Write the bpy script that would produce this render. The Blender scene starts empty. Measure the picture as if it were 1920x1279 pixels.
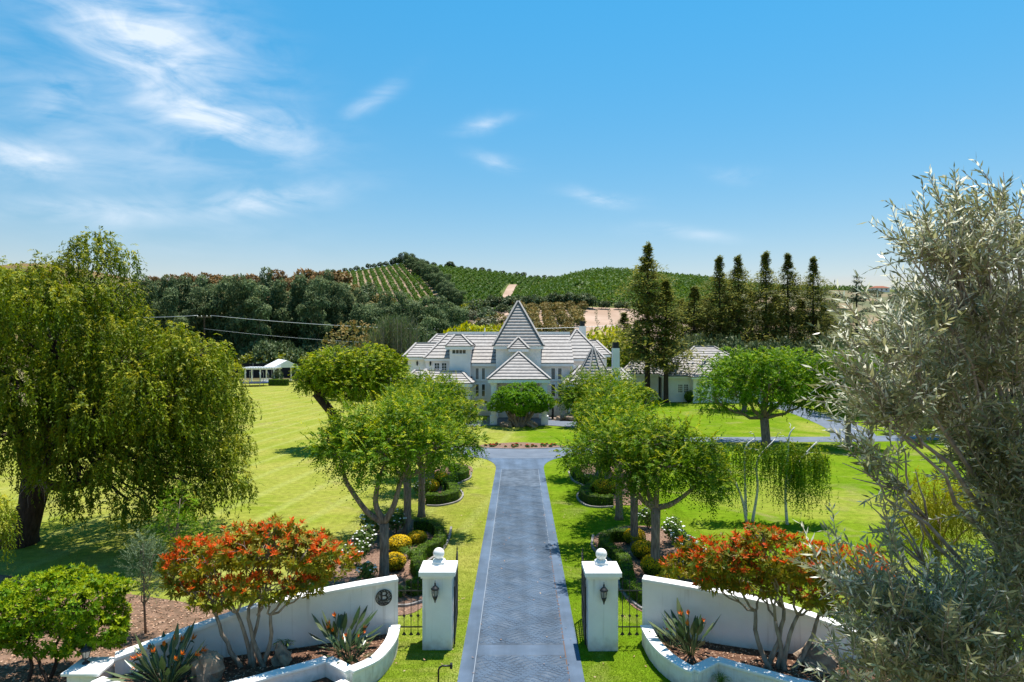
import bpy, math, random
import numpy as np
from mathutils import Vector, Matrix, Euler

SC = bpy.context.scene
C = SC.collection
R = math.radians
rnd = random.Random(7)

# ------------------------------------------------------------------ camera
cam_d = bpy.data.cameras.new('camera')
cam_d.sensor_width = 36.0
cam_d.lens = 24.0
cam_d.clip_start = 0.1
cam_d.clip_end = 6000
cam = bpy.data.objects.new('camera', cam_d)
C.objects.link(cam)
CAMH = 10.0
cam.location = (0, 0, CAMH)
cam.rotation_euler = (R(90), 0, 0)
SC.camera = cam

# ------------------------------------------------------------------ sky, sun, exposure
SUN = Vector((0.36, 0.62, 2.7)).normalized()           # direction towards the sun
SUN_EL = math.asin(SUN.z)
SUN_AZ = math.atan2(SUN.x, SUN.y)
world = bpy.data.worlds.new('World')
SC.world = world
world.use_nodes = True
WT = world.node_tree
WT.nodes.clear()


def wn(t, **k):
    n = WT.nodes.new(t)
    for a, b in k.items():
        setattr(n, a, b)
    return n


def wm(op, a, b=None, c=None, clamp=False):
    n = wn('ShaderNodeMath', operation=op, use_clamp=clamp)
    for i, x in enumerate((a, b, c)):
        if x is None:
            continue
        if isinstance(x, (int, float)):
            n.inputs[i].default_value = x
        else:
            WT.links.new(x, n.inputs[i])
    return n.outputs[0]


sky = wn('ShaderNodeTexSky', sky_type='NISHITA', sun_disc=False)
sky.sun_elevation = SUN_EL
sky.sun_rotation = SUN_AZ
sky.altitude = 200
sky.air_density = 1.3
sky.dust_density = 0.1
sky.ozone_density = 4.0
hs = wn('ShaderNodeHueSaturation')
hs.inputs['Hue'].default_value = 0.482
hs.inputs['Saturation'].default_value = 1.36
hs.inputs['Value'].default_value = 1.0
WT.links.new(sky.outputs[0], hs.inputs['Color'])
tc = wn('ShaderNodeTexCoord')
sx = wn('ShaderNodeSeparateXYZ')
WT.links.new(tc.outputs['Generated'], sx.inputs[0])
az = wm('ARCTAN2', sx.outputs[0], sx.outputs[1])
el = wm('ARCSINE', sx.outputs[2])
# cirrus: streaky noise in azimuth / elevation, gathered in a few wisps
cmb = wn('ShaderNodeCombineXYZ')
WT.links.new(az, cmb.inputs[0])
WT.links.new(el, cmb.inputs[1])
mp = wn('ShaderNodeMapping')
mp.inputs['Rotation'].default_value = (0, 0, R(14))
mp.inputs['Scale'].default_value = (5.0, 15.0, 1)
WT.links.new(cmb.outputs[0], mp.inputs[0])
n1 = wn('ShaderNodeTexNoise')
n1.inputs['Scale'].default_value = 1.3
n1.inputs['Detail'].default_value = 9
n1.inputs['Roughness'].default_value = 0.62
n1.inputs['Distortion'].default_value = 0.9
WT.links.new(mp.outputs[0], n1.inputs['Vector'])
n2 = wn('ShaderNodeTexNoise')
n2.inputs['Scale'].default_value = 4.5
n2.inputs['Detail'].default_value = 6
n2.inputs['Distortion'].default_value = 1.5
mp2 = wn('ShaderNodeMapping')
mp2.inputs['Rotation'].default_value = (0, 0, R(-28))
mp2.inputs['Scale'].default_value = (1.5, 4.5, 1)
WT.links.new(cmb.outputs[0], mp2.inputs[0])
WT.links.new(mp2.outputs[0], n2.inputs['Vector'])
nn = wm('ADD', wm('MULTIPLY', n1.outputs[0], 0.55), wm('MULTIPLY', n2.outputs[0], 0.45))
# warp the wisp outlines so that they are not ellipses
warp = wn('ShaderNodeTexNoise')
warp.inputs['Scale'].default_value = 6.0
warp.inputs['Detail'].default_value = 4
WT.links.new(cmb.outputs[0], warp.inputs['Vector'])
wsx = wn('ShaderNodeSeparateXYZ')
WT.links.new(warp.outputs[1], wsx.inputs[0])
azw = wm('ADD', az, wm('MULTIPLY', wm('SUBTRACT', wsx.outputs[0], 0.5), 0.09))
elw = wm('ADD', el, wm('MULTIPLY', wm('SUBTRACT', wsx.outputs[1], 0.5), 0.055))
WISPS = [  # azimuth, elevation, half-lengths and tilt (degrees), weight
    (-28.0, 21.6, 8.5, 4.2, -28, 1.0), (-23.0, 16.6, 6.4, 2.2, -10, 1.2), (-32.0, 25.5, 7.0, 3.6, -35, 0.75),
    (-20.5, 10.7, 6.5, 1.1, 12, 0.75), (-36.0, 12.5, 4.5, 1.5, 4, 0.75), (-34.0, 16.8, 3.2, 1.6, 30, 0.6),
    (-11.6, 19.2, 2.9, 0.7, 34, 0.42), (-2.4, 17.6, 2.4, 0.5, 10, 0.5), (-1.4, 14.9, 2.2, 0.6, -12, 0.58),
    (7.2, 11.6, 2.6, 0.55, -14, 0.55), (18.3, 13.2, 2.4, 0.6, -8, 0.3), (-30.0, 9.6, 8.0, 1.2, 3, 0.5),
    (14, 8.6, 4.0, 0.5, -5, 0.35), (-30.0, 15.0, 12.0, 6.5, -14, 0.30), (95, 24, 16, 5, 15, 0.7), (170, 30, 18, 6, -20, 0.7), (-115, 26, 15, 5, 10, 0.7)]
dens = None
for (a0, e0, la, lb, tl, w) in WISPS:
    ca, sa = math.cos(R(tl)), math.sin(R(tl))
    da = wm('SUBTRACT', azw, R(a0))
    de = wm('SUBTRACT', elw, R(e0))
    u = wm('ADD', wm('MULTIPLY', da, ca / R(la)), wm('MULTIPLY', de, sa / R(la)))
    v = wm('ADD', wm('MULTIPLY', da, -sa / R(lb)), wm('MULTIPLY', de, ca / R(lb)))
    r2 = wm('ADD', wm('MULTIPLY', u, u), wm('MULTIPLY', v, v))
    g = wm('MULTIPLY', wm('EXPONENT', wm('MULTIPLY', r2, -1.1)), w)
    dens = g if dens is None else wm('MAXIMUM', dens, g)
mask = wm('ADD', dens, 0.0)
cl = wm('MULTIPLY', mask, wm('MULTIPLY_ADD', nn, 5.2, -2.0, clamp=False), clamp=True)
cl = wm('MULTIPLY', cl, 0.82)
mixc = wn('ShaderNodeMixRGB', blend_type='MIX')
WT.links.new(cl, mixc.inputs[0])
# the air near the horizon is clear: damp the model's white rim, evenly all round
rim = wn('ShaderNodeMapRange', interpolation_type='SMOOTHSTEP')
rim.inputs['From Min'].default_value = R(-2); rim.inputs['From Max'].default_value = R(34)
WT.links.new(el, rim.inputs['Value'])
rmx = wn('ShaderNodeMixRGB', blend_type='MIX')
WT.links.new(rim.outputs[0], rmx.inputs[0])
rmx.inputs[1].default_value = (0.88, 0.665, 0.70, 1); rmx.inputs[2].default_value = (1.0, 1.0, 1.0, 1)
rmu = wn('ShaderNodeMixRGB', blend_type='MULTIPLY')
rmu.inputs[0].default_value = 1
WT.links.new(hs.outputs[0], rmu.inputs[1]); WT.links.new(rmx.outputs[0], rmu.inputs[2])
WT.links.new(rmu.outputs[0], mixc.inputs[1])
mixc.inputs[2].default_value = (5.9, 6.4, 7.0, 1)
bg = wn('ShaderNodeBackground')
bg.inputs['Strength'].default_value = 0.101
WT.links.new(mixc.outputs[0], bg.inputs['Color'])
wo = wn('ShaderNodeOutputWorld')
WT.links.new(bg.outputs[0], wo.inputs['Surface'])

sun_d = bpy.data.lights.new('sun', 'SUN')
sun_d.energy = 5.0
sun_d.angle = R(0.53)
sun_d.color = (1.0, 0.955, 0.88)
sun = bpy.data.objects.new('sun', sun_d)
C.objects.link(sun)
sun.rotation_euler = (-SUN).to_track_quat('-Z', 'Y').to_euler()
sun.location = (30, 60, 200)

SC.view_settings.view_transform = 'Standard'
SC.view_settings.look = 'None'
SC.view_settings.gamma = 1
SC.view_settings.exposure = 0.66
SC.view_settings.use_curve_mapping = False
SC.render.engine = 'CYCLES'
SC.cycles.max_bounces = 7
SC.cycles.diffuse_bounces = 4
SC.cycles.glossy_bounces = 2
SC.cycles.transmission_bounces = 4
SC.cycles.transparent_max_bounces = 8
SC.cycles.caustics_reflective = False
SC.cycles.caustics_refractive = False
SC.cycles.sample_clamp_indirect = 8
SC.cycles.use_denoising = True

# ------------------------------------------------------------------ measuring the photograph: focal length 1280 px, horizon at row 638
F = 1280.0


def G(px, py, z=0.0):
    """point of the level z that is seen at (px, py): returns x, y"""
    d = (CAMH - z) * F / (py - 638.0)
    return ((px - 960.0) / F * d, d)


def X(px, d):
    return (px - 960.0) / F * d


def Z(py, d):
    return CAMH - (py - 638.0) / F * d


# ------------------------------------------------------------------ materials
def nodes(m):
    m.use_nodes = True
    t = m.node_tree
    return t, t.nodes['Principled BSDF']


def mat(name, col, rough=0.8, col2=None, scale=3.0, bump=0.0, bscale=40.0, spec=0.3, metal=0.0, stretch=(1, 1, 1), detail=5, lo=0.35, hi=0.65):
    m = bpy.data.materials.new(name)
    t, p = nodes(m)
    p.inputs['Roughness'].default_value = rough
    p.inputs['Metallic'].default_value = metal
    p.inputs['Specular IOR Level'].default_value = spec
    p.inputs['Base Color'].default_value = (*col, 1)
    tcn = t.nodes.new('ShaderNodeTexCoord')
    mpn = t.nodes.new('ShaderNodeMapping')
    mpn.inputs['Scale'].default_value = stretch
    t.links.new(tcn.outputs['Object'], mpn.inputs[0])
    if col2:
        n = t.nodes.new('ShaderNodeTexNoise')
        n.inputs['Scale'].default_value = scale
        n.inputs['Detail'].default_value = detail
        t.links.new(mpn.outputs[0], n.inputs['Vector'])
        r = t.nodes.new('ShaderNodeMapRange')
        r.inputs['From Min'].default_value = lo
        r.inputs['From Max'].default_value = hi
        t.links.new(n.outputs[0], r.inputs['Value'])
        mx = t.nodes.new('ShaderNodeMixRGB')
        mx.inputs[1].default_value = (*col, 1)
        mx.inputs[2].default_value = (*col2, 1)
        t.links.new(r.outputs[0], mx.inputs[0])
        t.links.new(mx.outputs[0], p.inputs['Base Color'])
    if bump:
        n = t.nodes.new('ShaderNodeTexNoise')
        n.inputs['Scale'].default_value = bscale
        n.inputs['Detail'].default_value = 6
        t.links.new(mpn.outputs[0], n.inputs['Vector'])
        b = t.nodes.new('ShaderNodeBump')
        b.inputs['Strength'].default_value = bump
        b.inputs['Distance'].default_value = 0.05
        t.links.new(n.outputs[0], b.inputs['Height'])
        t.links.new(b.outputs[0], p.inputs['Normal'])
    return m


def leaf_mat(name, a, b, tip, tr=0.3, rough=0.5, spec=0.25, back=None, var=0.12, trcol=1.3, clump=0.5):
    """a..b: spread of leaf colours from leaf to leaf; tip: colour of young growth; back: colour of the underside"""
    m = bpy.data.materials.new(name)
    t, p = nodes(m)
    at = t.nodes.new('ShaderNodeAttribute'); at.attribute_name = 'rnd'
    tp = t.nodes.new('ShaderNodeAttribute'); tp.attribute_name = 'tip'
    tcn = t.nodes.new('ShaderNodeTexCoord')
    nz = t.nodes.new('ShaderNodeTexNoise')
    nz.inputs['Scale'].default_value = clump
    nz.inputs['Detail'].default_value = 2
    t.links.new(tcn.outputs['Object'], nz.inputs['Vector'])
    ad = t.nodes.new('ShaderNodeMath'); ad.operation = 'MULTIPLY_ADD'; ad.use_clamp = True
    ad.inputs[1].default_value = 2.4
    t.links.new(nz.outputs[0], ad.inputs[0])
    sub = t.nodes.new('ShaderNodeMath'); sub.operation = 'SUBTRACT'; sub.inputs[1].default_value = 1.2
    t.links.new(at.outputs['Fac'], sub.inputs[0])
    t.links.new(sub.outputs[0], ad.inputs[2])
    m1 = t.nodes.new('ShaderNodeMixRGB')
    m1.inputs[1].default_value = (*a, 1); m1.inputs[2].default_value = (*b, 1)
    t.links.new(ad.outputs[0], m1.inputs[0])
    m2 = t.nodes.new('ShaderNodeMixRGB')
    m2.inputs[2].default_value = (*tip, 1)
    t.links.new(tp.outputs['Fac'], m2.inputs[0])
    t.links.new(m1.outputs[0], m2.inputs[1])
    oi = t.nodes.new('ShaderNodeObjectInfo')
    mr = t.nodes.new('ShaderNodeMapRange')
    mr.inputs['To Min'].default_value = 1 - var; mr.inputs['To Max'].default_value = 1 + var
    t.links.new(oi.outputs['Random'], mr.inputs['Value'])
    hv = t.nodes.new('ShaderNodeHueSaturation')
    t.links.new(mr.outputs[0], hv.inputs['Value'])
    t.links.new(m2.outputs[0], hv.inputs['Color'])
    col = hv.outputs[0]
    if back:
        gm = t.nodes.new('ShaderNodeNewGeometry')
        m3 = t.nodes.new('ShaderNodeMixRGB')
        m3.inputs[2].default_value = (*back, 1)
        t.links.new(gm.outputs['Backfacing'], m3.inputs[0])
        t.links.new(col, m3.inputs[1])
        col = m3.outputs[0]
    t.links.new(col, p.inputs['Base Color'])
    p.inputs['Roughness'].default_value = rough
    p.inputs['Specular IOR Level'].default_value = spec
    if tr > 0:
        ts = t.nodes.new('ShaderNodeBsdfTranslucent')
        h2 = t.nodes.new('ShaderNodeHueSaturation')
        h2.inputs['Value'].default_value = trcol
        h2.inputs['Saturation'].default_value = 1.05
        h2.inputs['Hue'].default_value = 0.492
        t.links.new(col, h2.inputs['Color'])
        t.links.new(h2.outputs[0], ts.inputs['Color'])
        ms = t.nodes.new('ShaderNodeMixShader')
        ms.inputs[0].default_value = tr
        t.links.new(p.outputs[0], ms.inputs[1])
        t.links.new(ts.outputs[0], ms.inputs[2])
        t.links.new(ms.outputs[0], t.nodes['Material Output'].inputs['Surface'])
    return m


# ------------------------------------------------------------------ mesh helpers
def origin(o):
    v = Vector((0, 0, 0))
    while o is not None:
        v += o.location
        o = o.parent
    return v


class MB:
    """collects shapes (world coordinates) and links them as ONE mesh object"""

    def __init__(s):
        s.v = []; s.f = []; s.m = []

    def add(s, vs, fs, mi=0):
        n = len(s.v)
        s.v += [tuple(p) for p in vs]
        s.f += [tuple(i + n for i in f) for f in fs]
        s.m += [mi] * len(fs)
        return s

    def box(s, x0, x1, y0, y1, z0, z1, mi=0):
        return s.add([(x0, y0, z0), (x1, y0, z0), (x1, y1, z0), (x0, y1, z0), (x0, y0, z1), (x1, y0, z1), (x1, y1, z1), (x0, y1, z1)],
                     [(0, 3, 2, 1), (4, 5, 6, 7), (0, 1, 5, 4), (1, 2, 6, 5), (2, 3, 7, 6), (3, 0, 4, 7)], mi)

    def beam(s, p, q, w, h, mi=0, up=(0, 0, 1), dz=0.0):
        p = Vector(p); q = Vector(q)
        d = (q - p).normalized()
        r = d.cross(Vector(up))
        if r.length < 1e-4:
            r = d.cross(Vector((0, 1, 0)))
        r.normalize()
        u = r.cross(d)
        r *= w / 2
        off = u * dz
        u *= h / 2
        vs = [p - r - u + off, p + r - u + off, p + r + u + off, p - r + u + off, q - r - u + off, q + r - u + off, q + r + u + off, q - r + u + off]
        return s.add(vs, [(0, 1, 2, 3), (7, 6, 5, 4), (4, 5, 1, 0), (5, 6, 2, 1), (6, 7, 3, 2), (7, 4, 0, 3)], mi)

    def tube(s, pts, rs, n=8, mi=0, wob=0.0):
        pts = [Vector(p) for p in pts]
        if isinstance(rs, (int, float)):
            rs = [rs] * len(pts)
        vs = []
        ref = Vector((0.31, 0.95, 0.12))
        for i, p in enumerate(pts):
            t = (pts[min(i + 1, len(pts) - 1)] - pts[max(i - 1, 0)])
            if t.length < 1e-6:
                t = Vector((0, 0, 1))
            t.normalize()
            a = t.cross(ref)
            if a.length < 0.15:
                a = t.cross(Vector((1, 0, 0)))
            a.normalize()
            b = t.cross(a)
            for k in range(n):
                an = 2 * math.pi * k / n
                rr = rs[i] * (1 + (wob * math.sin(3 * an + i * 1.3) if wob else 0))
                vs.append(p + a * (rr * math.cos(an)) + b * (rr * math.sin(an)))
        fs = []
        for i in range(len(pts) - 1):
            for k in range(n):
                fs.append((i * n + k, i * n + (k + 1) % n, (i + 1) * n + (k + 1) % n, (i + 1) * n + k))
        fs.append(tuple(range(n - 1, -1, -1)))
        fs.append(tuple((len(pts) - 1) * n + k for k in range(n)))
        return s.add(vs, fs, mi)

    def lathe(s, c, prof, n=16, mi=0):
        vs = []
        for (r, z) in prof:
            for k in range(n):
                a = 2 * math.pi * k / n
                vs.append((c[0] + r * math.cos(a), c[1] + r * math.sin(a), c[2] + z))
        fs = []
        for i in range(len(prof) - 1):
            for k in range(n):
                fs.append((i * n + k, i * n + (k + 1) % n, (i + 1) * n + (k + 1) % n, (i + 1) * n + k))
        fs.append(tuple(range(n - 1, -1, -1)))
        fs.append(tuple((len(prof) - 1) * n + k for k in range(n)))
        return s.add(vs, fs, mi)

    def prism(s, poly, z0, z1, mi=0, mside=None):
        n = len(poly)
        ar = sum(poly[i][0] * poly[(i + 1) % n][1] - poly[(i + 1) % n][0] * poly[i][1] for i in range(n))
        if ar < 0:
            poly = poly[::-1]
        s.add([(p[0], p[1], z1) for p in poly], [tuple(range(n))], mi)
        s.add([(p[0], p[1], z0) for p in poly] + [(p[0], p[1], z1) for p in poly],
              [(i, (i + 1) % n, n + (i + 1) % n, n + i) for i in range(n)], mi if mside is None else mside)
        return s

    def build(s, name, mats, parent=None, smooth=False, bevel=0.0, seg=1):
        if not isinstance(mats, (list, tuple)):
            mats = [mats]
        o0 = origin(parent)
        me = bpy.data.meshes.new(name)
        me.from_pydata([(a - o0.x, b - o0.y, c - o0.z) for a, b, c in s.v], [], s.f)
        for m in mats:
            me.materials.append(m)
        if len(mats) > 1:
            me.polygons.foreach_set('material_index', s.m)
        if smooth:
            me.polygons.foreach_set('use_smooth', [True] * len(me.polygons))
        me.update()
        o = bpy.data.objects.new(name, me)
        C.objects.link(o)
        if parent is not None:
            o.parent = parent
        if bevel:
            b = o.modifiers.new('bevel', 'BEVEL')
            b.width = bevel; b.segments = seg; b.limit_method = 'ANGLE'
        return o


def tag(o, label=None, cat=None, group=None, kind=None):
    if label: o['label'] = label
    if cat: o['category'] = cat
    if group: o['group'] = group
    if kind: o['kind'] = kind
    return o


def thing(name, label, cat, loc, group=None):
    o = bpy.data.objects.new(name, None)
    o.empty_display_size = 0.2
    C.objects.link(o)
    o.location = loc
    return tag(o, label, cat, group)


def dup(root, loc, rz=0.0, sc=1.0, label=None, group=None):
    def cp(o, par):
        c = o.copy()
        C.objects.link(c)
        if par is not None:
            c.parent = par
        for ch in o.children:
            cp(ch, c)
        return c
    c = cp(root, None)
    c.location = loc
    c.rotation_euler = (0, 0, rz)
    c.scale = sc if isinstance(sc, (tuple, list)) else (sc, sc, sc)
    if label: c['label'] = label
    if group: c['group'] = group
    return c


def link_mesh(name, me, parent=None):
    o = bpy.data.objects.new(name, me)
    C.objects.link(o)
    if parent is not None:
        o.parent = parent
    return o


def smooth_path(pts, n=8):
    """Catmull-Rom through the points (any dimension)"""
    P = [np.array(p, float) for p in pts]
    P = [2 * P[0] - P[1]] + P + [2 * P[-1] - P[-2]]
    out = []
    for i in range(1, len(P) - 2):
        for k in range(n):
            t = k / n
            out.append(0.5 * ((2 * P[i]) + (-P[i - 1] + P[i + 1]) * t + (2 * P[i - 1] - 5 * P[i] + 4 * P[i + 1] - P[i + 2]) * t * t + (-P[i - 1] + 3 * P[i] - 3 * P[i + 1] + P[i + 2]) * t ** 3))
    out.append(P[-2])
    return [tuple(p) for p in out]


# ------------------------------------------------------------------ foliage: arrays of leaf quads
rng = np.random.default_rng(11)


def nrm(a):
    return a / np.maximum(np.linalg.norm(a, axis=-1, keepdims=True), 1e-9)


def rv(*n):
    return nrm(rng.normal(size=(*n, 3)))


UP = np.array([0, 0, 1.0])


def leaves_mesh(name, parts, mtl):
    """parts: list of (P, D, S, L, W, rnd, tip); one diamond quad per leaf"""
    P, D, S, L, W, rn, tp = [np.concatenate([np.broadcast_to(p[k], (len(p[0]),) + np.shape(p[k])[1:]) if np.ndim(p[k]) else np.full(len(p[0]), p[k]) for p in parts]) for k in range(7)]
    n = len(P)
    V = np.empty((n, 4, 3), np.float32)
    L = L[:, None]; W = W[:, None]
    Nn = np.cross(D, S)
    V[:, 0] = P
    V[:, 1] = P + D * L * 0.45 + S * W + Nn * W * 0.25
    V[:, 2] = P + D * L
    V[:, 3] = P + D * L * 0.45 - S * W + Nn * W * 0.25
    me = bpy.data.meshes.new(name)
    me.vertices.add(4 * n); me.vertices.foreach_set('co', V.ravel())
    me.loops.add(4 * n); me.loops.foreach_set('vertex_index', np.arange(4 * n, dtype=np.int32))
    me.polygons.add(n); me.polygons.foreach_set('loop_start', np.arange(0, 4 * n, 4, dtype=np.int32))
    for an, av in (('rnd', rn), ('tip', tp)):
        at = me.attributes.new(an, 'FLOAT', 'POINT')
        at.data.foreach_set('value', np.repeat(av.astype(np.float32), 4))
    me.materials.append(mtl)
    me.update(calc_edges=True)
    return me


def shell(blobs, n, inner=0.55, zmin=None):
    """points near the surface of a union of ellipsoids, with outward directions"""
    B = np.array(blobs, float)
    if B.shape[1] == 4:
        B = np.concatenate([B, B[:, 3:4], B[:, 3:4]], 1)
    w = B[:, 3] * B[:, 4] + B[:, 3] * B[:, 5] + B[:, 4] * B[:, 5]
    idx = rng.choice(len(B), n, p=w / w.sum())
    u = rv(n)
    r = inner + (1 - inner) * rng.random(n) ** 0.6
    P = B[idx, :3] + u * B[idx, 3:6] * r[:, None]
    O = nrm(u / B[idx, 3:6])
    keep = np.ones(n, bool)
    for j in range(len(B)):
        q = np.linalg.norm((P - B[j, :3]) / B[j, 3:6], axis=1)
        keep &= ~((q < inner * 0.9) & (idx != j))
    if zmin is not None:
        keep &= P[:, 2] > zmin
    return P[keep], O[keep]


def spray(P, O, Ls=0.6, m=14, lf=0.11, wf=0.02, droop=0.35, a=0.8, b=0.5, lift=0.15, tipw=0.6, fwd=0.6, flat=0.6):
    """feathery twigs with alternate leaflets"""
    n = len(P)
    D0 = nrm(O * a + rv(n) * b + UP * lift)
    Lr = Ls * rng.uniform(0.6, 1.3, n)
    s = np.linspace(0.12, 1, m)
    pos = P[:, None] + D0[:, None] * (Lr[:, None] * s)[..., None] - UP * (droop * Lr[:, None] * s ** 2)[..., None]
    T = nrm(D0[:, None] - UP * (2 * droop * s)[None, :, None])
    side = nrm(np.cross(T, UP + 0.35 * rv(n)[:, None]))
    sg = np.where(np.arange(m) % 2 == 0, 1.0, -1.0)[None, :, None]
    d = nrm(T * fwd + side * sg * 0.8 + rv(n, m) * 0.25)
    S = nrm(np.cross(d, UP * 0.45 + O[:, None] * 0.85 + flat * rv(n, m)))
    L = lf * rng.uniform(0.7, 1.2, (n, m)) * (1.15 - 0.45 * s)
    young = rng.random(n) ** 1.5
    tip = np.clip((s[None] ** 1.5) * young[:, None] * tipw * 1.6 * np.clip(0.55 + O[:, 2:3], 0, 1), 0, 1)
    r = np.repeat(rng.random(n)[:, None], m, 1) * 0.6 + rng.random((n, m)) * 0.4
    f = lambda x: x.reshape(-1, 3)
    return (f(pos), f(d), f(S), L.ravel(), (L * wf / lf).ravel(), r.ravel(), tip.ravel())


def weep(P, O, Ls=1.4, m=22, lf=0.15, wf=0.02, outw=0.3, tipw=0.5, sway=0.08, spread=0.7):
    """hanging strands with leaves"""
    n = len(P)
    Oh = O * np.array([1, 1, 0.25]) + rv(n) * 0.35
    Lr = Ls * rng.uniform(0.35, 1.3, n)
    s = np.linspace(0.02, 1, m)
    horiz = (1 - np.exp(-3 * s)) * outw
    pos = P[:, None] + Oh[:, None] * (Lr[:, None] * horiz)[..., None] - UP * (Lr[:, None] * (s ** 1.25))[..., None] + UP * (0.18 * np.sin(np.minimum(s * 5, math.pi)))[None, :, None] * Lr[:, None, None] * 0.5
    pos = pos + rng.normal(size=(n, 1, 3)) * sway * s[None, :, None] * Lr[:, None, None]
    d = nrm(rv(n, m) * spread - UP * 0.75 + Oh[:, None] * 0.25)
    S = nrm(np.cross(d, UP * 0.3 + O[:, None] * 0.9 + 0.6 * rv(n, m)))
    L = lf * rng.uniform(0.6, 1.25, (n, m))
    young = rng.random(n) ** 1.3
    tip = np.clip((1 - s)[None] ** 0.7 * young[:, None] * tipw * 1.5 * np.clip(0.35 + O[:, 2:3], 0, 1), 0, 1)
    r = np.repeat(rng.random(n)[:, None], m, 1) * 0.6 + rng.random((n, m)) * 0.4
    f = lambda x: x.reshape(-1, 3)
    return (f(pos), f(d), f(S), L.ravel(), (L * wf / lf).ravel(), r.ravel(), tip.ravel())


def rosette(P, O, m=8, lf=0.14, wf=0.025, tipfrac=0.4, upw=0.5):
    """whorls of leaves at branch ends; young whorls have the tip colour"""
    n = len(P)
    D0 = nrm(O + rv(n) * 0.45 + UP * upw)
    e1 = nrm(np.cross(D0, rv(n)))
    e2 = np.cross(D0, e1)
    ang = (2 * math.pi * np.arange(m) / m)[None] + rng.uniform(0, 6.28, (n, 1)) + rng.normal(size=(n, m)) * 0.3
    young = (rng.random(n) < tipfrac * np.clip(0.55 + O[:, 2], 0, 1.3)).astype(float)
    elv = rng.uniform(-0.15, 0.85, (n, m)) + young[:, None] * 0.35
    d = nrm(D0[:, None] * np.sin(elv)[..., None] + (e1[:, None] * np.cos(ang)[..., None] + e2[:, None] * np.sin(ang)[..., None]) * np.cos(elv)[..., None])
    S = nrm(np.cross(d, D0[:, None] + 0.25 * rv(n, m)))
    pos = np.repeat(P[:, None], m, 1) + D0[:, None] * rng.uniform(-0.03, 0.03, (n, m))[..., None] * (lf / 0.14)
    L = lf * rng.uniform(0.7, 1.2, (n, m)) * (1 - 0.2 * young[:, None])
    tip = young[:, None] * rng.uniform(0.5, 1.0, (n, m)) + (1 - young[:, None]) * rng.uniform(0, 0.18, (n, m))
    r = np.repeat(rng.random(n)[:, None], m, 1) * 0.6 + rng.random((n, m)) * 0.4
    f = lambda x: x.reshape(-1, 3)
    return (f(pos), f(d), f(S), L.ravel(), (L * wf / lf).ravel(), r.ravel(), tip.ravel())


def lump(blobs, k=5, f=0.42, lift=0.25, core=1.0):
    """break smooth lobes up: each carries k smaller lobes on its surface"""
    out = []
    for b in blobs:
        b = list(b) if len(b) >= 6 else list(b) + [b[3], b[3]]
        out.append((*b[:3], b[3] * core, b[4] * core, b[5] * core))
        for _ in range(k):
            u = rv(1)[0]; u[2] = u[2] * 0.8 + lift; u = u / np.linalg.norm(u)
            q = f * rnd.uniform(0.55, 1.35)
            out.append((b[0] + u[0] * b[3] * 0.85, b[1] + u[1] * b[4] * 0.85, b[2] + u[2] * b[5] * 0.85, b[3] * q, b[4] * q, b[5] * q * 1.05))
    return out


def clump(P, O, lf=0.6, wf=0.2, droop=0.2, a=0.6, tipw=0.4):
    n = len(P)
    d = nrm(O * a + rv(n) * 0.8 - UP * droop)
    S = nrm(np.cross(d, UP * 0.8 + O * 0.5 + rv(n) * 0.6))
    L = lf * rng.uniform(0.6, 1.3, n)
    tip = np.clip(rng.random(n) * tipw * (0.4 + O[:, 2]) * 1.5, 0, 1)
    return (P - d * L[:, None] * 0.4, d, S, L, L * wf / lf, rng.random(n), tip)


def bez(p, q, bend=(0, 0, 0), n=6, wob=0.0):
    p = np.array(p, float); q = np.array(q, float); b = np.array(bend, float)
    out = []
    for i in range(n + 1):
        t = i / n
        v = p + (q - p) * t + b * 4 * t * (1 - t)
        if wob and 0 < i < n:
            v = v + rng.normal(size=3) * wob
        out.append(tuple(v))
    return out


def limbs(mb, fork, blobs, r0=0.14, r1=0.03, subs=3, sag=0.0, wob=0.05, mi=0):
    """limbs from the fork into each blob of the crown, and twigs inside it"""
    for b in blobs:
        c = np.array(b[:3], float)
        rad = np.array(b[3:6] if len(b) >= 6 else [b[3]] * 3)
        f = np.array(fork, float)
        path = bez(f, c, (0, 0, -0.12 * np.linalg.norm((c - f)[:2]) + sag), 7, wob)
        mb.tube(path, [r0 + (r1 - r0) * i / 7 for i in range(8)], 7, mi)
        for k in range(subs):
            u = rv(1)[0]; u[2] = abs(u[2]) * 0.6
            st = path[rnd.randint(3, 6)]
            mb.tube(bez(st, c + u * rad * 0.85, (0, 0, 0.1), 4, wob), [r1 * 1.4, r1 * 1.2, r1, r1 * 0.7, r1 * 0.4], 5, mi)

def sweep(mb, path, w, z0, mi=0, dz0=None):
    """vertical strip along a plan path of (x, y, ztop); z0: foot level, or (dz0 given) ztop - dz0"""
    n = len(path)
    L = []; Rr = []
    for i in range(n):
        a = path[max(i - 1, 0)]; b = path[min(i + 1, n - 1)]
        tx, ty = b[0] - a[0], b[1] - a[1]
        l = math.hypot(tx, ty) or 1
        nx, ny = -ty / l * w / 2, tx / l * w / 2
        L.append((path[i][0] + nx, path[i][1] + ny)); Rr.append((path[i][0] - nx, path[i][1] - ny))
    vs = []
    for i in range(n):
        zt = path[i][2]; zb = z0 if dz0 is None else zt - dz0
        vs += [(*L[i], zb), (*Rr[i], zb), (*Rr[i], zt), (*L[i], zt)]
    fs = []
    for i in range(n - 1):
        a = 4 * i; b = a + 4
        fs += [(a + 3, a + 2, b + 2, b + 3), (a + 2, a + 1, b + 1, b + 2), (a + 1, a, b, b + 1), (a, a + 3, b + 3, b)]
    fs += [(0, 1, 2, 3), (4 * n - 1, 4 * n - 2, 4 * n - 3, 4 * n - 4)]
    mb.add(vs, fs, mi)
    return mb


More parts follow.
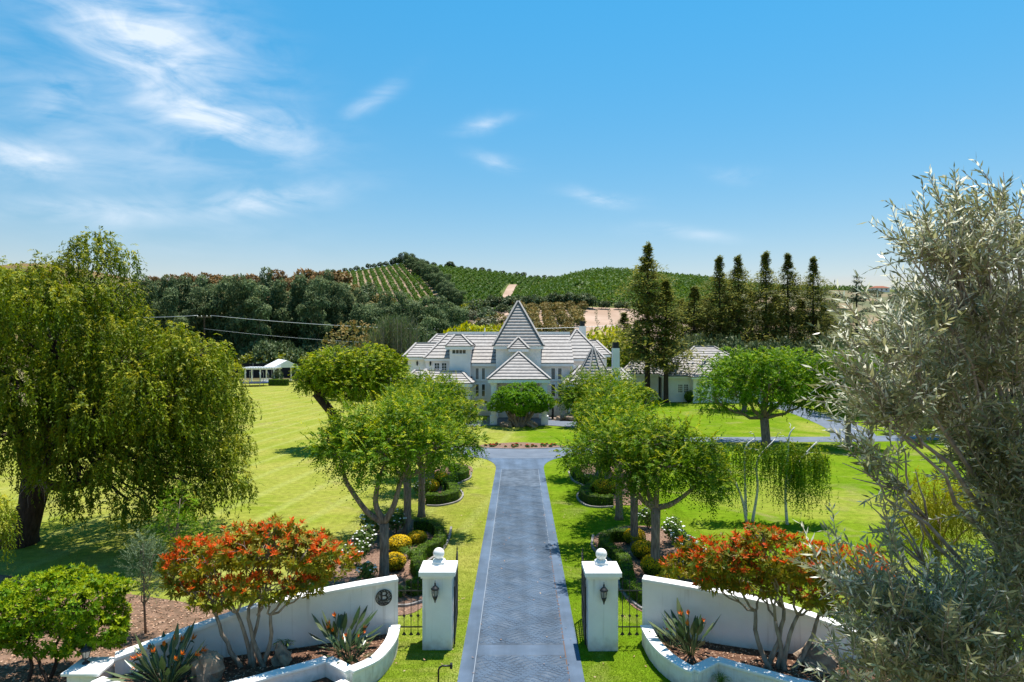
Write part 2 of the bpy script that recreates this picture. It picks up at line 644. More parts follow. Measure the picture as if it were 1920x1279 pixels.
# ------------------------------------------------------------------ shared materials
M = {}
M['white'] = mat('white_stucco', (0.87, 0.85, 0.815), 0.85, (0.80, 0.775, 0.735), 1.6, 0.35, 60, 0.2)


def weather(m, zr=0.45, col=(0.36, 0.30, 0.22), amt=0.8):
    """splash dirt with a ragged upper edge at the foot of a wall, and a few faint runs"""
    t = m.node_tree; p = t.nodes['Principled BSDF']; lk = t.links.new
    src = p.inputs['Base Color'].links[0].from_socket
    ge = t.nodes.new('ShaderNodeNewGeometry'); sp = t.nodes.new('ShaderNodeSeparateXYZ'); lk(ge.outputs['Position'], sp.inputs[0])
    n = t.nodes.new('ShaderNodeTexNoise'); n.inputs['Scale'].default_value = 4.0; n.inputs['Detail'].default_value = 8; lk(ge.outputs['Position'], n.inputs['Vector'])
    a = t.nodes.new('ShaderNodeMath'); a.operation = 'MULTIPLY_ADD'; a.inputs[1].default_value = 0.9; lk(n.outputs[0], a.inputs[0]); lk(sp.outputs[2], a.inputs[2])
    r = t.nodes.new('ShaderNodeMapRange'); r.inputs['From Min'].default_value = zr + 0.42; r.inputs['From Max'].default_value = 0.25; r.inputs['To Max'].default_value = amt; lk(a.outputs[0], r.inputs['Value'])
    q = t.nodes.new('ShaderNodeMapping'); q.inputs['Scale'].default_value = (7, 7, 0.35); lk(ge.outputs['Position'], q.inputs[0])
    n2_ = t.nodes.new('ShaderNodeTexNoise'); n2_.inputs['Scale'].default_value = 1.0; n2_.inputs['Detail'].default_value = 6; lk(q.outputs[0], n2_.inputs['Vector'])
    r2_ = t.nodes.new('ShaderNodeMapRange'); r2_.inputs['From Min'].default_value = 0.56; r2_.inputs['From Max'].default_value = 0.8; r2_.inputs['To Max'].default_value = 0.55; lk(n2_.outputs[0], r2_.inputs['Value'])
    mx_ = t.nodes.new('ShaderNodeMath'); mx_.operation = 'MAXIMUM'; lk(r.outputs[0], mx_.inputs[0]); lk(r2_.outputs[0], mx_.inputs[1])
    c = t.nodes.new('ShaderNodeMixRGB'); lk(mx_.outputs[0], c.inputs[0]); lk(src, c.inputs[1]); c.inputs[2].default_value = (*col, 1)
    lk(c.outputs[0], p.inputs['Base Color'])


weather(M['white'])
M['cap'] = mat('white_coping_paint', (0.87, 0.855, 0.83), 0.7, (0.80, 0.78, 0.75), 2.5, 0.12, 40, 0.3)
M['iron'] = mat('black_wrought_iron', (0.012, 0.012, 0.014), 0.45, None, spec=0.5)
M['bark'] = mat('grey_brown_bark', (0.34, 0.26, 0.205), 0.9, (0.16, 0.115, 0.09), 5, 0.9, 14, 0.1, stretch=(3, 3, 0.6))
M['darkbark'] = mat('dark_bark', (0.075, 0.055, 0.045), 0.9, (0.035, 0.027, 0.022), 4, 0.9, 10, 0.1, stretch=(2, 2, 0.5))
M['palebark'] = mat('pale_smooth_bark', (0.36, 0.29, 0.23), 0.85, (0.2, 0.15, 0.11), 5, 0.5, 20, 0.1, stretch=(2, 2, 0.6))
M['birchbark'] = mat('white_birch_bark', (0.62, 0.59, 0.55), 0.8, (0.12, 0.1, 0.09), 7, 0.3, 20, 0.1, stretch=(1, 1, 3), lo=0.55, hi=0.68)
M['redbark'] = mat('dark_redwood_bark', (0.085, 0.06, 0.045), 0.95, (0.04, 0.03, 0.025), 3, 0.9, 8, 0.1, stretch=(3, 3, 0.4))
M['rock'] = mat('rough_tan_rock', (0.44, 0.32, 0.22), 0.9, (0.17, 0.12, 0.09), 2.2, 1.0, 7, 0.2)
M['mulch'] = mat('pale_bark_mulch', (0.29, 0.185, 0.135), 0.95, (0.15, 0.09, 0.065), 9, 1.0, 30, 0.05, detail=8)
M['soil'] = mat('brown_planting_soil', (0.17, 0.095, 0.062), 0.95, (0.075, 0.04, 0.028), 7, 1.0, 22, 0.05, detail=8)
M['litter_ground'] = mat('dry_litter_earth', (0.26, 0.16, 0.11), 0.95, (0.13, 0.085, 0.055), 3, 1.0, 26, 0.05, detail=9)
M['dryleaf'] = leaf_mat('dry_fallen_leaves', (0.30, 0.15, 0.085), (0.42, 0.25, 0.16), (0.5, 0.36, 0.26), 0.0, 0.7, 0.1, var=0.0)
M['drive'] = mat('slate_blue_stamped_concrete', (0.052, 0.084, 0.130), 0.62, (0.072, 0.110, 0.164), 1.1, 0.25, 60, 0.35, detail=8)
M['drive_joint'] = mat('concrete_joint', (0.108, 0.138, 0.180), 0.8, (0.055, 0.076, 0.106), 2.2, 0.2, 50, 0.2, detail=7)
M['drive_border'] = mat('pale_blue_concrete_border', (0.068, 0.102, 0.152), 0.65, (0.088, 0.126, 0.184), 1.4, 0.2, 50, 0.3, detail=8)


def stain(m, amt=0.30):
    t = m.node_tree; p = t.nodes['Principled BSDF']; lk = t.links.new
    src = p.inputs['Base Color'].links[0].from_socket
    ge = t.nodes.new('ShaderNodeNewGeometry')
    q = t.nodes.new('ShaderNodeMapping'); q.inputs['Scale'].default_value = (1.6, 0.10, 1); lk(ge.outputs['Position'], q.inputs[0])
    n = t.nodes.new('ShaderNodeTexNoise'); n.inputs['Scale'].default_value = 1.0; n.inputs['Detail'].default_value = 7; lk(q.outputs[0], n.inputs['Vector'])
    n2_ = t.nodes.new('ShaderNodeTexNoise'); n2_.inputs['Scale'].default_value = 0.5; n2_.inputs['Detail'].default_value = 8; lk(ge.outputs['Position'], n2_.inputs['Vector'])
    a = t.nodes.new('ShaderNodeMath'); a.operation = 'ADD'; lk(n.outputs[0], a.inputs[0]); lk(n2_.outputs[0], a.inputs[1])
    r = t.nodes.new('ShaderNodeMapRange'); r.inputs['From Min'].default_value = 0.75; r.inputs['From Max'].default_value = 1.25; r.inputs['To Min'].default_value = 1 - amt; r.inputs['To Max'].default_value = 1 + amt * 0.8; lk(a.outputs[0], r.inputs['Value'])
    hv = t.nodes.new('ShaderNodeHueSaturation'); lk(r.outputs[0], hv.inputs['Value']); lk(src, hv.inputs['Color']); lk(hv.outputs[0], p.inputs['Base Color'])


for k_ in ('drive', 'drive_joint', 'drive_border'):
    stain(M[k_])
M['crack'] = mat('rusty_joint_filler', (0.12, 0.075, 0.06), 0.9)
M['kerb'] = mat('grey_kerb_concrete', (0.30, 0.28, 0.27), 0.9, (0.2, 0.185, 0.175), 4, 0.4, 30, 0.1)


def lawn_material():
    m = bpy.data.materials.new('mown_grass')
    t, p = nodes(m)
    lk = t.links.new
    ge = t.nodes.new('ShaderNodeNewGeometry')
    sp = t.nodes.new('ShaderNodeSeparateXYZ'); lk(ge.outputs['Position'], sp.inputs[0])

    def noise(sc, det=4, dist=0.0, stretch=None):
        n = t.nodes.new('ShaderNodeTexNoise'); n.inputs['Scale'].default_value = sc; n.inputs['Detail'].default_value = det; n.inputs['Distortion'].default_value = dist
        if stretch:
            q = t.nodes.new('ShaderNodeMapping'); q.inputs['Rotation'].default_value = (0, 0, R(stretch[0])); q.inputs['Scale'].default_value = stretch[1]
            lk(ge.outputs['Position'], q.inputs[0]); lk(q.outputs[0], n.inputs['Vector'])
        else:
            lk(ge.outputs['Position'], n.inputs['Vector'])
        return n.outputs[0]

    def mr(v, a, b, c=0.0, d=1.0):
        n = t.nodes.new('ShaderNodeMapRange'); n.inputs['From Min'].default_value = a; n.inputs['From Max'].default_value = b
        n.inputs['To Min'].default_value = c; n.inputs['To Max'].default_value = d
        lk(v, n.inputs['Value']); return n.outputs[0]

    def mix(f, a, b):
        n = t.nodes.new('ShaderNodeMixRGB')
        lk(f, n.inputs[0])
        for i, c in ((1, a), (2, b)):
            if isinstance(c, tuple): n.inputs[i].default_value = (*c, 1)
            else: lk(c, n.inputs[i])
        return n.outputs[0]

    def ma(op, a, b):
        n = t.nodes.new('ShaderNodeMath'); n.operation = op; n.use_clamp = True
        for i, c in enumerate((a, b)):
            if isinstance(c, (int, float)): n.inputs[i].default_value = c
            else: lk(c, n.inputs[i])
        return n.outputs[0]
    green = mix(mr(noise(0.35, 6), 0.35, 0.65), (0.104, 0.180, 0.008), (0.150, 0.212, 0.014))
    dry = mix(mr(noise(0.22, 6, 0.6), 0.3, 0.7), (0.185, 0.228, 0.024), (0.285, 0.272, 0.060))
    # the west lawn is the drier turf; patches of it in the east lawn too
    west = mr(sp.outputs[0], 1.8, -0.6)
    patch = mr(noise(0.075, 5, 1.0), 0.52, 0.62)
    east_patch = ma('MULTIPLY', patch, mr(sp.outputs[0], 8, 18, 0, 0.95))
    f = ma('MAXIMUM', ma('MULTIPLY', west, mr(noise(0.12, 4), 0.2, 0.42, 0.45, 1.0)), east_patch)
    # near the gate the turf on both sides is fresh
    near = mr(sp.outputs[1], 30, 23, 1.0, 0.25)
    f = ma('MULTIPLY', f, near)
    base = mix(f, green, dry)
    # mowing stripes (blades laid in turn) on the open lawn, diagonal
    wv = t.nodes.new('ShaderNodeTexWave'); wv.inputs['Scale'].default_value = 0.105; wv.inputs['Distortion'].default_value = 0.8; wv.inputs['Detail'].default_value = 1
    q = t.nodes.new('ShaderNodeMapping'); q.inputs['Rotation'].default_value = (0, 0, R(8)); lk(ge.outputs['Position'], q.inputs[0]); lk(q.outputs[0], wv.inputs['Vector'])
    stripe = ma('MULTIPLY', mr(wv.outputs[0], 0.78, 1.0), ma('MULTIPLY', west, 0.42))
    base = mix(stripe, base, (0.31, 0.33, 0.10))
    st = ma('MULTIPLY', mr(noise(1.0, 3, 0, (14, (0.25, 2.4, 1))), 0.5, 0.7), 0.5)
    base = mix(st, base, mix(west, (0.105, 0.20, 0.006), (0.30, 0.29, 0.065)))
    # thin worn spots
    worn = ma('MULTIPLY', mr(noise(0.28, 7, 1.4), 0.56, 0.72), 0.55)
    base = mix(worn, base, (0.26, 0.22, 0.09))
    fine = mr(noise(26, 3), 0.3, 0.7, 0.55, 1.4)
    mid = mr(noise(2.6, 5), 0.3, 0.7, 0.80, 1.2)
    fm = t.nodes.new('ShaderNodeMath'); fm.operation = 'MULTIPLY'; lk(fine, fm.inputs[0]); lk(mid, fm.inputs[1]); fine = fm.outputs[0]
    hv = t.nodes.new('ShaderNodeHueSaturation'); lk(fine, hv.inputs['Value']); lk(base, hv.inputs['Color'])
    lk(hv.outputs[0], p.inputs['Base Color'])
    p.inputs['Roughness'].default_value = 0.9
    p.inputs['Specular IOR Level'].default_value = 0.0
    bp = t.nodes.new('ShaderNodeBump'); bp.inputs['Strength'].default_value = 0.9; bp.inputs['Distance'].default_value = 0.05
    lk(noise(18, 5), bp.inputs['Height']); lk(bp.outputs[0], p.inputs['Normal'])
    return m


M['lawn'] = lawn_material()
M['earth'] = mat('scrubby_valley_ground', (0.11, 0.105, 0.045), 0.95, (0.22, 0.16, 0.10), 0.03, 0.6, 1.0, 0.05, detail=9)

# ------------------------------------------------------------------ ground, lawn, drive
g = MB()
N = 24
ang = [2 * math.pi * i / N for i in range(N)]
g.add([(3000 * math.cos(a), 3000 * math.sin(a) + 300, -0.06) for a in ang], [tuple(range(N))])
tag(g.build('ground', M['earth']), kind='structure')
g = MB()
nx, ny = 40, 40
xs = np.linspace(-75, 85, nx); ys = np.linspace(4, 172, ny)
g.add([(x, y, 0) for y in ys for x in xs], [(j * nx + i, j * nx + i + 1, (j + 1) * nx + i + 1, (j + 1) * nx + i) for j in range(ny - 1) for i in range(nx - 1)])
tag(g.build('lawn', M['lawn']), kind='structure')


def drive_c(y):
    return 0.265 + (y - 20) * 0.0104


HW = 1.87      # half width of the drive


def circle(cx, cy, r, n=64, a0=0.0, a1=2 * math.pi):
    return [(cx + r * math.cos(a0 + (a1 - a0) * i / n), cy + r * math.sin(a0 + (a1 - a0) * i / n)) for i in range(n)]


IC = (0.75, 72.2)      # centre of the turning circle
RI, RO = 9.1, 14.2
drv = MB()
# straight part with plain borders, as one slab; the stamped field lies 4 mm higher
ypts = np.linspace(3, 61.5, 60)
edge = []
for y in ypts:
    fl = 0.0
    if y > 53.5:
        u = (y - 53.5) / 6.5
        fl = 4.2 * (1 - math.sqrt(max(0, 1 - min(u, 1) ** 2)))
    edge.append((y, HW + fl))
Lp = [(drive_c(y) - w, y) for y, w in edge]; Rp = [(drive_c(y) + w, y) for y, w in edge]
for i in range(len(edge) - 1):
    drv.add([(*Lp[i], 0.02), (*Rp[i], 0.02), (*Rp[i + 1], 0.02), (*Lp[i + 1], 0.02)], [(0, 1, 2, 3)], 0)
for P_ in (Lp, Rp[::-1]):
    for a, b in zip(P_[:-1], P_[1:]):
        drv.add([(*a, 0.02), (*b, 0.02), (*b, -0.05), (*a, -0.05)], [(0, 1, 2, 3)], 0)
driveway = tag(drv.build('driveway', [M['drive_border']]), kind='structure')
fld = MB()
for y0, y1 in ((3, 21.70), (22.42, 53.2)):
    fld.add([(drive_c(y0) - 1.40, y0, 0.024), (drive_c(y0) + 1.40, y0, 0.024), (drive_c(y1) + 1.40, y1, 0.024), (drive_c(y1) - 1.40, y1, 0.024)], [(0, 1, 2, 3)])
fld.build('stamped_field', M['drive_joint'], driveway)
jl = MB()
jl.beam((drive_c(3) - 1.42, 3, 0.024), (drive_c(53) - 1.42, 53, 0.024), 0.02, 0.008, 0)
jl.beam((drive_c(33) + 1.42, 33, 0.024), (drive_c(53) + 1.42, 53, 0.024), 0.02, 0.008, 0)
jl.beam((drive_c(3) + 1.42, 3, 0.024), (drive_c(33) + 1.42, 33, 0.024), 0.035, 0.008, 1)
jl.build('joint_line', [mat('pale_joint', (0.23, 0.26, 0.30), 0.8), M['crack']], driveway)
# stamped cobbles: courses that bow to and fro, tops slightly proud of the joints
cob = MB()
k = 0
y = 17.6
while y < 47:
    ph = k * 0.42
    nxc = 19
    wch = 2.76 / nxc
    for i in range(nxc):
        u = (i + 0.5 + (0.5 if k % 2 else 0)) / nxc
        if u > 1: continue
        x = -1.38 + 2.76 * u
        yy = y + 0.16 * math.sin(u * 2 * math.pi * 2.0 + 0.55 * math.sin(k * 0.45) * 3)
        if 21.60 < yy < 22.52 or yy > 52.8: continue
        sl = 0.16 * math.cos(u * 2 * math.pi * 2.0 + 0.55 * math.sin(k * 0.45) * 3) * 2 * math.pi * 2 / 2.76
        hw = wch * 0.5 - 0.010; hh = 0.125 * 0.5 - 0.008
        sh = 0.35 * math.sin(k * 0.45)
        cx_ = drive_c(yy) + x
        z = 0.034 + rnd.uniform(-0.003, 0.003)
        q = []
        for a, b in ((-1, -1), (1, -1), (1, 1), (-1, 1)):
            q.append((cx_ + a * hw + b * hh * sh, yy + b * hh + a * hw * sl * 0.9))
        n_ = len(cob.v)
        cob.add([(p[0], p[1], 0.022) for p in q] + [(cx_ + (p[0] - cx_) * 0.86, yy + (p[1] - yy) * 0.82, z) for p in q],
                [(4, 5, 6, 7), (0, 1, 5, 4), (1, 2, 6, 5), (2, 3, 7, 6), (3, 0, 4, 7)])
    y += 0.128
    k += 1
tag(cob.build('cobble', M['drive'], driveway), kind='stuff')

ring = MB()
n = 96
ci = circle(*IC, RI, n); co = circle(*IC, RO, n)
for i in range(n):
    j = (i + 1) % n
    ring.add([(*co[i], 0.028), (*co[j], 0.028), (*ci[j], 0.028), (*ci[i], 0.028)], [(0, 1, 2, 3)])
    ring.add([(*co[i], -0.05), (*co[j], -0.05), (*co[j], 0.028), (*co[i], 0.028)], [(0, 1, 2, 3)])
# under the porte-cochere
ring.box(-3.2, 5.0, 80.6, 90, -0.05, 0.032)
tag(ring.build('turning_circle', mat('slate_concrete_road', (0.100, 0.122, 0.158), 0.65, (0.14, 0.165, 0.205), 0.6, 0.25, 40, 0.3, detail=9)), kind='structure')
rk = MB()
sweep(rk, [(*p, 0.075) for p in circle(*IC, RI, 72)] + [(*circle(*IC, RI, 72)[0], 0.075)], 0.14, -0.05)
tag(rk.build('island_kerb', M['kerb']), kind='structure')

# service road to the right: along the circle's level, then a branch up to the garage
rd = MB()
pts = smooth_path([(13.2, 69.1, 0.018), (22, 69.2, 0.018), (30, 69.3, 0.018), (37, 69.8, 0.018), (46, 71.5, 0.018)], 8)
sweep(rd, pts, 3.6, -0.05)
pts2 = smooth_path([(35.6, 70.2, 0.014), (37.8, 75, 0.014), (38.6, 82, 0.014), (38.4, 90, 0.014), (38.2, 98, 0.014), (39.5, 108, 0.014)], 8)
pts2 = smooth_path([(35.0, 69.8, 0.014), (37.6, 76, 0.014), (39.4, 84, 0.014), (40.8, 94, 0.014), (41.4, 102, 0.014), (41.8, 112, 0.014)], 8)
sweep(rd, pts2, 4.4, -0.05)
tag(rd.build('service_road', bpy.data.materials['slate_concrete_road']), kind='structure')
pad = MB().prism([(1.5, 88.9), (5.2, 84.6), (12, 84.2), (16, 86.5), (16, 91), (1.5, 91)], -0.03, 0.012)
tag(pad.build('gravel_bed', mat('pink_gravel', (0.42, 0.33, 0.28), 0.95, (0.28, 0.21, 0.17), 6, 0.6, 30)), kind='structure')


# ------------------------------------------------------------------ planting beds
def sheet(name, poly, z, m, mound=0.0):
    o = MB().prism(poly, z - 0.08, z).build(name, m)
    return tag(o, kind='structure')


bedL = smooth_path([G(*p)[:2] for p in ((612, 1120), (628, 1050), (668, 1000), (730, 978), (790, 974), (832, 990), (838, 1018), (796, 1052), (790, 1088), (806, 1118), (770, 1150), (690, 1150), (612, 1120))], 6)
sheet('mulch_bed', bedL, 0.022, M['mulch'])
bedR = smooth_path([G(*p)[:2] for p in ((1330, 1120), (1318, 1050), (1272, 1004), (1220, 986), (1160, 988), (1118, 1002), (1118, 1026), (1150, 1056), (1158, 1090), (1178, 1128), (1215, 1150), (1275, 1152), (1330, 1120))], 6)
sheet('mulch_bed', bedR, 0.022, M['mulch'])
bedL2 = smooth_path([G(*p)[:2] for p in ((786, 944), (800, 890), (842, 868), (880, 872), (884, 888), (850, 910), (862, 930), (830, 944), (786, 944))], 6)
sheet('mulch_bed', bedL2, 0.022, M['mulch'])
bedR2 = smooth_path([G(*p)[:2] for p in ((1204, 946), (1190, 890), (1120, 868), (1070, 876), (1076, 890), (1094, 908), (1086, 932), (1110, 946), (1204, 946))], 6)
sheet('mulch_bed', bedR2, 0.022, M['mulch'])
soilL = smooth_path([(-30, 17), (-30, 27), (-24, 29.5), (-17, 27.5), (-13.4, 26.4), (-10.0, 25.2), (-7.4, 24.6), (-5.6, 22.4), (-9, 20.9), (-12, 19.9), (-13, 17), (-20, 14), (-30, 17)], 5)
sheet('leaf_litter_ground', soilL, 0.018, M['litter_ground'])
# half-moon of bedding plants on the near side of the island
hm = [(IC[0] + (RI - 0.35) * math.cos(a), IC[1] + (RI - 0.35) * math.sin(a)) for a in np.linspace(R(270 - 32), R(270 + 32), 20)]
hm += [(x, y) for x, y in zip(np.linspace(hm[-1][0], hm[0][0], 14)[1:-1], [hm[0][1] + 2.4 * math.sin(math.pi * t) for t in np.linspace(0, 1, 14)[1:-1]])]
sheet('flower_bed', hm, 0.03, M['mulch'])

# grass blades near the gate, where the turf is close enough to show them
def in_poly(px, py, poly):
    ins = np.zeros(len(px), bool)
    n = len(poly)
    for i in range(n):
        x0, y0 = poly[i]; x1, y1 = poly[(i + 1) % n]
        c = ((y0 > py) != (y1 > py)) & (px < (x1 - x0) * (py - y0) / ((y1 - y0) or 1e-9) + x0)
        ins ^= c
    return ins


nb = 330000
bx = rng.uniform(-9, 10, nb); by = 17.5 + 27 * rng.random(nb) ** 1.9
dc = 0.265 + (by - 20) * 0.0104
ok = np.abs(bx - dc) > HW + 0.01 + rng.exponential(0.03, nb) - 0.05
ok &= ~in_poly(bx, by, bedL) & ~in_poly(bx, by, bedR) & ~in_poly(bx, by, soilL)
bx, by = bx[ok], by[ok]
nb = len(bx)
Pb = np.stack([bx, by, np.zeros(nb)], 1)
Db = nrm(rv(nb) * np.array([1, 1, 0.2]) * 1.0 + UP * 0.42)
Sb = nrm(np.cross(Db, UP + 0.5 * rv(nb)))
me = leaves_mesh('grass', [(Pb, Db, Sb, rng.uniform(0.03, 0.075, nb), 0.007, rng.random(nb), (rng.random(nb) ** 4) * 0.4 + np.clip((1.8 - bx) / 2.4, 0, 1) * np.clip(0.25 + 0.75 * (by - 23) / 7, 0.25, 1) * rng.uniform(0.5, 1.0, nb) * 0.8)], leaf_mat('grass_blades', (0.105, 0.195, 0.006), (0.16, 0.24, 0.012), (0.29, 0.29, 0.05), 0.25, 0.6, 0.0, var=0, clump=0.4))
tag(link_mesh('grass', me), kind='stuff')
# fallen leaves
nl = 9000
lx = rng.uniform(-22, -6, nl); ly = rng.uniform(17, 28, nl)
ok = in_poly(lx, ly, soilL); lx, ly = lx[ok], ly[ok]; nl = len(lx)
Pl = np.stack([lx, ly, rng.uniform(0.025, 0.06, nl)], 1)
Dl = nrm(rv(nl) * np.array([1, 1, 0.35]))
Sl = nrm(np.cross(Dl, UP + rv(nl) * 0.5))
tag(link_mesh('leaf_litter', leaves_mesh('leaf_litter', [(Pl, Dl, Sl, rng.uniform(0.06, 0.15, nl), 0.03, rng.random(nl), rng.random(nl) ** 3)], M['dryleaf'])), kind='stuff')

# ------------------------------------------------------------------ gate pillars
def pillar(x0, x1, y0, label):
    w = x1 - x0
    cx, cy = (x0 + x1) / 2, y0 + w / 2
    t = thing('gate_pillar', label, 'pillar', (cx, cy, 0), 'gate pillars with ball tops')
    MB().box(x0, x1, y0, y0 + w, -0.1, 2.33).build('shaft', M['white'], t, bevel=0.012, seg=2)
    MB().box(x0 - 0.05, x1 + 0.05, y0 - 0.05, y0 + w + 0.05, 2.33, 2.41).build('lower_moulding', M['cap'], t, bevel=0.01, seg=2)
    c = MB()
    a = w / 2 + 0.11
    c.box(cx - a, cx + a, cy - a, cy + a, 2.41, 2.56)
    c.build('cap', M['cap'], t, bevel=0.012, seg=2)
    r = MB()
    sec = [(a - 0.02, 2.561), (a * 0.62, 2.615), (a * 0.36, 2.67), (0.20, 2.74), (0.12, 2.81)]
    vs = []; fs = []
    for s_, z_ in sec:
        vs += [(cx - s_, cy - s_, z_), (cx + s_, cy - s_, z_), (cx + s_, cy + s_, z_), (cx - s_, cy + s_, z_)]
    for i in range(len(sec) - 1):
        for k in range(4):
            fs.append((4 * i + k, 4 * i + (k + 1) % 4, 4 * i + 4 + (k + 1) % 4, 4 * i + 4 + k))
    fs.append((16, 17, 18, 19))
    r.add(vs, fs).build('cap_roof', M['cap'], t)
    b = MB().lathe((cx, cy, 2.985), [(max(0.001, 0.185 * math.sin(math.pi * i / 16)), -0.185 * math.cos(math.pi * i / 16)) for i in range(17)], 28)
    b.build('ball_finial', M['cap'], t, smooth=True)
    return t


pillar(-2.90, -1.94, 22.08, 'white gate pillar nearest the wall with the round B medallion, ball on top')
pillar(2.46, 3.42, 22.0, 'white gate pillar across the drive from the medallion wall, ball on top')

M['lampglass'] = mat('lamp_glass', (0.30, 0.28, 0.25), 0.12, None, spec=0.7)


def wall_lantern(x, y, z, label):
    t = thing('wall_lantern', label, 'lantern', (x, y, z), 'wall lanterns on the gate pillars')
    c = (x, y - 0.17, z)
    MB().lathe((c[0], c[1], c[2] - 0.36), [(0.01, 0), (0.025, 0.04), (0.03, 0.08), (0.06, 0.14), (0.085, 0.2), (0.09, 0.235)], 10).build('pendant_base', M['iron'], t, smooth=True)
    MB().lathe((c[0], c[1], c[2] - 0.125), [(0.075, 0), (0.095, 0.09), (0.098, 0.15), (0.085, 0.2)], 8).build('glass_globe', M['lampglass'], t)
    cg = MB()
    for k in range(6):
        a = 2 * math.pi * k / 6 + 0.3
        cg.tube([(c[0] + r * math.cos(a), c[1] + r * math.sin(a), c[2] + zz) for r, zz in ((0.08, -0.125), (0.103, -0.03), (0.106, 0.03), (0.09, 0.08))], 0.008, 5)
    cg.build('cage', M['iron'], t)
    MB().lathe((c[0], c[1], c[2] + 0.075), [(0.13, 0), (0.135, 0.03), (0.10, 0.06), (0.07, 0.10), (0.03, 0.13), (0.025, 0.17), (0.03, 0.19), (0.012, 0.22), (0.006, 0.29)], 12).build('crown_lid', M['iron'], t, smooth=True)
    br = MB()
    br.box(x - 0.05, x + 0.05, y - 0.025, y - 0.003, z - 0.2, z + 0.1)
    br.tube([(x, y - 0.02, z - 0.12), (x, y - 0.10, z - 0.28), (x, y - 0.17, z - 0.34)], 0.014, 6)
    br.build('bracket', M['iron'], t)


wall_lantern(-2.47, 22.08, 1.95, 'black iron lantern on the pillar beside the B medallion wall')
wall_lantern(2.94, 22.0, 1.93, 'black iron lantern on the pillar across the drive from the medallion')


# ------------------------------------------------------------------ iron gates (open) and side railings
def diamond(mb, x, y, z, r, h, mi=0):
    mb.add([(x - r, y, z), (x, y - r, z), (x + r, y, z), (x, y + r, z), (x, y, z + h), (x, y, z - h)],
           [(0, 1, 4), (1, 2, 4), (2, 3, 4), (3, 0, 4), (1, 0, 5), (2, 1, 5), (3, 2, 5), (0, 3, 5)], mi)


def gate_leaf(p, q, label):
    (x0, y0), (x1, y1) = p, q
    t = thing('iron_gate', label, 'gate', (x0, y0, 0), 'open iron gate leaves')
    fr = MB()
    hgt = lambda s: 1.95 + 0.42 * s ** 2
    for s in (0, 1):
        x, y = x0 + (x1 - x0) * s, y0 + (y1 - y0) * s
        fr.beam((x, y, 0.08), (x, y, hgt(s)), 0.05, 0.05)
    for z in (0.14, 0.62, 1.2):
        fr.beam((x0, y0, z), (x1, y1, z), 0.035, 0.05)
    for i in range(10):
        a, b = i / 10, (i + 1) / 10
        fr.beam((x0 + (x1 - x0) * a, y0 + (y1 - y0) * a, hgt(a)), (x0 + (x1 - x0) * b, y0 + (y1 - y0) * b, hgt(b)), 0.035, 0.05)
    fr.build('frame', M['iron'], t)
    nb_ = 15
    for i in range(1, nb_):
        s = i / nb_
        x, y = x0 + (x1 - x0) * s, y0 + (y1 - y0) * s
        b = MB()
        b.tube([(x, y, 0.12), (x, y, hgt(s) + 0.16)], 0.011, 5)
        diamond(b, x, y, 0.9, 0.03, 0.06)
        b.tube([(x, y, hgt(s) + 0.16), (x, y, hgt(s) + 0.2), (x, y, hgt(s) + 0.32)], [0.012, 0.028, 0.002], 5)
        b.build('baluster', M['iron'], t)


gate_leaf((-1.88, 22.35), (-1.98, 24.7), 'open black iron gate leaf hung on the pillar beside the B medallion wall')
gate_leaf((2.40, 22.3), (2.53, 24.6), 'open black iron gate leaf with its barred shadow on the grass by the far pillar')


def railing(x0, x1, y, xb, label):
    t = thing('iron_railing', label, 'railing', ((x0 + x1) / 2, y, 0), 'short iron railings beside the pillars')
    for z in (1.79, 0.60):
        MB().beam((x0, y, z), (x1, y, z), 0.03, 0.035).build('rail', M['iron'], t)
    for x in xb:
        b = MB()
        b.tube([(x, y, 0.30), (x, y, 2.0)], 0.0125, 6)
        diamond(b, x, y, 0.965, 0.055, 0.07)
        b.add([(x - 0.075, y - 0.02, 0.335), (x + 0.075, y - 0.02, 0.335), (x + 0.075, y + 0.02, 0.335), (x - 0.075, y + 0.02, 0.335), (x, y, 0.46)], [(0, 3, 2, 1), (0, 1, 4), (1, 2, 4), (2, 3, 4), (3, 0, 4)])
        b.tube([(x, y, 2.0), (x, y, 2.06), (x, y, 2.18)], [0.014, 0.028, 0.002], 6)
        b.build('bar', M['iron'], t)


railing(-3.74, -2.92, 22.45, (-3.55, -3.32, -3.09), 'short black railing between medallion wall and its pillar')
railing(3.44, 4.28, 22.45, (3.63, 3.87, 4.11), 'short black railing between the far pillar and the wall without a medallion')

# ------------------------------------------------------------------ curved garden walls and planters
HWL = [(-3.84, 22.85, 2.0), (-5.2, 22.35, 1.93), (-6.7, 21.75, 1.82), (-8.0, 21.35, 1.63), (-9.0, 21.0, 1.38), (-10.0, 20.6, 1.13), (-10.9, 20.2, 0.90), (-11.55, 19.85, 0.76)]
PLL = [(-3.86, 22.5, 0.56), (-3.80, 21.7, 0.56), (-3.86, 20.95, 0.56), (-4.08, 20.1, 0.56), (-4.62, 19.45, 0.56)]
PLL2 = [(-4.62, 19.45, 0.56), (-5.45, 20.15, 0.56)]
PLL3 = [(-5.45, 20.15, 0.56), (-6.0, 19.72, 0.56), (-6.6, 19.32, 0.56), (-7.4, 18.75, 0.56), (-8.4, 18.25, 0.56), (-9.6, 18.05, 0.56), (-11.5, 18.9, 0.56)]
mirr = lambda p: [(0.54 - a, b, c) for a, b, c in p]
PLR = [(4.40, 22.5, 0.56), (4.44, 21.4, 0.56), (4.62, 20.5, 0.56), (4.95, 19.75, 0.56), (5.20, 19.45, 0.56)]


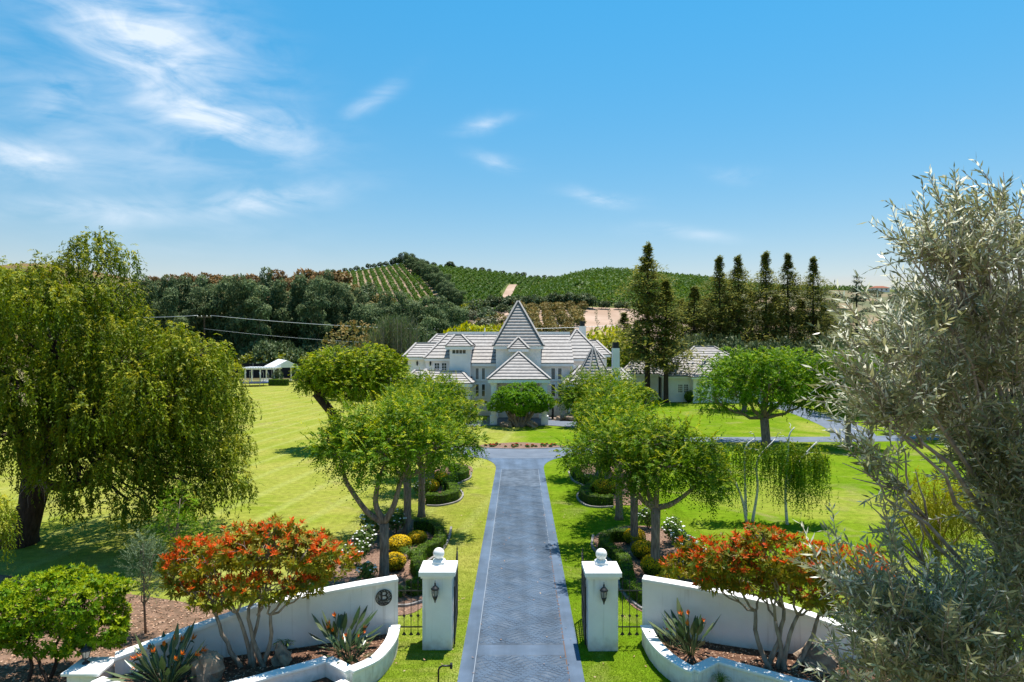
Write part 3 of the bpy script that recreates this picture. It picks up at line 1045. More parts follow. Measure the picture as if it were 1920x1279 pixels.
def garden_wall(hw, label):
    c = hw[0]
    t = thing('garden_wall', label, 'wall', (c[0], c[1], 0), 'tall curved garden walls')
    p = smooth_path(hw, 6)
    sweep(MB(), p, 0.26, -0.1).build('wall', M['white'], t)
    cp = [(x, y, z + 0.115) for x, y, z in p]
    sweep(MB(), cp, 0.44, 0, dz0=0.112).build('coping', M['cap'], t, bevel=0.02, seg=2)
    return t


def planter(runs, label):
    c = runs[0][0]
    t = thing('planter_wall', label, 'planter', (c[0], c[1], 0), 'low planter walls')
    for i, r in enumerate(runs):
        p = smooth_path(r, 5) if len(r) > 2 else r
        sweep(MB(), p, 0.24, -0.1).build('wall', M['white'], t)
        sweep(MB(), [(x, y, z + 0.09 + 0.002 * i) for x, y, z in p], 0.36, 0, dz0=0.088).build('coping', M['cap'], t, bevel=0.018, seg=2)
    return t


garden_wall(HWL, 'tall curved white garden wall carrying the round B medallion')
garden_wall(mirr(HWL), 'tall curved white garden wall without a medallion, running under the olive tree')
planter([PLL, PLL2, PLL3], 'low white planter wall below the B medallion')
PR3 = [(6.02, 20.12, 0.56)] + [(0.54 - a - 0.02, b, c) for a, b, c in PLL3[1:]]
planter([PLR, [(5.20, 19.45, 0.56), (6.02, 20.12, 0.56)], PR3], 'low white planter wall on the side without a medallion')
# front step planters
t = thing('planter_wall', 'lowest white planter wall stepping out in front of the medallion planter', 'planter', (-4.7, 19.1, 0), 'low planter walls')
st = [(-4.66, 19.28, 0.34), (-5.3, 18.6, 0.34), (-6.2, 18.0, 0.34), (-7.5, 17.5, 0.34)]
sweep(MB(), smooth_path(st, 5), 0.22, -0.1).build('wall', M['white'], t)
sweep(MB(), [(a, b, c + 0.085) for a, b, c in smooth_path(st, 5)], 0.34, 0, dz0=0.083).build('coping', M['cap'], t, bevel=0.015)

# soil inside the planters
sheet('planter_soil', [p[:2] for p in HWL] + [p[:2] for p in (PLL + PLL2[1:] + PLL3[1:])[::-1]], 0.30, M['soil'])
sheet('planter_soil', [p[:2] for p in mirr(HWL)] + [p[:2] for p in (PLR + [(6.02, 20.12)] + PR3[1:])[::-1]], 0.30, M['soil'])
sheet('planter_soil', [(-4.7, 19.3), (-5.3, 18.6), (-6.2, 18.0), (-7.5, 17.6), (-7.5, 18.6), (-6.6, 19.2), (-5.45, 20.0)], 0.16, M['soil'])

# end pier with a lantern on it
t = thing('wall_pier', 'square white end pier at the low end of the medallion wall', 'pier', (-12.0, 19.45, 0))
MB().box(-12.42, -11.58, 19.03, 19.87, -0.1, 0.68).build('shaft', M['white'], t, bevel=0.012)
c = MB(); c.box(-12.53, -11.47, 18.93, 19.97, 0.68, 0.77); c.build('cap', M['cap'], t, bevel=0.02, seg=2)
t = thing('post_lantern', 'small black lantern standing on the white end pier', 'lantern', (-12.2, 19.55, 0.77))
c0 = (-12.2, 19.55, 0.77)
MB().lathe(c0, [(0.10, 0), (0.10, 0.03), (0.04, 0.05), (0.035, 0.1), (0.08, 0.15), (0.085, 0.17)], 12).build('foot', M['iron'], t, smooth=True)
MB().lathe((c0[0], c0[1], c0[2] + 0.17), [(0.075, 0), (0.12, 0.17), (0.125, 0.2)], 8).build('glass', M['lampglass'], t)
cg = MB()
for k in range(6):
    a = 2 * math.pi * k / 6
    cg.tube([(c0[0] + r * math.cos(a), c0[1] + r * math.sin(a), c0[2] + z) for r, z in ((0.08, 0.16), (0.11, 0.27), (0.133, 0.375))], 0.008, 5)
cg.build('cage', M['iron'], t)
MB().lathe((c0[0], c0[1], c0[2] + 0.37), [(0.16, 0), (0.165, 0.02), (0.11, 0.07), (0.05, 0.11), (0.03, 0.14), (0.012, 0.2)], 12).build('lid', M['iron'], t, smooth=True)

# dry leaves blown into the planters, the beds and onto the near turf
lp = []
for poly, n_, z_ in (([p[:2] for p in HWL] + [p[:2] for p in (PLL + PLL2[1:] + PLL3[1:])[::-1]], 1500, 0.305), ([p[:2] for p in mirr(HWL)] + [p[:2] for p in (PLR + [(6.02, 20.12)] + PR3[1:])[::-1]], 1500, 0.305), (bedL, 900, 0.03), (bedR, 900, 0.03)):
    pa = np.array([q[:2] for q in poly]); lo_, hi_ = pa.min(0), pa.max(0)
    q = rng.uniform(lo_, hi_, (n_ * 2, 2)); q = q[in_poly(q[:, 0], q[:, 1], [tuple(a) for a in pa])][:n_]
    lp.append(np.column_stack([q, np.full(len(q), z_) + rng.uniform(0, 0.02, len(q))]))
q = np.column_stack([rng.uniform(-9, 10, 420), rng.uniform(18.5, 40, 420), np.full(420, 0.06)])
lp.append(q[np.abs(q[:, 0] - 0.4) > 0.4])
lp = np.concatenate(lp); n_ = len(lp)
dl_ = nrm(rv(n_) * np.array([1, 1, 0.3])); sl_ = nrm(np.cross(dl_, UP + rv(n_) * 0.5))
tag(link_mesh('leaf_litter', leaves_mesh('leaf_litter', [(lp, dl_, sl_, rng.uniform(0.05, 0.12, n_), 0.022, rng.random(n_), rng.random(n_) ** 3)], M['dryleaf'])), kind='stuff')

# ------------------------------------------------------------------ the medallion: ring, B, scrolls, name band
mx, mz = X(710, 22.42), Z(1121.5, 22.42)
wp = smooth_path(HWL, 6)
j = min(range(len(wp)), key=lambda i: abs(wp[i][0] - mx))
tx, ty = wp[j][0] - wp[j + 1][0], wp[j][1] - wp[j + 1][1]
l = math.hypot(tx, ty); tx /= l; ty /= l
nx_, ny_ = ty, -tx           # towards the camera
t = thing('medallion', 'round black metal medallion with the letter B on the white wall', 'sign', (wp[j][0] + nx_ * 0.15, wp[j][1] + ny_ * 0.15, mz))
mo = Vector((wp[j][0] + nx_ * 0.155, wp[j][1] + ny_ * 0.155, mz))


def mp_(u, v, w=0.0):
    return (mo.x + tx * u + nx_ * w, mo.y + ty * u + ny_ * w, mo.z + v)


def flat_strip(mb, pts, w, d=0.02):
    """flat cut-metal strip along a path in the medallion plane"""
    n = len(pts)
    A = []; B = []
    for i in range(n):
        a = pts[max(i - 1, 0)]; b = pts[min(i + 1, n - 1)]
        du, dv = b[0] - a[0], b[1] - a[1]
        l_ = math.hypot(du, dv) or 1
        A.append((pts[i][0] - dv / l_ * w / 2, pts[i][1] + du / l_ * w / 2)); B.append((pts[i][0] + dv / l_ * w / 2, pts[i][1] - du / l_ * w / 2))
    vs = []
    for a, b in zip(A, B):
        vs += [mp_(*a, 0), mp_(*b, 0), mp_(*b, d), mp_(*a, d)]
    fs = []
    for i in range(n - 1):
        q = 4 * i
        fs += [(q + 3, q + 2, q + 6, q + 7), (q + 2, q + 1, q + 5, q + 6), (q, q + 3, q + 7, q + 4)]
    mb.add(vs, fs)


def arc(cx, cy, r, a0, a1, n=16):
    return [(cx + r * math.cos(R(a0 + (a1 - a0) * i / n)), cy + r * math.sin(R(a0 + (a1 - a0) * i / n))) for i in range(n + 1)]


b = MB(); flat_strip(b, arc(0, 0, 0.255, 0, 360, 40), 0.03); b.build('outer_ring', M['iron'], t)
b = MB()
flat_strip(b, [(-0.075, -0.075), (-0.075, 0.205)], 0.062, 0.024)
flat_strip(b, [(-0.125, 0.197), (0.03, 0.197)] + arc(0.03, 0.132, 0.065, 90, -90, 12) + [(-0.05, 0.067)], 0.024, 0.025)
flat_strip(b, [(-0.05, 0.057), (0.04, 0.057)] + arc(0.04, -0.008, 0.065, 90, -90, 12) + [(-0.125, -0.073)], 0.024, 0.026)
flat_strip(b, arc(0.028, 0.132, 0.072, 70, -70, 10), 0.05, 0.0245)
flat_strip(b, arc(0.04, -0.008, 0.074, 70, -70, 10), 0.054, 0.0235)
b.build('letter', M['iron'], t)
b = MB()
for (u, v, r, a0, a1) in ((-0.165, 0.12, 0.045, -60, 230), (-0.185, 0.03, 0.042, 20, 320), (-0.165, -0.055, 0.045, 0, 300), (0.17, 0.12, 0.042, -120, 200), (0.2, 0.04, 0.04, 100, 400), (0.185, -0.045, 0.04, 60, 360), (-0.06, -0.215, 0.05, 20, 160), (0.06, -0.215, 0.05, 20, 160), (0.0, -0.235, 0.03, 0, 180), (0.03, 0.245, 0.05, 190, 330), (-0.06, 0.245, 0.05, 210, 350)):
    b = MB(); flat_strip(b, arc(u, v, r, a0, a1, 16), 0.012, 0.018)
    flat_strip(b, arc(u + 0.008, v, r * 0.45, a0 + 90, a1 + 60, 10), 0.011, 0.017); flat_strip(b, [(u + 0.008, v), (u + r, v)], 0.008, 0.016); b.build('scroll', M['iron'], t)
b = MB()
flat_strip(b, [(-0.19, -0.10), (0.19, -0.10)], 0.016, 0.021); flat_strip(b, [(-0.17, -0.185), (0.17, -0.185)], 0.016, 0.021)
GL = {'M': [[(0, 0), (0, 1), (.5, .35), (1, 1), (1, 0)]], 'U': [[(0, 1), (0, .2), (.5, 0), (1, .2), (1, 1)]], 'S': [[(1, .9), (.2, 1), (.1, .6), (.9, .42), (.85, .05), (0, .1)]],
      'E': [[(1, 1), (0, 1), (0, 0), (1, 0)], [(0, .5), (.8, .5)]], 'L': [[(0, 1), (0, 0), (1, 0)]]}
for i, ch in enumerate('MUSSEL'):
    for s in GL[ch]:
        flat_strip(b, [(-0.165 + i * 0.057 + q[0] * 0.038, -0.176 + q[1] * 0.068) for q in s], 0.012, 0.022)
b.build('name_band', M['iron'], t)

# bent black pipe (gate call post) at the edge of the drive
t = thing('call_post', 'bent black pipe post with a small box on its end', 'post', (X(822, 19.9), 19.6, 0))
px0, px1 = X(822, 19.6), X(845, 19.6)
yb = 19.6
zt = Z(1247, 19.6)
MB().tube([(px0, yb, -0.1), (px0, yb, zt - 0.14), (px0 + 0.03, yb, zt - 0.05), (px0 + 0.11, yb, zt), (px1, yb, zt)], 0.028, 8).build('pipe', M['iron'], t, smooth=True)
MB().box(px1 - 0.02, px1 + 0.05, yb - 0.06, yb + 0.06, zt - 0.07, zt + 0.07).build('head', M['iron'], t, bevel=0.01)

# ================================================================== the house
M['tile'] = mat('pale_concrete_roof_tile', (0.41, 0.38, 0.355), 0.85, (0.31, 0.285, 0.268), 2.2, 0.3, 18, 0.2, stretch=(1.2, 1, 3), detail=8)
M['tile_shadow'] = mat('tile_shadow_line', (0.075, 0.072, 0.075), 0.9)  # charcoal colour stands in for the shadow under the tile noses
M['hwall'] = mat('house_stucco', (0.86, 0.83, 0.785), 0.9, (0.78, 0.75, 0.70), 0.8, 0.25, 30, 0.15)
M['trim'] = mat('white_trim_paint', (0.88, 0.865, 0.84), 0.6, (0.82, 0.805, 0.78), 1.0, 0.0, 30, 0.3)
M['glass'] = mat('window_glass', (0.03, 0.045, 0.05), 0.06, None, spec=0.8)
M['blind'] = mat('window_with_blind', (0.17, 0.19, 0.195), 0.25, (0.12, 0.135, 0.14), 3, spec=0.6, stretch=(0.3, 1, 9))
M['dark'] = mat('black_metal_cap', (0.02, 0.022, 0.024), 0.6)
M['wood'] = mat('dark_wood_door', (0.07, 0.04, 0.025), 0.5, (0.04, 0.022, 0.014), 3, stretch=(5, 5, 0.5))


def slope(mb, e0, e1, r1, r0, n, lift=0.10):
    e0, e1, r1, r0 = [Vector(p) for p in (e0, e1, r1, r0)]
    N = (e1 - e0).cross((r0 + r1) / 2 - e0).normalized()
    if N.z < 0:
        N = -N
    for i in range(n):
        t0, t1 = i / n, (i + 1) / n
        a = e0.lerp(r0, t0); b = e1.lerp(r1, t0); c = e1.lerp(r1, t1); d = e0.lerp(r0, t1)
        au, bu = a + N * lift, b + N * lift
        cu, du = c + N * 0.012, d + N * 0.012
        if (c - d).length < 1e-3:
            mb.add([au, bu, cu], [(0, 1, 2)], 0)
        else:
            mb.add([au, bu, cu, du], [(0, 1, 2, 3)], 0)
        mb.add([a - N * 0.01, b - N * 0.01, bu, au], [(0, 1, 2, 3)], 1)  # riser: shadow line of the course, put into its colour


def hip(name, parent, x0, x1, y0, y1, ze, ra, rb, n, fascia=0.34, back=True, lift=0.10, caps=True, front=True):
    """hip roof over a rectangle; ra, rb: the ends of its ridge"""
    mb = MB()
    c00, c10, c11, c01 = (x0, y0, ze), (x1, y0, ze), (x1, y1, ze), (x0, y1, ze)
    along_y = abs(ra[0] - rb[0]) < 0.02 and abs(ra[1] - rb[1]) > 0.05
    if along_y:        # ra front end, rb rear end
        slope(mb, c00, c10, ra, ra, n, lift); slope(mb, c10, c11, rb, ra, n, lift)
        slope(mb, c11, c01, rb, rb, n, lift); slope(mb, c01, c00, ra, rb, n, lift)
        ends = ((c00, ra), (c10, ra), (c11, rb), (c01, rb))
    else:
        if front:
            slope(mb, c00, c10, rb, ra, n, lift)
        slope(mb, c10, c11, rb, rb, n, lift)
        slope(mb, c11, c01, ra, rb, n, lift); slope(mb, c01, c00, ra, ra, n, lift)
        ends = ((c00, ra), (c10, rb), (c11, rb), (c01, ra))
    roof = mb.build(name, [M['tile'], M['tile_shadow']], parent)
    if caps:
        for p, q in ends[:2] + ends[2:]:
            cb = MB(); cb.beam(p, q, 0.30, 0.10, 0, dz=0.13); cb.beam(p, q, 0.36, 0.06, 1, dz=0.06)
            cb.build('hip_cap', [M['tile'], M['tile_shadow']], roof)
        if (Vector(ra) - Vector(rb)).length > 0.1:
            cb = MB(); cb.beam(ra, rb, 0.36, 0.2, 0, dz=0.08)
            cb.build('ridge_cap', M['tile'], roof)
    if fascia:
        f = MB()
        i = 0.05
        f.box(x0 + i, x1 - i, y0 + i, y1 - i, ze - fascia, ze - 0.012)
        f.build('fascia', M['trim'], roof)
    return roof


def window(parent, x0, x1, z0, z1, y, nx=1, nz=1, fw=0.09, m='glass', mull=0.045, name='window'):
    """frame proud of the wall plane y (front face at y), panes set back in it"""
    f = MB()
    f.box(x0, x0 + fw, y - 0.07, y - 0.002, z0, z1); f.box(x1 - fw, x1, y - 0.07, y - 0.002, z0, z1)
    f.box(x0 + fw, x1 - fw, y - 0.068, y - 0.002, z1 - fw, z1); f.box(x0 + fw, x1 - fw, y - 0.068, y - 0.002, z0, z0 + fw)
    f.box(x0 - 0.05, x1 + 0.05, y - 0.11, y - 0.003, z0 - 0.07, z0 - 0.002)
    iw, ih = (x1 - x0 - 2 * fw), (z1 - z0 - 2 * fw)
    for i in range(1, nx):
        xm = x0 + fw + iw * i / nx
        f.box(xm - mull / 2, xm + mull / 2, y - 0.055, y - 0.003, z0 + fw, z1 - fw)
    for k in range(1, nz):
        zm = z0 + fw + ih * k / nz
        f.box(x0 + fw, x1 - fw, y - 0.053, y - 0.004, zm - mull / 2, zm + mull / 2)
    w = f.build(name, M['trim'], parent)
    MB().box(x0 + fw, x1 - fw, y - 0.03, y - 0.006, z0 + fw, z1 - fw).build('pane', M[m], w)
    return w


house = thing('house', 'large white two storey house with pale tiled hip roofs and a pointed grey spire', 'house', (0.85, 92, 0))
H_ = house
# walls
w = MB()
w.box(-5.8, 8.2, 91.5, 104, -0.1, 6.95); w.build('main_wall', M['hwall'], H_)
MB().box(-11.7, -5.803, 92.4, 104, -0.1, 7.4).build('left_wall', M['hwall'], H_)
MB().box(-14.2, -11.703, 93.1, 101, -0.1, 7.6).build('wing_wall', M['hwall'], H_)
MB().box(8.203, 12.3, 93.1, 103.9, -0.1, 7.3).build('right_wall', M['hwall'], H_)
MB().box(12.303, 13.25, 95.6, 104.5, -0.1, 7.8).build('far_right_wall', M['hwall'], H_)
MB().box(-13.6, -5.35, 86.7, 92.397, -0.1, 4.35).build('lower_left_wall', M['hwall'], H_)
MB().box(7.1, 12.9, 86.7, 93.097, -0.1, 4.25).build('lower_right_wall', M['hwall'], H_)
MB().box(12.903, 14.9, 88.6, 95.597, -0.1, 4.6).build('side_wall', M['hwall'], H_)
# stair tower with its strip window
tw = MB().box(-8.25, -5.5, 90.3, 95, -0.1, 8.92).build('stair_tower', M['hwall'], H_)
# spire tower
MB().box(-2.09, 3.77, 89.0, 94.9, -0.1, 8.95).build('spire_tower', M['hwall'], H_)
MB().box(0.05, 1.63, 87.9, 88.997, 7.0, 8.75).build('gablet_wall', M['hwall'], H_)
# roofs, back to front
hip('roof', H_, -13.2, -4.0, 97, 107, 8.4, (-11.1, 102, 10.96), (-7, 102, 10.96), 8)
hip('roof', H_, -14.78, -9.0, 92.6, 101.5, 7.8, (-13.57, 97, 9.65), (-9.0, 97, 9.65), 6)
mr_ = MB()
slope(mr_, (-11.85, 91.95, 7.65), (-6.2, 91.95, 7.65), (-6.2, 97.5, 11.04), (-9.14, 97.5, 11.04), 8)
slope(mr_, (-6.2, 90.9, 7.02), (8.25, 90.9, 7.02), (8.25, 97.5, 11.04), (-6.2, 97.5, 11.04), 9)
slope(mr_, (8.25, 104.5, 7.02), (-11.85, 104.5, 7.02), (-9.14, 97.5, 11.04), (8.25, 97.5, 11.04), 9)
slope(mr_, (-11.85, 104.5, 7.02), (-11.85, 91.95, 7.65), (-9.14, 97.5, 11.04), (-9.14, 97.5, 11.04), 8)
roof = mr_.build('roof', [M['tile'], M['tile_shadow']], H_)
cb = MB(); cb.beam((-9.14, 97.5, 11.04), (8.25, 97.5, 11.04), 0.5, 0.34, 0, dz=0.1); cb.build('ridge_cap', M['trim'], roof)
cb = MB(); cb.beam((-11.85, 91.95, 7.65), (-9.14, 97.5, 11.04), 0.3, 0.1, 0, dz=0.13); cb.beam((-11.85, 91.95, 7.65), (-9.14, 97.5, 11.04), 0.36, 0.06, 1, dz=0.06); cb.build('hip_cap', [M['tile'], M['tile_shadow']], roof)
f = MB(); f.box(-5.4, 8.2, 90.95, 91.497, 6.62, 7.0); f.build('fascia', M['trim'], roof)
f = MB(); f.box(-11.8, -8.3, 92.0, 92.397, 7.28, 7.63); f.build('fascia', M['trim'], roof)
hip('roof', H_, 6.2, 12.55, 92.5, 104.5, 7.6, (9.3, 98.3, 11.62), (9.3, 99.2, 11.62), 9)
hip('roof', H_, 8.6, 13.78, 95, 105.2, 8.1, (10.2, 100, 10.0), (12.35, 100, 10.0), 6)
hip('roof', H_, -8.85, -5.2, 89.9, 94.6, 9.3, (-7.7, 92.3, 10.78), (-6.8, 92.3, 10.78), 5, 0.42)
sp_roof = hip('spire_roof', H_, -2.45, 4.13, 88.6, 95.2, 9.36, (0.84, 91.9, 15.32), (0.84, 91.9, 15.321), 15, 0.42)
hip('roof', H_, -0.5, 2.16, 87.4, 90.6, 9.0, (0.83, 89.1, 10.4), (0.83, 90.0, 10.4), 5, 0.38)
# lower left wing roofs
hip('roof', H_, -14.1, -4.97, 86.0, 92.38, 4.62, (-12.7, 89.9, 6.1), (-6.6, 89.6, 5.95), 5, 0.42)
hip('roof', H_, -12.25, -9.4, 84.7, 90.4, 4.56, (-11.2, 88.2, 6.2), (-11.2, 89.6, 6.2), 5, 0.36)
MB().box(-11.9, -9.75, 85.2, 86.697, -0.1, 4.25).build('bay_wall', M['hwall'], H_)
# right wing
hip('roof', H_, 6.65, 13.3, 86.0, 93.08, 4.49, (9.1, 90, 6.7), (11.4, 90, 6.7), 6, 0.36)
hip('roof', H_, 11.2, 15.45, 88.0, 96.5, 4.9, (12.6, 92, 6.3), (14.6, 92, 6.3), 5, 0.34)
# octagonal turret roof
tm = MB(); tcx, tcy = 10.57, 88.6
oct_ = [(tcx + 2.35 * math.cos(R(22.5 + 45 * k)), tcy + 2.35 * math.sin(R(22.5 + 45 * k)), 5.05) for k in range(8)]
apx = (tcx, tcy, 9.2)
for k in range(8):
    slope(tm, oct_[k], oct_[(k + 1) % 8], apx, apx, 11)
tr_ = tm.build('turret_roof', [M['tile'], M['tile_shadow']], H_)
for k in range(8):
    cb = MB(); cb.beam(oct_[k], apx, 0.2, 0.1, 0, dz=0.12); cb.beam(oct_[k], apx, 0.27, 0.06, 1, dz=0.06); cb.build('hip_cap', [M['tile'], M['tile_shadow']], tr_)
MB().prism([(tcx + 2.28 * math.cos(R(22.5 + 45 * k)), tcy + 2.28 * math.sin(R(22.5 + 45 * k))) for k in range(8)], 4.72, 5.04).build('fascia', M['trim'], tr_)
MB().prism([(tcx + 1.9 * math.cos(R(22.5 + 45 * k)), tcy + 1.9 * math.sin(R(22.5 + 45 * k))) for k in range(8)], -0.1, 4.717).build('turret_wall', M['hwall'], H_)
# porte-cochere
pr = hip('porch_roof', H_, -2.91, 4.55, 81.0, 89.6, 5.42, (0.85, 85.3, 8.55), (0.85, 89.5, 8.55), 9, 0.40)
for cx_ in (-2.2, 3.9):
    for cy_ in (81.75, 88.4):
        c = MB()
        c.box(cx_ - 0.30, cx_ + 0.30, cy_ - 0.30, cy_ + 0.30, 1.05, 5.0)
        c.box(cx_ - 0.42, cx_ + 0.42, cy_ - 0.42, cy_ + 0.42, -0.1, 1.0); c.box(cx_ - 0.46, cx_ + 0.46, cy_ - 0.46, cy_ + 0.46, 1.0, 1.05)
        c.box(cx_ - 0.38, cx_ + 0.38, cy_ - 0.38, cy_ + 0.38, 4.75, 5.005)
        c.build('porch_column', M['trim'], H_, bevel=0.01)
# entrance doors, deep in the porch
for x0 in (-0.5, 0.88):
    d = MB().box(x0, x0 + 1.3, 88.93, 88.997, 0.05, 2.9).build('door', M['wood'], H_)
    MB().box(x0 + (1.1 if x0 < 0 else 0.1), x0 + (1.16 if x0 < 0 else 0.16), 88.86, 88.927, 1.0, 1.5).build('handle', M['dark'], d)
# windows
for px0, px1 in ((889.8, 899.6), (901.4, 911.4), (1031.6, 1042.8), (1044.2, 1055)):
    window(H_, X(px0, 91.5), X(px1, 91.5), Z(712, 91.5), Z(687, 91.5), 91.5, 1, 1, 0.16, 'blind')
    window(H_, X(px0, 91.5), X(px1, 91.5), Z(744, 91.5), Z(717, 91.5), 91.5, 1, 2, 0.16, 'glass')
window(H_, X(847.2, 90.3), X(874.3, 90.3), Z(662.5, 90.3), Z(653.8, 90.3), 90.3, 4, 1, 0.07, 'glass', 0.07)
for px0, px1 in ((813.2, 825.4), (826.8, 838.8)):
    window(H_, X(px0, 92.4), X(px1, 92.4), 5.75, Z(677.8, 92.4), 92.4, 2, 3, 0.13, 'glass', 0.05)
window(H_, X(853.4, 86.7), X(873.6, 86.7), 2.0, Z(727, 86.7), 86.7, 4, 3, 0.11, 'glass', 0.05)
window(H_, X(838, 86.7), X(850, 86.7), 2.0, Z(727, 86.7), 86.7, 2, 3, 0.11, 'glass', 0.05)
window(H_, 10.9, 12.2, 1.2, 3.4, 86.7, 2, 3, 0.11, 'glass', 0.05)
lv = MB()
for i in range(9):
    z0 = Z(687, 93.1) + i * 0.094
    lv.box(X(792.3, 93.1), X(800, 93.1), 93.05, 93.097, z0, z0 + 0.06)
lv.build('louvre_vent', M['trim'], H_)
# chimneys, vent pipe, downpipe
c = MB().box(9.94, 10.9, 100.6, 101.5, 6, 12.2).build('chimney', M['hwall'], H_)
MB().box(10.08, 10.76, 100.75, 101.35, 12.2, 12.95).build('chimney_cap', M['dark'], c)
c = MB().box(12.62, 13.5, 85.6, 86.5, -0.1, 9.1).build('chimney', M['hwall'], H_)
MB().box(12.70, 13.42, 85.68, 86.42, 9.1, 9.86).build('chimney_cap', M['dark'], c)
MB().tube([(-3.88, 97.3, 10.8), (-3.88, 97.3, 11.85)], 0.09, 8).build('vent_pipe', M['trim'], H_)
dp = MB(); dp.box(8.05, 8.45, 90.75, 91.0, 6.3, 6.72); dp.box(8.18, 8.30, 91.32, 91.44, 0, 6.6)
dp.build('downpipe', M['trim'], H_)
for px_, y_, lb in ((782.5, 93.1, 'small dark sconce left of the louvred vent on the upper storey wall'), (807.2, 92.4, 'small dark sconce right of the louvred vent, by the upper glazed doors')):
    t = thing('wall_sconce', lb, 'sconce', (X(px_, y_), y_, Z(680, y_)), 'sconces on the upper storey wall')
    c = (X(px_, y_), y_ - 0.14, Z(680, y_))
    MB().lathe((c[0], c[1], c[2] - 0.3), [(0.03, 0), (0.11, 0.15), (0.13, 0.45), (0.05, 0.6), (0.02, 0.72)], 8).build('lamp_body', M['dark'], t)
    MB().box(c[0] - 0.05, c[0] + 0.05, y_ - 0.05, y_ - 0.004, c[2] - 0.2, c[2] + 0.2).build('bracket', M['dark'], t)

# ------------------------------------------------------------------ garage house to the right
gh = thing('garage_house', 'low white outbuilding with a steep pale tiled hip roof behind the round lawn tree', 'building', (33, 115, 0))
MB().box(25.6, 41.4, 112, 126.4, -0.1, 4.1).build('wall', M['hwall'], gh)
MB().box(29.2, 36.6, 110, 111.997, -0.1, 4.1).build('bay_wall', M['hwall'], gh)
hip('roof', gh, 25.0, 42.0, 111.4, 127, 4.2, (31.9, 119.2, 9.0), (35.2, 119.2, 9.0), 12, 0.3)
hip('roof', gh, 28.75, 37.05, 109.4, 119, 4.17, (32.9, 114.3, 7.3), (32.9, 117, 7.3), 8, 0.3)
window(gh, X(1270.5, 112), X(1280.5, 112), Z(735.5, 112), Z(718.5, 112), 112, 3, 4, 0.1, 'glass', 0.05)
window(gh, X(1281.5, 112), X(1291, 112), Z(735.5, 112), Z(718.5, 112), 112, 3, 4, 0.1, 'glass', 0.05)
for x0 in (29.6, 33.1):
    d = MB().box(x0, x0 + 3.0, 109.93, 109.997, 0.02, 2.4).build('garage_door', M['trim'], gh)
    for r_ in range(4):
        for c_ in range(4):
            MB().box(x0 + 0.1 + c_ * 0.72, x0 + 0.74 + c_ * 0.72, 109.9, 109.928, 0.1 + r_ * 0.58, 0.58 + r_ * 0.58).build('panel', M['trim'], d)
lk = thing('link_building', 'small pale tiled outbuilding glimpsed between the tall redwood trunks', 'building', (22, 119, 0))
MB().box(19.0, 25.0, 116.5, 123.5, -0.1, 4.3).build('wall', M['hwall'], lk)
hip('roof', lk, 18.4, 25.58, 115.9, 124.1, 4.4, (21, 120, 6.3), (23, 120, 6.3), 5, 0.3)

# ------------------------------------------------------------------ far left: trampoline, pergola, gazebo, court screen
M['blue'] = mat('blue_vinyl_pad', (0.03, 0.07, 0.25), 0.5)
M['steel'] = mat('galvanised_steel', (0.45, 0.46, 0.47), 0.4, None, metal=0.7)
M['net'] = mat('black_screen_mesh', (0.012, 0.014, 0.018), 0.9)
M['tarp'] = mat('white_sheet_roof', (0.80, 0.80, 0.80), 0.5, (0.72, 0.72, 0.73), 0.8)
tcx, tcy = -57.3, 152.0
t = thing('trampoline', 'round trampoline with a blue padded rim at the far lawn edge', 'trampoline', (tcx, tcy, 0))
c24 = lambda r, z: [(tcx + r * math.cos(2 * math.pi * k / 28), tcy + r * math.sin(2 * math.pi * k / 28), z) for k in range(29)]
MB().prism([p[:2] for p in c24(2.6, 0)][:-1], 0.74, 0.77).build('jump_mat', M['net'], t)
b = MB(); sweep(b, [(p[0], p[1], 0.86) for p in c24(2.85, 0)], 0.42, 0.70); b.build('rim_pad', M['blue'], t)
for k in range(6):
    a = 2 * math.pi * k / 6 + 0.2
    MB().tube([(tcx + 2.95 * math.cos(a), tcy + 2.95 * math.sin(a), 0), (tcx + 2.98 * math.cos(a), tcy + 2.98 * math.sin(a), 2.6), (tcx + 2.7 * math.cos(a), tcy + 2.7 * math.sin(a), 3.2)], 0.06, 6).build('pole', M['steel'], t)
t = thing('pergola', 'flat white pergola on posts behind the trampoline', 'pergola', (-59, 162, 0))
for x_ in (-62.5, -59.0, -55.8):
    for y_ in (160, 164):
        MB().box(x_ - 0.12, x_ + 0.12, y_ - 0.12, y_ + 0.12, -0.05, 3.3).build('post', M['trim'], t)
for y_ in (160, 164):
    MB().box(-63.0, -55.3, y_ - 0.1, y_ + 0.1, 3.3, 3.6).build('beam', M['trim'], t)
for i in range(13):
    x_ = -63 + i * 0.62
    MB().box(x_, x_ + 0.22, 159.2, 164.8, 3.602, 3.85).build('rafter', M['tarp'], t)
t = thing('gazebo', 'open white gazebo with a gabled sheet roof beside the pergola', 'gazebo', (-56, 168, 0))
A_, B_ = Vector((-58.5, 171, 5.5)), Vector((-54.2, 164.5, 5.35))
dr = (B_ - A_).normalized(); sd = Vector((dr.y, -dr.x, 0)).normalized() * 3.5
rf = MB()
for s in (1, -1):
    e0 = A_ + sd * s - Vector((0, 0, 1.75)); e1 = B_ + sd * s - Vector((0, 0, 1.75))
    rf.add([A_, B_, e1, e0, A_ - Vector((0, 0, .12)), B_ - Vector((0, 0, .12)), e1 - Vector((0, 0, .12)), e0 - Vector((0, 0, .12))], [(0, 1, 2, 3), (7, 6, 5, 4), (1, 5, 6, 2), (2, 6, 7, 3), (3, 7, 4, 0)])
rf.build('roof', M['tarp'], t)
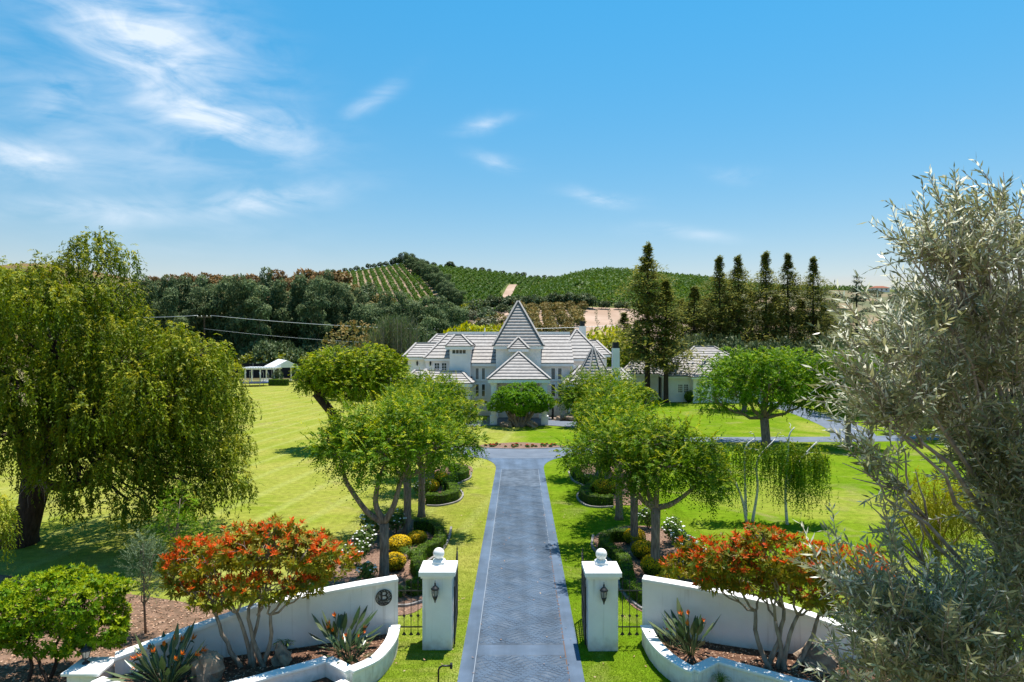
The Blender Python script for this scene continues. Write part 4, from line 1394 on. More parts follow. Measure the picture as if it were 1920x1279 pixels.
for E in (A_, B_):
    MB().add([E - dr * 0.05 - Vector((0, 0, .15)), E + sd * 0.95 - Vector((0, 0, 1.75)) - dr * .05, E - sd * 0.95 - Vector((0, 0, 1.75)) - dr * .05, E + dr * 0.05 - Vector((0, 0, .15)), E + sd * 0.95 - Vector((0, 0, 1.75)) + dr * .05, E - sd * 0.95 - Vector((0, 0, 1.75)) + dr * .05], [(0, 1, 2), (5, 4, 3), (0, 3, 4, 1), (1, 4, 5, 2), (2, 5, 3, 0)]).build('gable', M['trim'], t)
for E in (A_, B_):
    for s in (0.85, -0.85):
        p = E + sd * s; q = p - (dr * 0.4 if E is B_ else -dr * 0.4)
        MB().box(q.x - 0.14, q.x + 0.14, q.y - 0.14, q.y + 0.14, -0.05, 3.75).build('post', M['trim'], t)
t = thing('court_screen', 'long black mesh screen on posts behind the pergola', 'fence', (-66, 182, 0))
MB().box(-84, -44, 182, 182.06, 0.1, 4.0).build('mesh_screen', M['net'], t)
for i in range(9):
    MB().tube([(-84 + 5 * i, 181.9, 0), (-84 + 5 * i, 181.9, 4.15)], 0.06, 6).build('post', M['steel'], t)
t = thing('slatted_bench', 'white slatted bench under the pergola', 'bench', (-58, 161.5, 0))
MB().box(-59.4, -57.0, 161.2, 161.8, 0.42, 0.5).build('seat', M['trim'], t)
for i in range(8):
    MB().box(-59.4 + i * 0.31, -59.2 + i * 0.31, 161.8, 161.87, 0.5, 1.15).build('back_slat', M['trim'], t)
for x_ in (-59.3, -57.1):
    MB().box(x_ - 0.06, x_ + 0.06, 161.25, 161.75, -0.02, 0.42).build('leg', M['trim'], t)

# ================================================================== planting near the drive
L_ = {}
L_['row'] = leaf_mat('row_tree_leaves', (0.026, 0.085, 0.004), (0.140, 0.265, 0.008), (0.50, 0.49, 0.012), 0.32, 0.5, 0.12, clump=1.1)
L_['pepper'] = leaf_mat('pepper_tree_leaves', (0.032, 0.078, 0.004), (0.195, 0.270, 0.009), (0.64, 0.58, 0.05), 0.32, 0.5, 0.12, clump=0.55)
L_['green'] = leaf_mat('bright_green_leaves', (0.034, 0.105, 0.003), (0.150, 0.290, 0.008), (0.36, 0.42, 0.012), 0.30, 0.5, 0.12, clump=0.7)
L_['lime'] = leaf_mat('lime_green_leaves', (0.055, 0.120, 0.004), (0.22, 0.31, 0.008), (0.52, 0.48, 0.012), 0.30, 0.5, 0.12, clump=0.7)
L_['dense'] = leaf_mat('glossy_dark_green_leaves', (0.032, 0.105, 0.003), (0.100, 0.235, 0.005), (0.20, 0.34, 0.010), 0.22, 0.5, 0.12)
L_['red'] = leaf_mat('red_tipped_leaves', (0.055, 0.115, 0.008), (0.23, 0.25, 0.015), (0.70, 0.085, 0.013), 0.32, 0.45, 0.15, clump=1.2)
L_['olive'] = leaf_mat('olive_leaves', (0.080, 0.100, 0.026), (0.370, 0.385, 0.205), (0.52, 0.50, 0.22), 0.36, 0.34, 0.6, back=(0.76, 0.75, 0.60), clump=2.6)
L_['silver'] = leaf_mat('grey_green_leaves', (0.11, 0.165, 0.075), (0.19, 0.26, 0.13), (0.30, 0.36, 0.20), 0.25, 0.5, 0.2)
L_['hedge'] = leaf_mat('box_hedge_leaves', (0.030, 0.090, 0.004), (0.085, 0.180, 0.006), (0.20, 0.28, 0.012), 0.28, 0.5, 0.15, clump=1.5)
L_['yellow'] = leaf_mat('yellow_tipped_leaves', (0.090, 0.140, 0.005), (0.26, 0.25, 0.008), (0.80, 0.52, 0.010), 0.25, 0.5, 0.1, clump=2)
L_['rose'] = leaf_mat('rose_leaves', (0.060, 0.13, 0.022), (0.12, 0.21, 0.035), (0.2, 0.27, 0.05), 0.25, 0.45, 0.3)
L_['blade'] = leaf_mat('strap_leaves', (0.05, 0.13, 0.010), (0.10, 0.22, 0.015), (0.2, 0.3, 0.03), 0.25, 0.4, 0.4)
L_['acacia'] = leaf_mat('yellow_green_feathery_leaves', (0.12, 0.145, 0.005), (0.24, 0.235, 0.008), (0.48, 0.36, 0.012), 0.4, 0.5, 0.05)
M['petal'] = mat('white_petals', (0.80, 0.79, 0.74), 0.6)
M['redpetal'] = mat('red_petals', (0.55, 0.03, 0.02), 0.6)
M['orange'] = mat('orange_petals', (0.75, 0.20, 0.015), 0.5)
M['bop'] = leaf_mat('bird_of_paradise_leaves', (0.030, 0.065, 0.022), (0.060, 0.105, 0.035), (0.20, 0.22, 0.10), 0.12, 0.35, 0.5, clump=3)
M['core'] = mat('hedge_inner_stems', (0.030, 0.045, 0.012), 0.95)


def tree(name, label, cat, loc, group=None):
    return thing(name, label, cat, loc, group)


def rel(parts, loc):
    o = np.array(loc, float)
    return [(p[0] - o, *p[1:]) for p in parts]


def crown(t, parts, mtl, name='crown'):
    return link_mesh(name, leaves_mesh(name, rel(parts, tuple(t.location)), mtl), t)


# ------------------------------------------------------------------ the avenue trees
def avenue(loc, fork_z, stems, blobs, label, nsp=1500, trunk_r=0.2, lean=(0, 0)):
    t = tree('avenue_tree', label, 'tree', loc, 'feathery avenue trees along the drive')
    x, y, _ = loc
    mb = MB()
    fk = (x + lean[0], y + lean[1], fork_z)
    mb.tube([(x, y, -0.1), (x + lean[0] * 0.1, y, 0.25), (x + lean[0] * 0.5, y + lean[1] * 0.5, fork_z * 0.55), fk], [trunk_r * 1.45, trunk_r * 1.05, trunk_r * 0.92, trunk_r * 1.0], 12, 0, 0.07)
    B = [(x + b[0], y + b[1], b[2], *b[3:]) for b in blobs]
    BL_ = lump(B, 7, 0.40, 0.25, 0.7)
    for s in stems:
        pts = smooth_path([fk] + [(x + p[0], y + p[1], p[2]) for p in s], 4)
        n = len(pts)
        mb.tube(pts, [trunk_r * (0.72 - 0.42 * i / n) for i in range(n)], 8, 0, 0.06)
        end = pts[-1]
        near = sorted(B, key=lambda b: math.dist(b[:3], end))[:2]
        limbs(mb, end, near, trunk_r * 0.28, 0.02, 5)
    mb.build('trunk', M['bark'], t, smooth=True)
    P, O = shell(BL_, nsp, 0.45)
    sp = spray(P, O, 0.58, 15, 0.135, 0.034, 0.42, 0.75, 0.55, 0.12, 0.75)
    P3, O3 = shell(BL_, int(nsp * 0.5), 0.9)
    lo_ = (O3[:, 2] < 0.15)
    sp3 = spray(P3[lo_], O3[lo_], 0.75, 15, 0.13, 0.033, 0.75, 0.8, 0.5, 0.0, 0.6)
    P2, O2 = shell(BL_, int(nsp * 0.4), 0.8)
    up = O2[:, 2] > 0.1
    sp2 = spray(P2[up], O2[up], 0.95, 18, 0.13, 0.032, 0.22, 0.75, 0.55, 0.45, 1.0)
    crown(t, [sp, sp2, sp3], L_['row'])
    return t


tA = avenue((-5.36, 28.6, 0), 2.35,
            [[(-0.75, 0.1, 2.85), (-1.6, 0.2, 4.0), (-1.75, 0.2, 4.7)], [(-0.35, 0, 3.2), (-0.2, 0, 4.2), (0.1, 0, 5.0)], [(0.45, -0.1, 3.2), (0.75, 0, 4.3), (1.3, 0, 5.2)]],
            [(-1.5, 0, 5.35, 1.45, 1.3, 0.95), (0, -0.5, 5.6, 1.6, 1.4, 1.25), (1.5, 0.2, 5.35, 1.5, 1.4, 1.15), (-0.5, 0.7, 6.5, 1.5, 1.4, 0.85), (0.9, 0.6, 6.5, 1.4, 1.3, 0.85), (-2.3, 0.2, 5.8, 0.9, 1.0, 0.7), (2.3, 0, 5.6, 1.0, 1.0, 0.8)],
            'twisted feathery avenue tree nearest the medallion wall, three crooked limbs from a low fork')
tB = avenue((6.1, 29.0, 0), 2.9,
            [[(-0.5, 0, 3.2), (-1.2, 0, 4.0), (-1.9, 0.1, 5.2)], [(-0.3, 0.1, 3.5), (-0.5, 0, 4.2), (-0.3, 0, 4.9)], [(0.05, 0, 3.7), (0.1, 0, 4.6)], [(0.6, 0, 3.05), (1.1, 0, 3.35), (1.9, 0, 4.0)]],
            [(-1.3, 0, 4.7, 1.2, 1.2, 0.9), (0.3, -0.4, 4.7, 1.5, 1.3, 1.1), (1.9, 0, 4.6, 1.2, 1.2, 1.0), (-0.2, 0.4, 5.7, 1.5, 1.4, 0.85), (1.3, 0.4, 5.5, 1.3, 1.3, 0.85), (-2.1, 0.2, 5.6, 1.0, 1.0, 0.7), (2.4, 0, 4.0, 0.8, 0.9, 0.9)],
            'feathery avenue tree nearest the wall without a medallion, grey trunk forking into four limbs')
tC = avenue((-5.45, 35.5, 0), 2.9,
            [[(-0.7, 0, 3.3), (-1.3, 0, 4.3)], [(0.15, 0, 3.8), (0.1, 0, 4.8)], [(0.8, 0, 3.4), (1.7, 0, 4.2)]],
            [(-1.6, 0, 5.0, 1.5, 1.4, 1.0), (0.2, -0.5, 5.2, 1.7, 1.5, 1.2), (1.9, 0, 5.0, 1.5, 1.4, 1.0), (-0.6, 0.6, 6.3, 1.5, 1.4, 0.9), (1.1, 0.6, 6.2, 1.5, 1.4, 0.9), (2.9, 0.2, 4.6, 1.0, 1.0, 0.8)],
            'second avenue tree back from the gate on the open-lawn side, tall straight trunk', 1400, 0.21)
for (x, y, rz, sc, src, lb) in (
        (-5.15, 38.9, 2.2, 0.96, tC, 'third avenue tree back on the open-lawn side, slim trunk at the hedge end'),
        (-5.5, 46.5, 0.7, 1.02, tC, 'fourth avenue tree back on the open-lawn side, beside the far box hedge'),
        (-6.2, 51.0, 3.6, 1.0, tA, 'avenue tree furthest from the gate on the open-lawn side'),
        (5.95, 33.2, 2.9, 0.92, tC, 'second avenue tree back beside the leaning trunk on the greener lawn'),
        (6.0, 38.3, 1.1, 0.98, tC, 'third avenue tree back on the greener lawn, trunk standing in bare grass'),
        (6.5, 46.6, 4.2, 1.04, tC, 'fourth avenue tree back on the greener lawn, within the far hedged bed'),
        (6.45, 50.8, 0.4, 1.04, tA, 'avenue tree furthest from the gate on the greener lawn')):
    dup(src, (x, y, 0), rz, sc, lb)

# ------------------------------------------------------------------ the big weeping pepper tree
t = tree('pepper_tree', 'huge weeping pepper tree with a dark leaning trunk, tallest tree on the open lawn', 'tree', (-24.0, 33.5, 0))
PB = [(-20.9, 34, 13.6, 2.0, 2.2, 1.7), (-19.8, 34, 12.0, 1.5, 1.8, 1.5), (-24.2, 33, 11.6, 3.2, 3.2, 2.4), (-21.3, 32, 10.4, 3.4, 3.2, 2.2), (-18.6, 33, 9.5, 2.6, 3.0, 2.0), (-16.9, 33, 8.2, 2.2, 2.8, 1.7),
      (-15.6, 33, 6.5, 1.9, 2.4, 1.6), (-14.8, 33, 4.7, 1.6, 2.0, 1.3), (-18.3, 31.2, 7.3, 2.8, 2.2, 1.8), (-22.3, 30.8, 8.0, 2.8, 2.0, 2.0), (-26.6, 32.5, 10.6, 2.6, 3.0, 2.5), (-16.5, 31.5, 5.6, 2.2, 2.0, 1.4), (-20.5, 36, 9.0, 3.2, 2.5, 2.4), (-25, 31.5, 7.2, 2.0, 2.0, 2.0), (-13.6, 33, 3.4, 1.1, 1.5, 0.8), (-15.9, 33, 9.0, 1.6, 2.0, 1.3), (-15.2, 33, 9.4, 1.5, 1.8, 1.5), (-14.6, 33, 8.2, 1.2, 1.8, 1.2), (-15.0, 33, 7.4, 1.5, 2.0, 1.3), (-19, 37.5, 7.6, 3.2, 2.5, 2.2), (-16.4, 37, 5.6, 2.5, 2.2, 1.8), (-22.8, 37.5, 8.6, 3.0, 2.5, 2.4), (-20.5, 38.5, 5.6, 2.6, 2.2, 1.6), (-20.6, 31.5, 5.4, 1.8, 1.5, 0.9), (-17.6, 30.8, 4.3, 1.9, 1.4, 0.9), (-15.2, 31.2, 3.7, 1.6, 1.4, 0.8), (-19.6, 31.0, 3.9, 1.0, 1.2, 0.6), (-24.5, 31.2, 9.6, 2.6, 2.0, 1.8), (-16.6, 30.9, 7.2, 2.3, 1.8, 1.5), (-19.3, 30.6, 3.3, 1.2, 1.0, 0.5), (-21.0, 30.8, 4.4, 1.2, 1.0, 0.7), (-17.0, 30.4, 2.9, 1.5, 1.0, 0.5), (-15.0, 30.9, 2.7, 1.2, 1.2, 0.5), (-22.6, 30.2, 5.6, 1.5, 1.2, 1.0), (-26.0, 31.0, 6.0, 1.4, 1.4, 1.2)]
mb = MB()
mb.tube([(-24.3, 33.6, -0.2), (-24.1, 33.5, 0.6), (-23.6, 33.5, 2.0), (-23.3, 33.5, 3.2)], [0.95, 0.7, 0.58, 0.62], 12, 0, 0.1)
for tip_, r_ in (((-24.6, 33.4, 7.5), 0.42), ((-21.2, 33.4, 8.6), 0.36), ((-22.6, 33.8, 10.5), 0.34), ((-18.2, 33.0, 5.8), 0.25)):
    mb.tube(bez((-23.4, 33.5, 2.9), tip_, (0, 0, 0.3), 7, 0.12), [r_ * (1 - 0.08 * i) for i in range(8)], 8, 0, 0.06)
mb.tube([(-23.4, 33.5, 2.6), (-22.6, 33.2, 3.0), (-21.6, 33.0, 2.95), (-20.6, 32.8, 3.2), (-19.6, 32.6, 4.4)], [0.3, 0.27, 0.24, 0.22, 0.12], 8, 0)
limbs(mb, (-22.0, 33.4, 7.0), PB, 0.16, 0.04, 5)
mb.build('trunk', M['darkbark'], t, smooth=True)
db = MB()
for k in range(26):
    u = rv(1)[0]
    db.tube(bez((-23.0 + 0.3 * u[0], 33.0, 3.0), (-22.9 + u[0] * 1.0, 32.6 + u[1] * 0.5, 1.9 + abs(u[2]) * 1.4), (0, 0, 0.3), 4, 0.06), [0.02, 0.016, 0.012, 0.008, 0.004], 4)
db.build('dead_twigs', mat('dead_grey_twigs', (0.33, 0.29, 0.27), 0.9), t)
PL_ = lump(PB, 9, 0.36, 0.2, 0.74)
P, O = shell(PL_, 19000, 0.7)
P2, O2 = shell(PL_, 7000, 0.9)
u2 = O2[:, 2] > 0.25
crown(t, [weep(P, O, 0.85, 15, 0.17, 0.032, 0.4, 0.6, 0.1), spray(P2[u2], O2[u2], 0.6, 13, 0.15, 0.030, 0.6, 0.7, 0.5, 0.2, 1.0)], L_['pepper'])
dup(t, (-47.5, 57, 0), 2.6, 1.0, 'second weeping pepper tree, only its edge showing beyond the huge one')

# young pepper at the frame edge, wispy saplings
t = tree('pepper_sapling', 'young drooping pepper tree with reddish tips in front of the big dark trunk', 'tree', (-19.4, 24.6, 0))
mb = MB(); mb.tube([(-19.4, 24.6, -0.1), (-19.3, 24.6, 1.5), (-19.2, 24.6, 3.4)], [0.09, 0.07, 0.03], 7)
B = [(-18.9, 24.6, 4.0, 0.8, 0.8, 0.7), (-18.5, 24.5, 3.4, 0.5, 0.6, 0.6), (-19.8, 24.6, 4.2, 0.8, 0.8, 0.8)]
limbs(mb, (-19.3, 24.6, 2.4), B, 0.04, 0.012, 3); mb.build('trunk', M['darkbark'], t, smooth=True)
P, O = shell(B, 420, 0.5); crown(t, [weep(P, O, 0.8, 16, 0.12, 0.02, 0.35, 1.0)], L_['pepper'])
t = tree('wispy_sapling', 'wispy bright green sapling standing behind the medallion side red shrub', 'tree', (-14.2, 28.6, 0))
mb = MB(); mb.tube([(-14.2, 28.6, -0.1), (-14.1, 28.6, 1.5), (-13.9, 28.6, 3.4)], [0.05, 0.04, 0.015], 6)
B = [(-14.2, 28.6, 2.2, 0.8, 0.7, 0.8), (-13.9, 28.6, 3.2, 0.6, 0.6, 0.7), (-13.0, 28.6, 2.0, 0.6, 0.6, 0.5), (-14.6, 28.6, 3.0, 0.4, 0.4, 0.3)]
limbs(mb, (-14.1, 28.6, 1.2), B, 0.025, 0.008, 4); mb.build('trunk', M['bark'], t, smooth=True)
P, O = shell(B, 330, 0.3); crown(t, [spray(P, O, 0.45, 12, 0.10, 0.018, 0.3, 0.8, 0.6, 0.2, 0.5)], L_['green'])
t = tree('silver_sapling', 'small grey green sapling on a thin stem in the leaf litter', 'tree', (-12.5, 23.3, 0))
mb = MB(); mb.tube([(-12.5, 23.3, -0.1), (-12.55, 23.3, 1.0), (-12.6, 23.3, 3.0)], [0.045, 0.035, 0.012], 6)
B = [(-12.7, 23.3, 2.5, 0.62, 0.55, 0.55), (-12.4, 23.3, 1.7, 0.55, 0.5, 0.55), (-12.6, 23.3, 3.1, 0.28, 0.28, 0.35), (-12.25, 23.3, 2.7, 0.35, 0.35, 0.4)]
limbs(mb, (-12.55, 23.3, 1.0), B, 0.02, 0.006, 4); mb.build('trunk', M['bark'], t, smooth=True)
P, O = shell(B, 430, 0.25); crown(t, [spray(P, O, 0.32, 13, 0.065, 0.013, -0.05, 0.7, 0.5, 0.5, 0.8)], L_['silver'])

# ------------------------------------------------------------------ the red-tipped shrub trees in the planters
bx0, by0 = -7.75, 20.35
t = tree('red_shrub_tree', 'red tipped shrub tree with several pale stems in the medallion planter', 'shrub', (bx0, by0, 0.3), 'red tipped shrub trees in the planters')
RB = [(-7.6, 20.7, 3.8, 1.9, 1.4, 0.6), (-9.4, 20.7, 3.5, 1.3, 1.2, 0.65), (-6.2, 20.6, 3.65, 1.25, 1.1, 0.6), (-5.4, 20.5, 3.3, 0.7, 0.7, 0.45), (-8.9, 20.4, 2.5, 1.05, 0.9, 0.55), (-7.3, 20.1, 2.75, 1.1, 0.8, 0.45), (-9.9, 20.6, 3.0, 0.7, 0.7, 0.5), (-7.2, 20.9, 4.3, 0.7, 0.7, 0.3), (-6.0, 20.3, 2.8, 0.6, 0.6, 0.35)]
mb = MB()
for i, (sx_, sz_) in enumerate(((-1.0, 1.7), (-0.45, 1.75), (0.15, 1.6), (0.6, 1.75), (-0.1, 1.9))):
    b0 = (bx0 + (-0.28 + 0.17 * i), by0 + 0.1 * (i % 2), 0.2)
    fk = (bx0 + sx_, by0 + 0.15 * ((i % 3) - 1), sz_ + 0.15)
    mb.tube(bez(b0, fk, ((0.12 if i % 2 else -0.1), 0, 0), 6, 0.02), [0.085, 0.075, 0.068, 0.06, 0.055, 0.05, 0.045], 8, 0, 0.05)
    near = sorted(RB, key=lambda b: abs(b[0] - (fk[0] + sx_ * 0.8)) + 0.4 * abs(b[2] - 3.3))[:3]
    limbs(mb, fk, near, 0.038, 0.012, 5)
mb.build('stems', M['palebark'], t, smooth=True)
P, O = shell(lump(RB, 6, 0.40, 0.2, 0.85), 2300, 0.65)
sel = rng.random(len(P)) < 0.92
crown(t, [rosette(P[sel], O[sel], 9, 0.185, 0.030, 0.48, 0.6)], L_['red'])
dup(t, (7.95, 20.25, 0.3), 3.0, (1.12, 0.95, 1.0), 'red tipped shrub tree half hidden behind the olive branches')

# the clipped green tree at the near corner
t = tree('clipped_green_tree', 'round topped yellow green shrub tree on thin dark stems beside the white end pier', 'shrub', (-13.4, 20.4, 0))
B = [(-14.2, 20.5, 2.05, 1.2, 1.1, 0.95), (-12.9, 20.4, 2.1, 1.15, 1.1, 0.9), (-12.35, 20.4, 1.6, 0.8, 0.9, 0.7), (-13.6, 20.1, 1.45, 1.3, 0.9, 0.65), (-13.5, 20.7, 2.6, 0.9, 0.9, 0.55), (-15.2, 20.5, 1.6, 0.9, 0.9, 0.75), (-12.0, 20.9, 2.5, 0.35, 0.4, 0.2)]
mb = MB()
for b0, e in (((-14.2, 20.0, -0.1), (-14.4, 20.3, 1.5)), ((-13.7, 20.2, -0.1), (-13.5, 20.3, 1.5)), ((-12.7, 20.4, -0.1), (-12.9, 20.4, 1.5)), ((-13.5, 19.9, -0.1), (-14.6, 20.2, 1.3))):
    mb.tube(bez(b0, e, (0.1, 0, 0), 6, 0.03), [0.06, 0.055, 0.05, 0.045, 0.04, 0.035, 0.03], 7)
    limbs(mb, e, sorted(B, key=lambda b: math.dist(b[:3], e))[:3], 0.028, 0.01, 3)
mb.build('stems', M['darkbark'], t, smooth=True)
P, O = shell(lump(B, 7, 0.40), 4600, 0.7); crown(t, [rosette(P, O, 8, 0.145, 0.028, 0.6, 0.5)], L_['green'])

# ------------------------------------------------------------------ weeping birches
def birch(loc, stems, blobs, label, ns):
    t = tree('weeping_birch', label, 'tree', loc, 'weeping birches on the greener lawn')
    mb = MB()
    for s in stems:
        p = smooth_path(s, 4); n = len(p)
        mb.tube(p, [0.085 - 0.06 * i / n for i in range(n)], 7, 0, 0.05)
        for q in p[n // 2::3]:
            u = rv(1)[0]
            mb.tube(bez(q, (q[0] + u[0] * 0.8, q[1] + u[1] * 0.6, q[2] + 0.35), (0, 0, 0.15), 4, 0.04), [0.022, 0.018, 0.014, 0.01, 0.006], 5)
    mb.build('trunk', M['birchbark'], t, smooth=True)
    P, O = shell(blobs, ns, 0.35)
    crown(t, [weep(P, O, 2.2, 40, 0.095, 0.030, 0.15, 0.5, 0.05, 1.0)], L_['row'])
    return t


birch((13.0, 37.8, 0), [[(13.0, 37.8, -0.1), (12.75, 37.8, 1.2), (12.2, 37.8, 2.5), (11.3, 37.8, 3.9), (10.7, 37.8, 4.5)], [(13.0, 37.9, 0.3), (12.95, 37.9, 2.0), (12.95, 37.9, 4.0), (13.5, 37.9, 4.6)], [(13.3, 37.8, -0.1), (13.6, 37.8, 1.8), (13.6, 37.8, 3.4), (14.6, 37.8, 4.6)]],
      [(11.0, 37.8, 3.9, 0.9, 0.7, 0.6), (12.2, 37.8, 3.8, 1.0, 0.7, 0.7), (13.6, 37.8, 4.0, 0.8, 0.7, 0.6), (14.4, 37.8, 3.8, 0.6, 0.6, 0.5)], 'weeping birch with three bare white stems and thin hanging strands', 300)
birch((15.0, 37.2, 0), [[(15.0, 37.2, -0.1), (14.9, 37.2, 1.6), (15.0, 37.2, 3.2), (15.1, 37.2, 4.8), (15.4, 37.2, 5.3)], [(15.0, 37.2, 2.2), (15.8, 37.2, 3.6), (16.6, 37.2, 4.5)]],
      [(15.0, 37.2, 4.0, 0.7, 0.8, 0.9), (16.0, 37.2, 3.7, 0.8, 0.8, 0.6), (16.6, 37.3, 3.9, 0.6, 0.6, 0.6), (15.3, 37.0, 3.5, 0.7, 0.6, 0.7), (17.0, 37.3, 3.6, 0.4, 0.4, 0.4)], 'weeping birch hung with dense green strands beside the bare stemmed one', 430)

# yellow-green weeping tree behind the olive
t = tree('weeping_acacia', 'yellow green weeping feathery tree glimpsed behind the olive branches', 'tree', (15.9, 25.6, 0))
B = [(15.8, 25.6, 4.3, 1.3, 1.2, 1.1), (15.2, 25.6, 3.6, 0.9, 0.9, 0.8), (16.6, 25.6, 4.0, 1.3, 1.2, 1.0), (15.5, 25.4, 2.6, 1.0, 0.9, 0.8), (17.6, 25.8, 3.6, 1.2, 1.2, 1.0)]
mb = MB(); mb.tube([(15.9, 25.6, -0.1), (15.95, 25.6, 1.5), (16.0, 25.6, 3.4)], [0.14, 0.11, 0.06], 8); limbs(mb, (15.95, 25.6, 2.0), B, 0.06, 0.015, 4)
mb.build('trunk', M['bark'], t, smooth=True)
P, O = shell(B, 1500, 0.4); crown(t, [weep(P, O, 0.9, 20, 0.10, 0.011, 0.35, 0.9, 0.08)], L_['acacia'])

# ------------------------------------------------------------------ lawn trees further back
def lawn_tree(loc, fork, blobs, label, mtl, nsp, lf=0.2, wf=0.05, Ls=0.8, m=13, name='lawn_tree', wp=0.3, group=None, r=0.4, bark='bark', stems=3, base_lean=None, trunk=None):
    t = tree(name, label, 'tree', loc, group)
    mb = MB()
    mb.tube(trunk or [(loc[0], loc[1], -0.1), (loc[0], loc[1], 0.4), fork], [r * 1.5, r * 1.05, r], 10, 0, 0.08)
    limbs(mb, fork, blobs, r * 0.5, 0.05, 4, 0, 0.1)
    mb.build('trunk', M[bark], t, smooth=True)
    BL_ = lump(blobs, 8, 0.36, 0.25, 0.88)
    P, O = shell(BL_, int(nsp * 1.15), 0.55)
    ps = [spray(P, O, Ls, m, lf, wf * 1.2, 0.35, 0.8, 0.55, 0.15, 0.75)]
    if wp:
        P, O = shell(blobs, int(nsp * wp), 0.85); k = O[:, 2] < 0.35
        ps.append(weep(P[k], O[k], Ls * 1.4, m, lf, wf * 0.8, 0.3, 0.4))
    crown(t, ps, L_[mtl])
    return t


rt = lawn_tree((24.6, 66, 0), (24.4, 66, 2.6), [(24.4, 66, 7.2, 3.8, 3.6, 2.3), (20.9, 66, 5.9, 2.8, 2.8, 2.1), (27.4, 66, 6.0, 2.8, 2.8, 2.1), (24.0, 63.8, 6.0, 3.2, 2.6, 2.1), (23.0, 68, 7.0, 3.0, 3.0, 2.0), (26.5, 67.4, 7.2, 2.7, 2.7, 1.9), (19.4, 66, 4.6, 1.5, 1.8, 1.4), (28.6, 65.6, 4.6, 1.4, 1.6, 1.3)],
               'large round crowned lawn tree whose trunk stands at the service road', 'green', 2900, 0.22, 0.055)
dup(rt, (33.0, 97, 0), 2.2, 0.85, 'round lawn tree behind the large one, in front of the garage doors')
dup(rt, (31.6, 64.2, 0), 4.0, (0.62, 0.62, 0.95), 'narrow lawn tree beside the road fork, largely behind the olive')
dup(rt, (45.5, 93, 0), 1.2, 0.95, 'lawn tree beyond the road fork with a short reddish trunk')
dup(rt, (58, 100, 0), 5.1, 1.05, 'lawn tree furthest along the service road, seen through the olive')
dup(rt, (44.5, 70, 0), 3.1, 0.8, 'shady lawn tree behind the middle of the olive')
SQ = 64 / 81
lawn_tree((-15.8, 64, 0), (-18.4, 64, 5.1), [(a * SQ, b * SQ, 10 - (10 - c) * SQ, p * SQ, q * SQ, s * SQ) for a, b, c, p, q, s in [(-21, 81, 7.0, 4.0, 3.6, 2.5), (-17, 81, 7.2, 3.7, 3.6, 2.6), (-14.4, 80, 5.8, 2.6, 3, 2.3), (-24.2, 81, 5.6, 1.9, 2.3, 1.6), (-18.5, 78.5, 4.8, 3.2, 2.6, 1.9), (-20.5, 79.5, 6.2, 2.6, 2.4, 2.0)]],
          'lime green broad tree leaning over the open lawn behind the avenue trees', 'lime', 3300, 0.21, 0.055, 0.6, trunk=[(-15.8, 64, -0.1), (-16.9, 64, 3.3), (-18.4, 64, 5.1)], bark='darkbark', wp=0.1, name='leaning_tree')
lawn_tree((8.6, 79.5, 0), (8.6, 79.5, 1.6), [(8.6, 79.5, 3.9, 2.0, 1.8, 1.5), (7.3, 79.3, 3.2, 1.3, 1.3, 1.0), (9.9, 79.5, 3.1, 1.4, 1.3, 1.1)], 'bushy dark green tree in front of the octagonal turret', 'row', 900, 0.22, 0.05, 0.6, r=0.2, wp=0.1)
lawn_tree((13.4, 77, 0), (13.4, 77, 1.6), [(13.2, 77, 3.9, 2.0, 1.8, 1.5), (11.8, 77, 3.4, 1.3, 1.3, 1.2), (15, 77, 3.4, 1.4, 1.3, 1.2)], 'bushy green tree in front of the white side chimney', 'row', 900, 0.22, 0.05, 0.6, r=0.2, wp=0.1)
lawn_tree((-10.5, 76, 0), (-10.5, 76, 2.0), [(-11, 76, 4.4, 2.2, 2.0, 1.6), (-9.2, 76, 3.8, 1.5, 1.5, 1.2), (-12.6, 76, 3.8, 1.5, 1.5, 1.3)], 'feathery green tree in front of the low front wing of the house', 'row', 1000, 0.22, 0.05, 0.7, r=0.2, wp=0.1)

# island tree, domed and multi-stemmed
t = tree('island_tree', 'dome crowned tree on spreading grey stems on the turning circle lawn', 'tree', (0.95, 79.6, 0))
B = [(0.9, 79.6, 3.55, 2.6, 2.4, 1.75), (-1.1, 79.6, 3.1, 1.5, 1.8, 1.35), (2.9, 79.6, 3.1, 1.6, 1.8, 1.35), (0.9, 78.2, 3.1, 2.4, 1.5, 1.4), (-2.0, 79.5, 2.5, 0.8, 1.0, 0.7), (3.9, 79.5, 2.6, 0.9, 1.0, 0.8)]
mb = MB()
for k in range(8):
    a = R(10 + 160 * k / 7)
    e = (0.95 + 2.0 * math.cos(a), 79.6 + 0.5 * math.sin(k * 2.2), 2.4 + 0.3 * math.sin(a))
    mb.tube(bez((0.95 + 0.22 * math.cos(a), 79.6, -0.1), e, (0, 0, -0.25), 6, 0.03), [0.24, 0.2, 0.17, 0.14, 0.12, 0.1, 0.07], 7, 0, 0.08)
mb.build('trunk', M['bark'], t, smooth=True)
P, O = shell(lump(B, 8, 0.34, 0.25, 0.92), 5600, 0.8); crown(t, [rosette(P, O, 7, 0.2, 0.055, 0.5, 0.4)], L_['dense'])


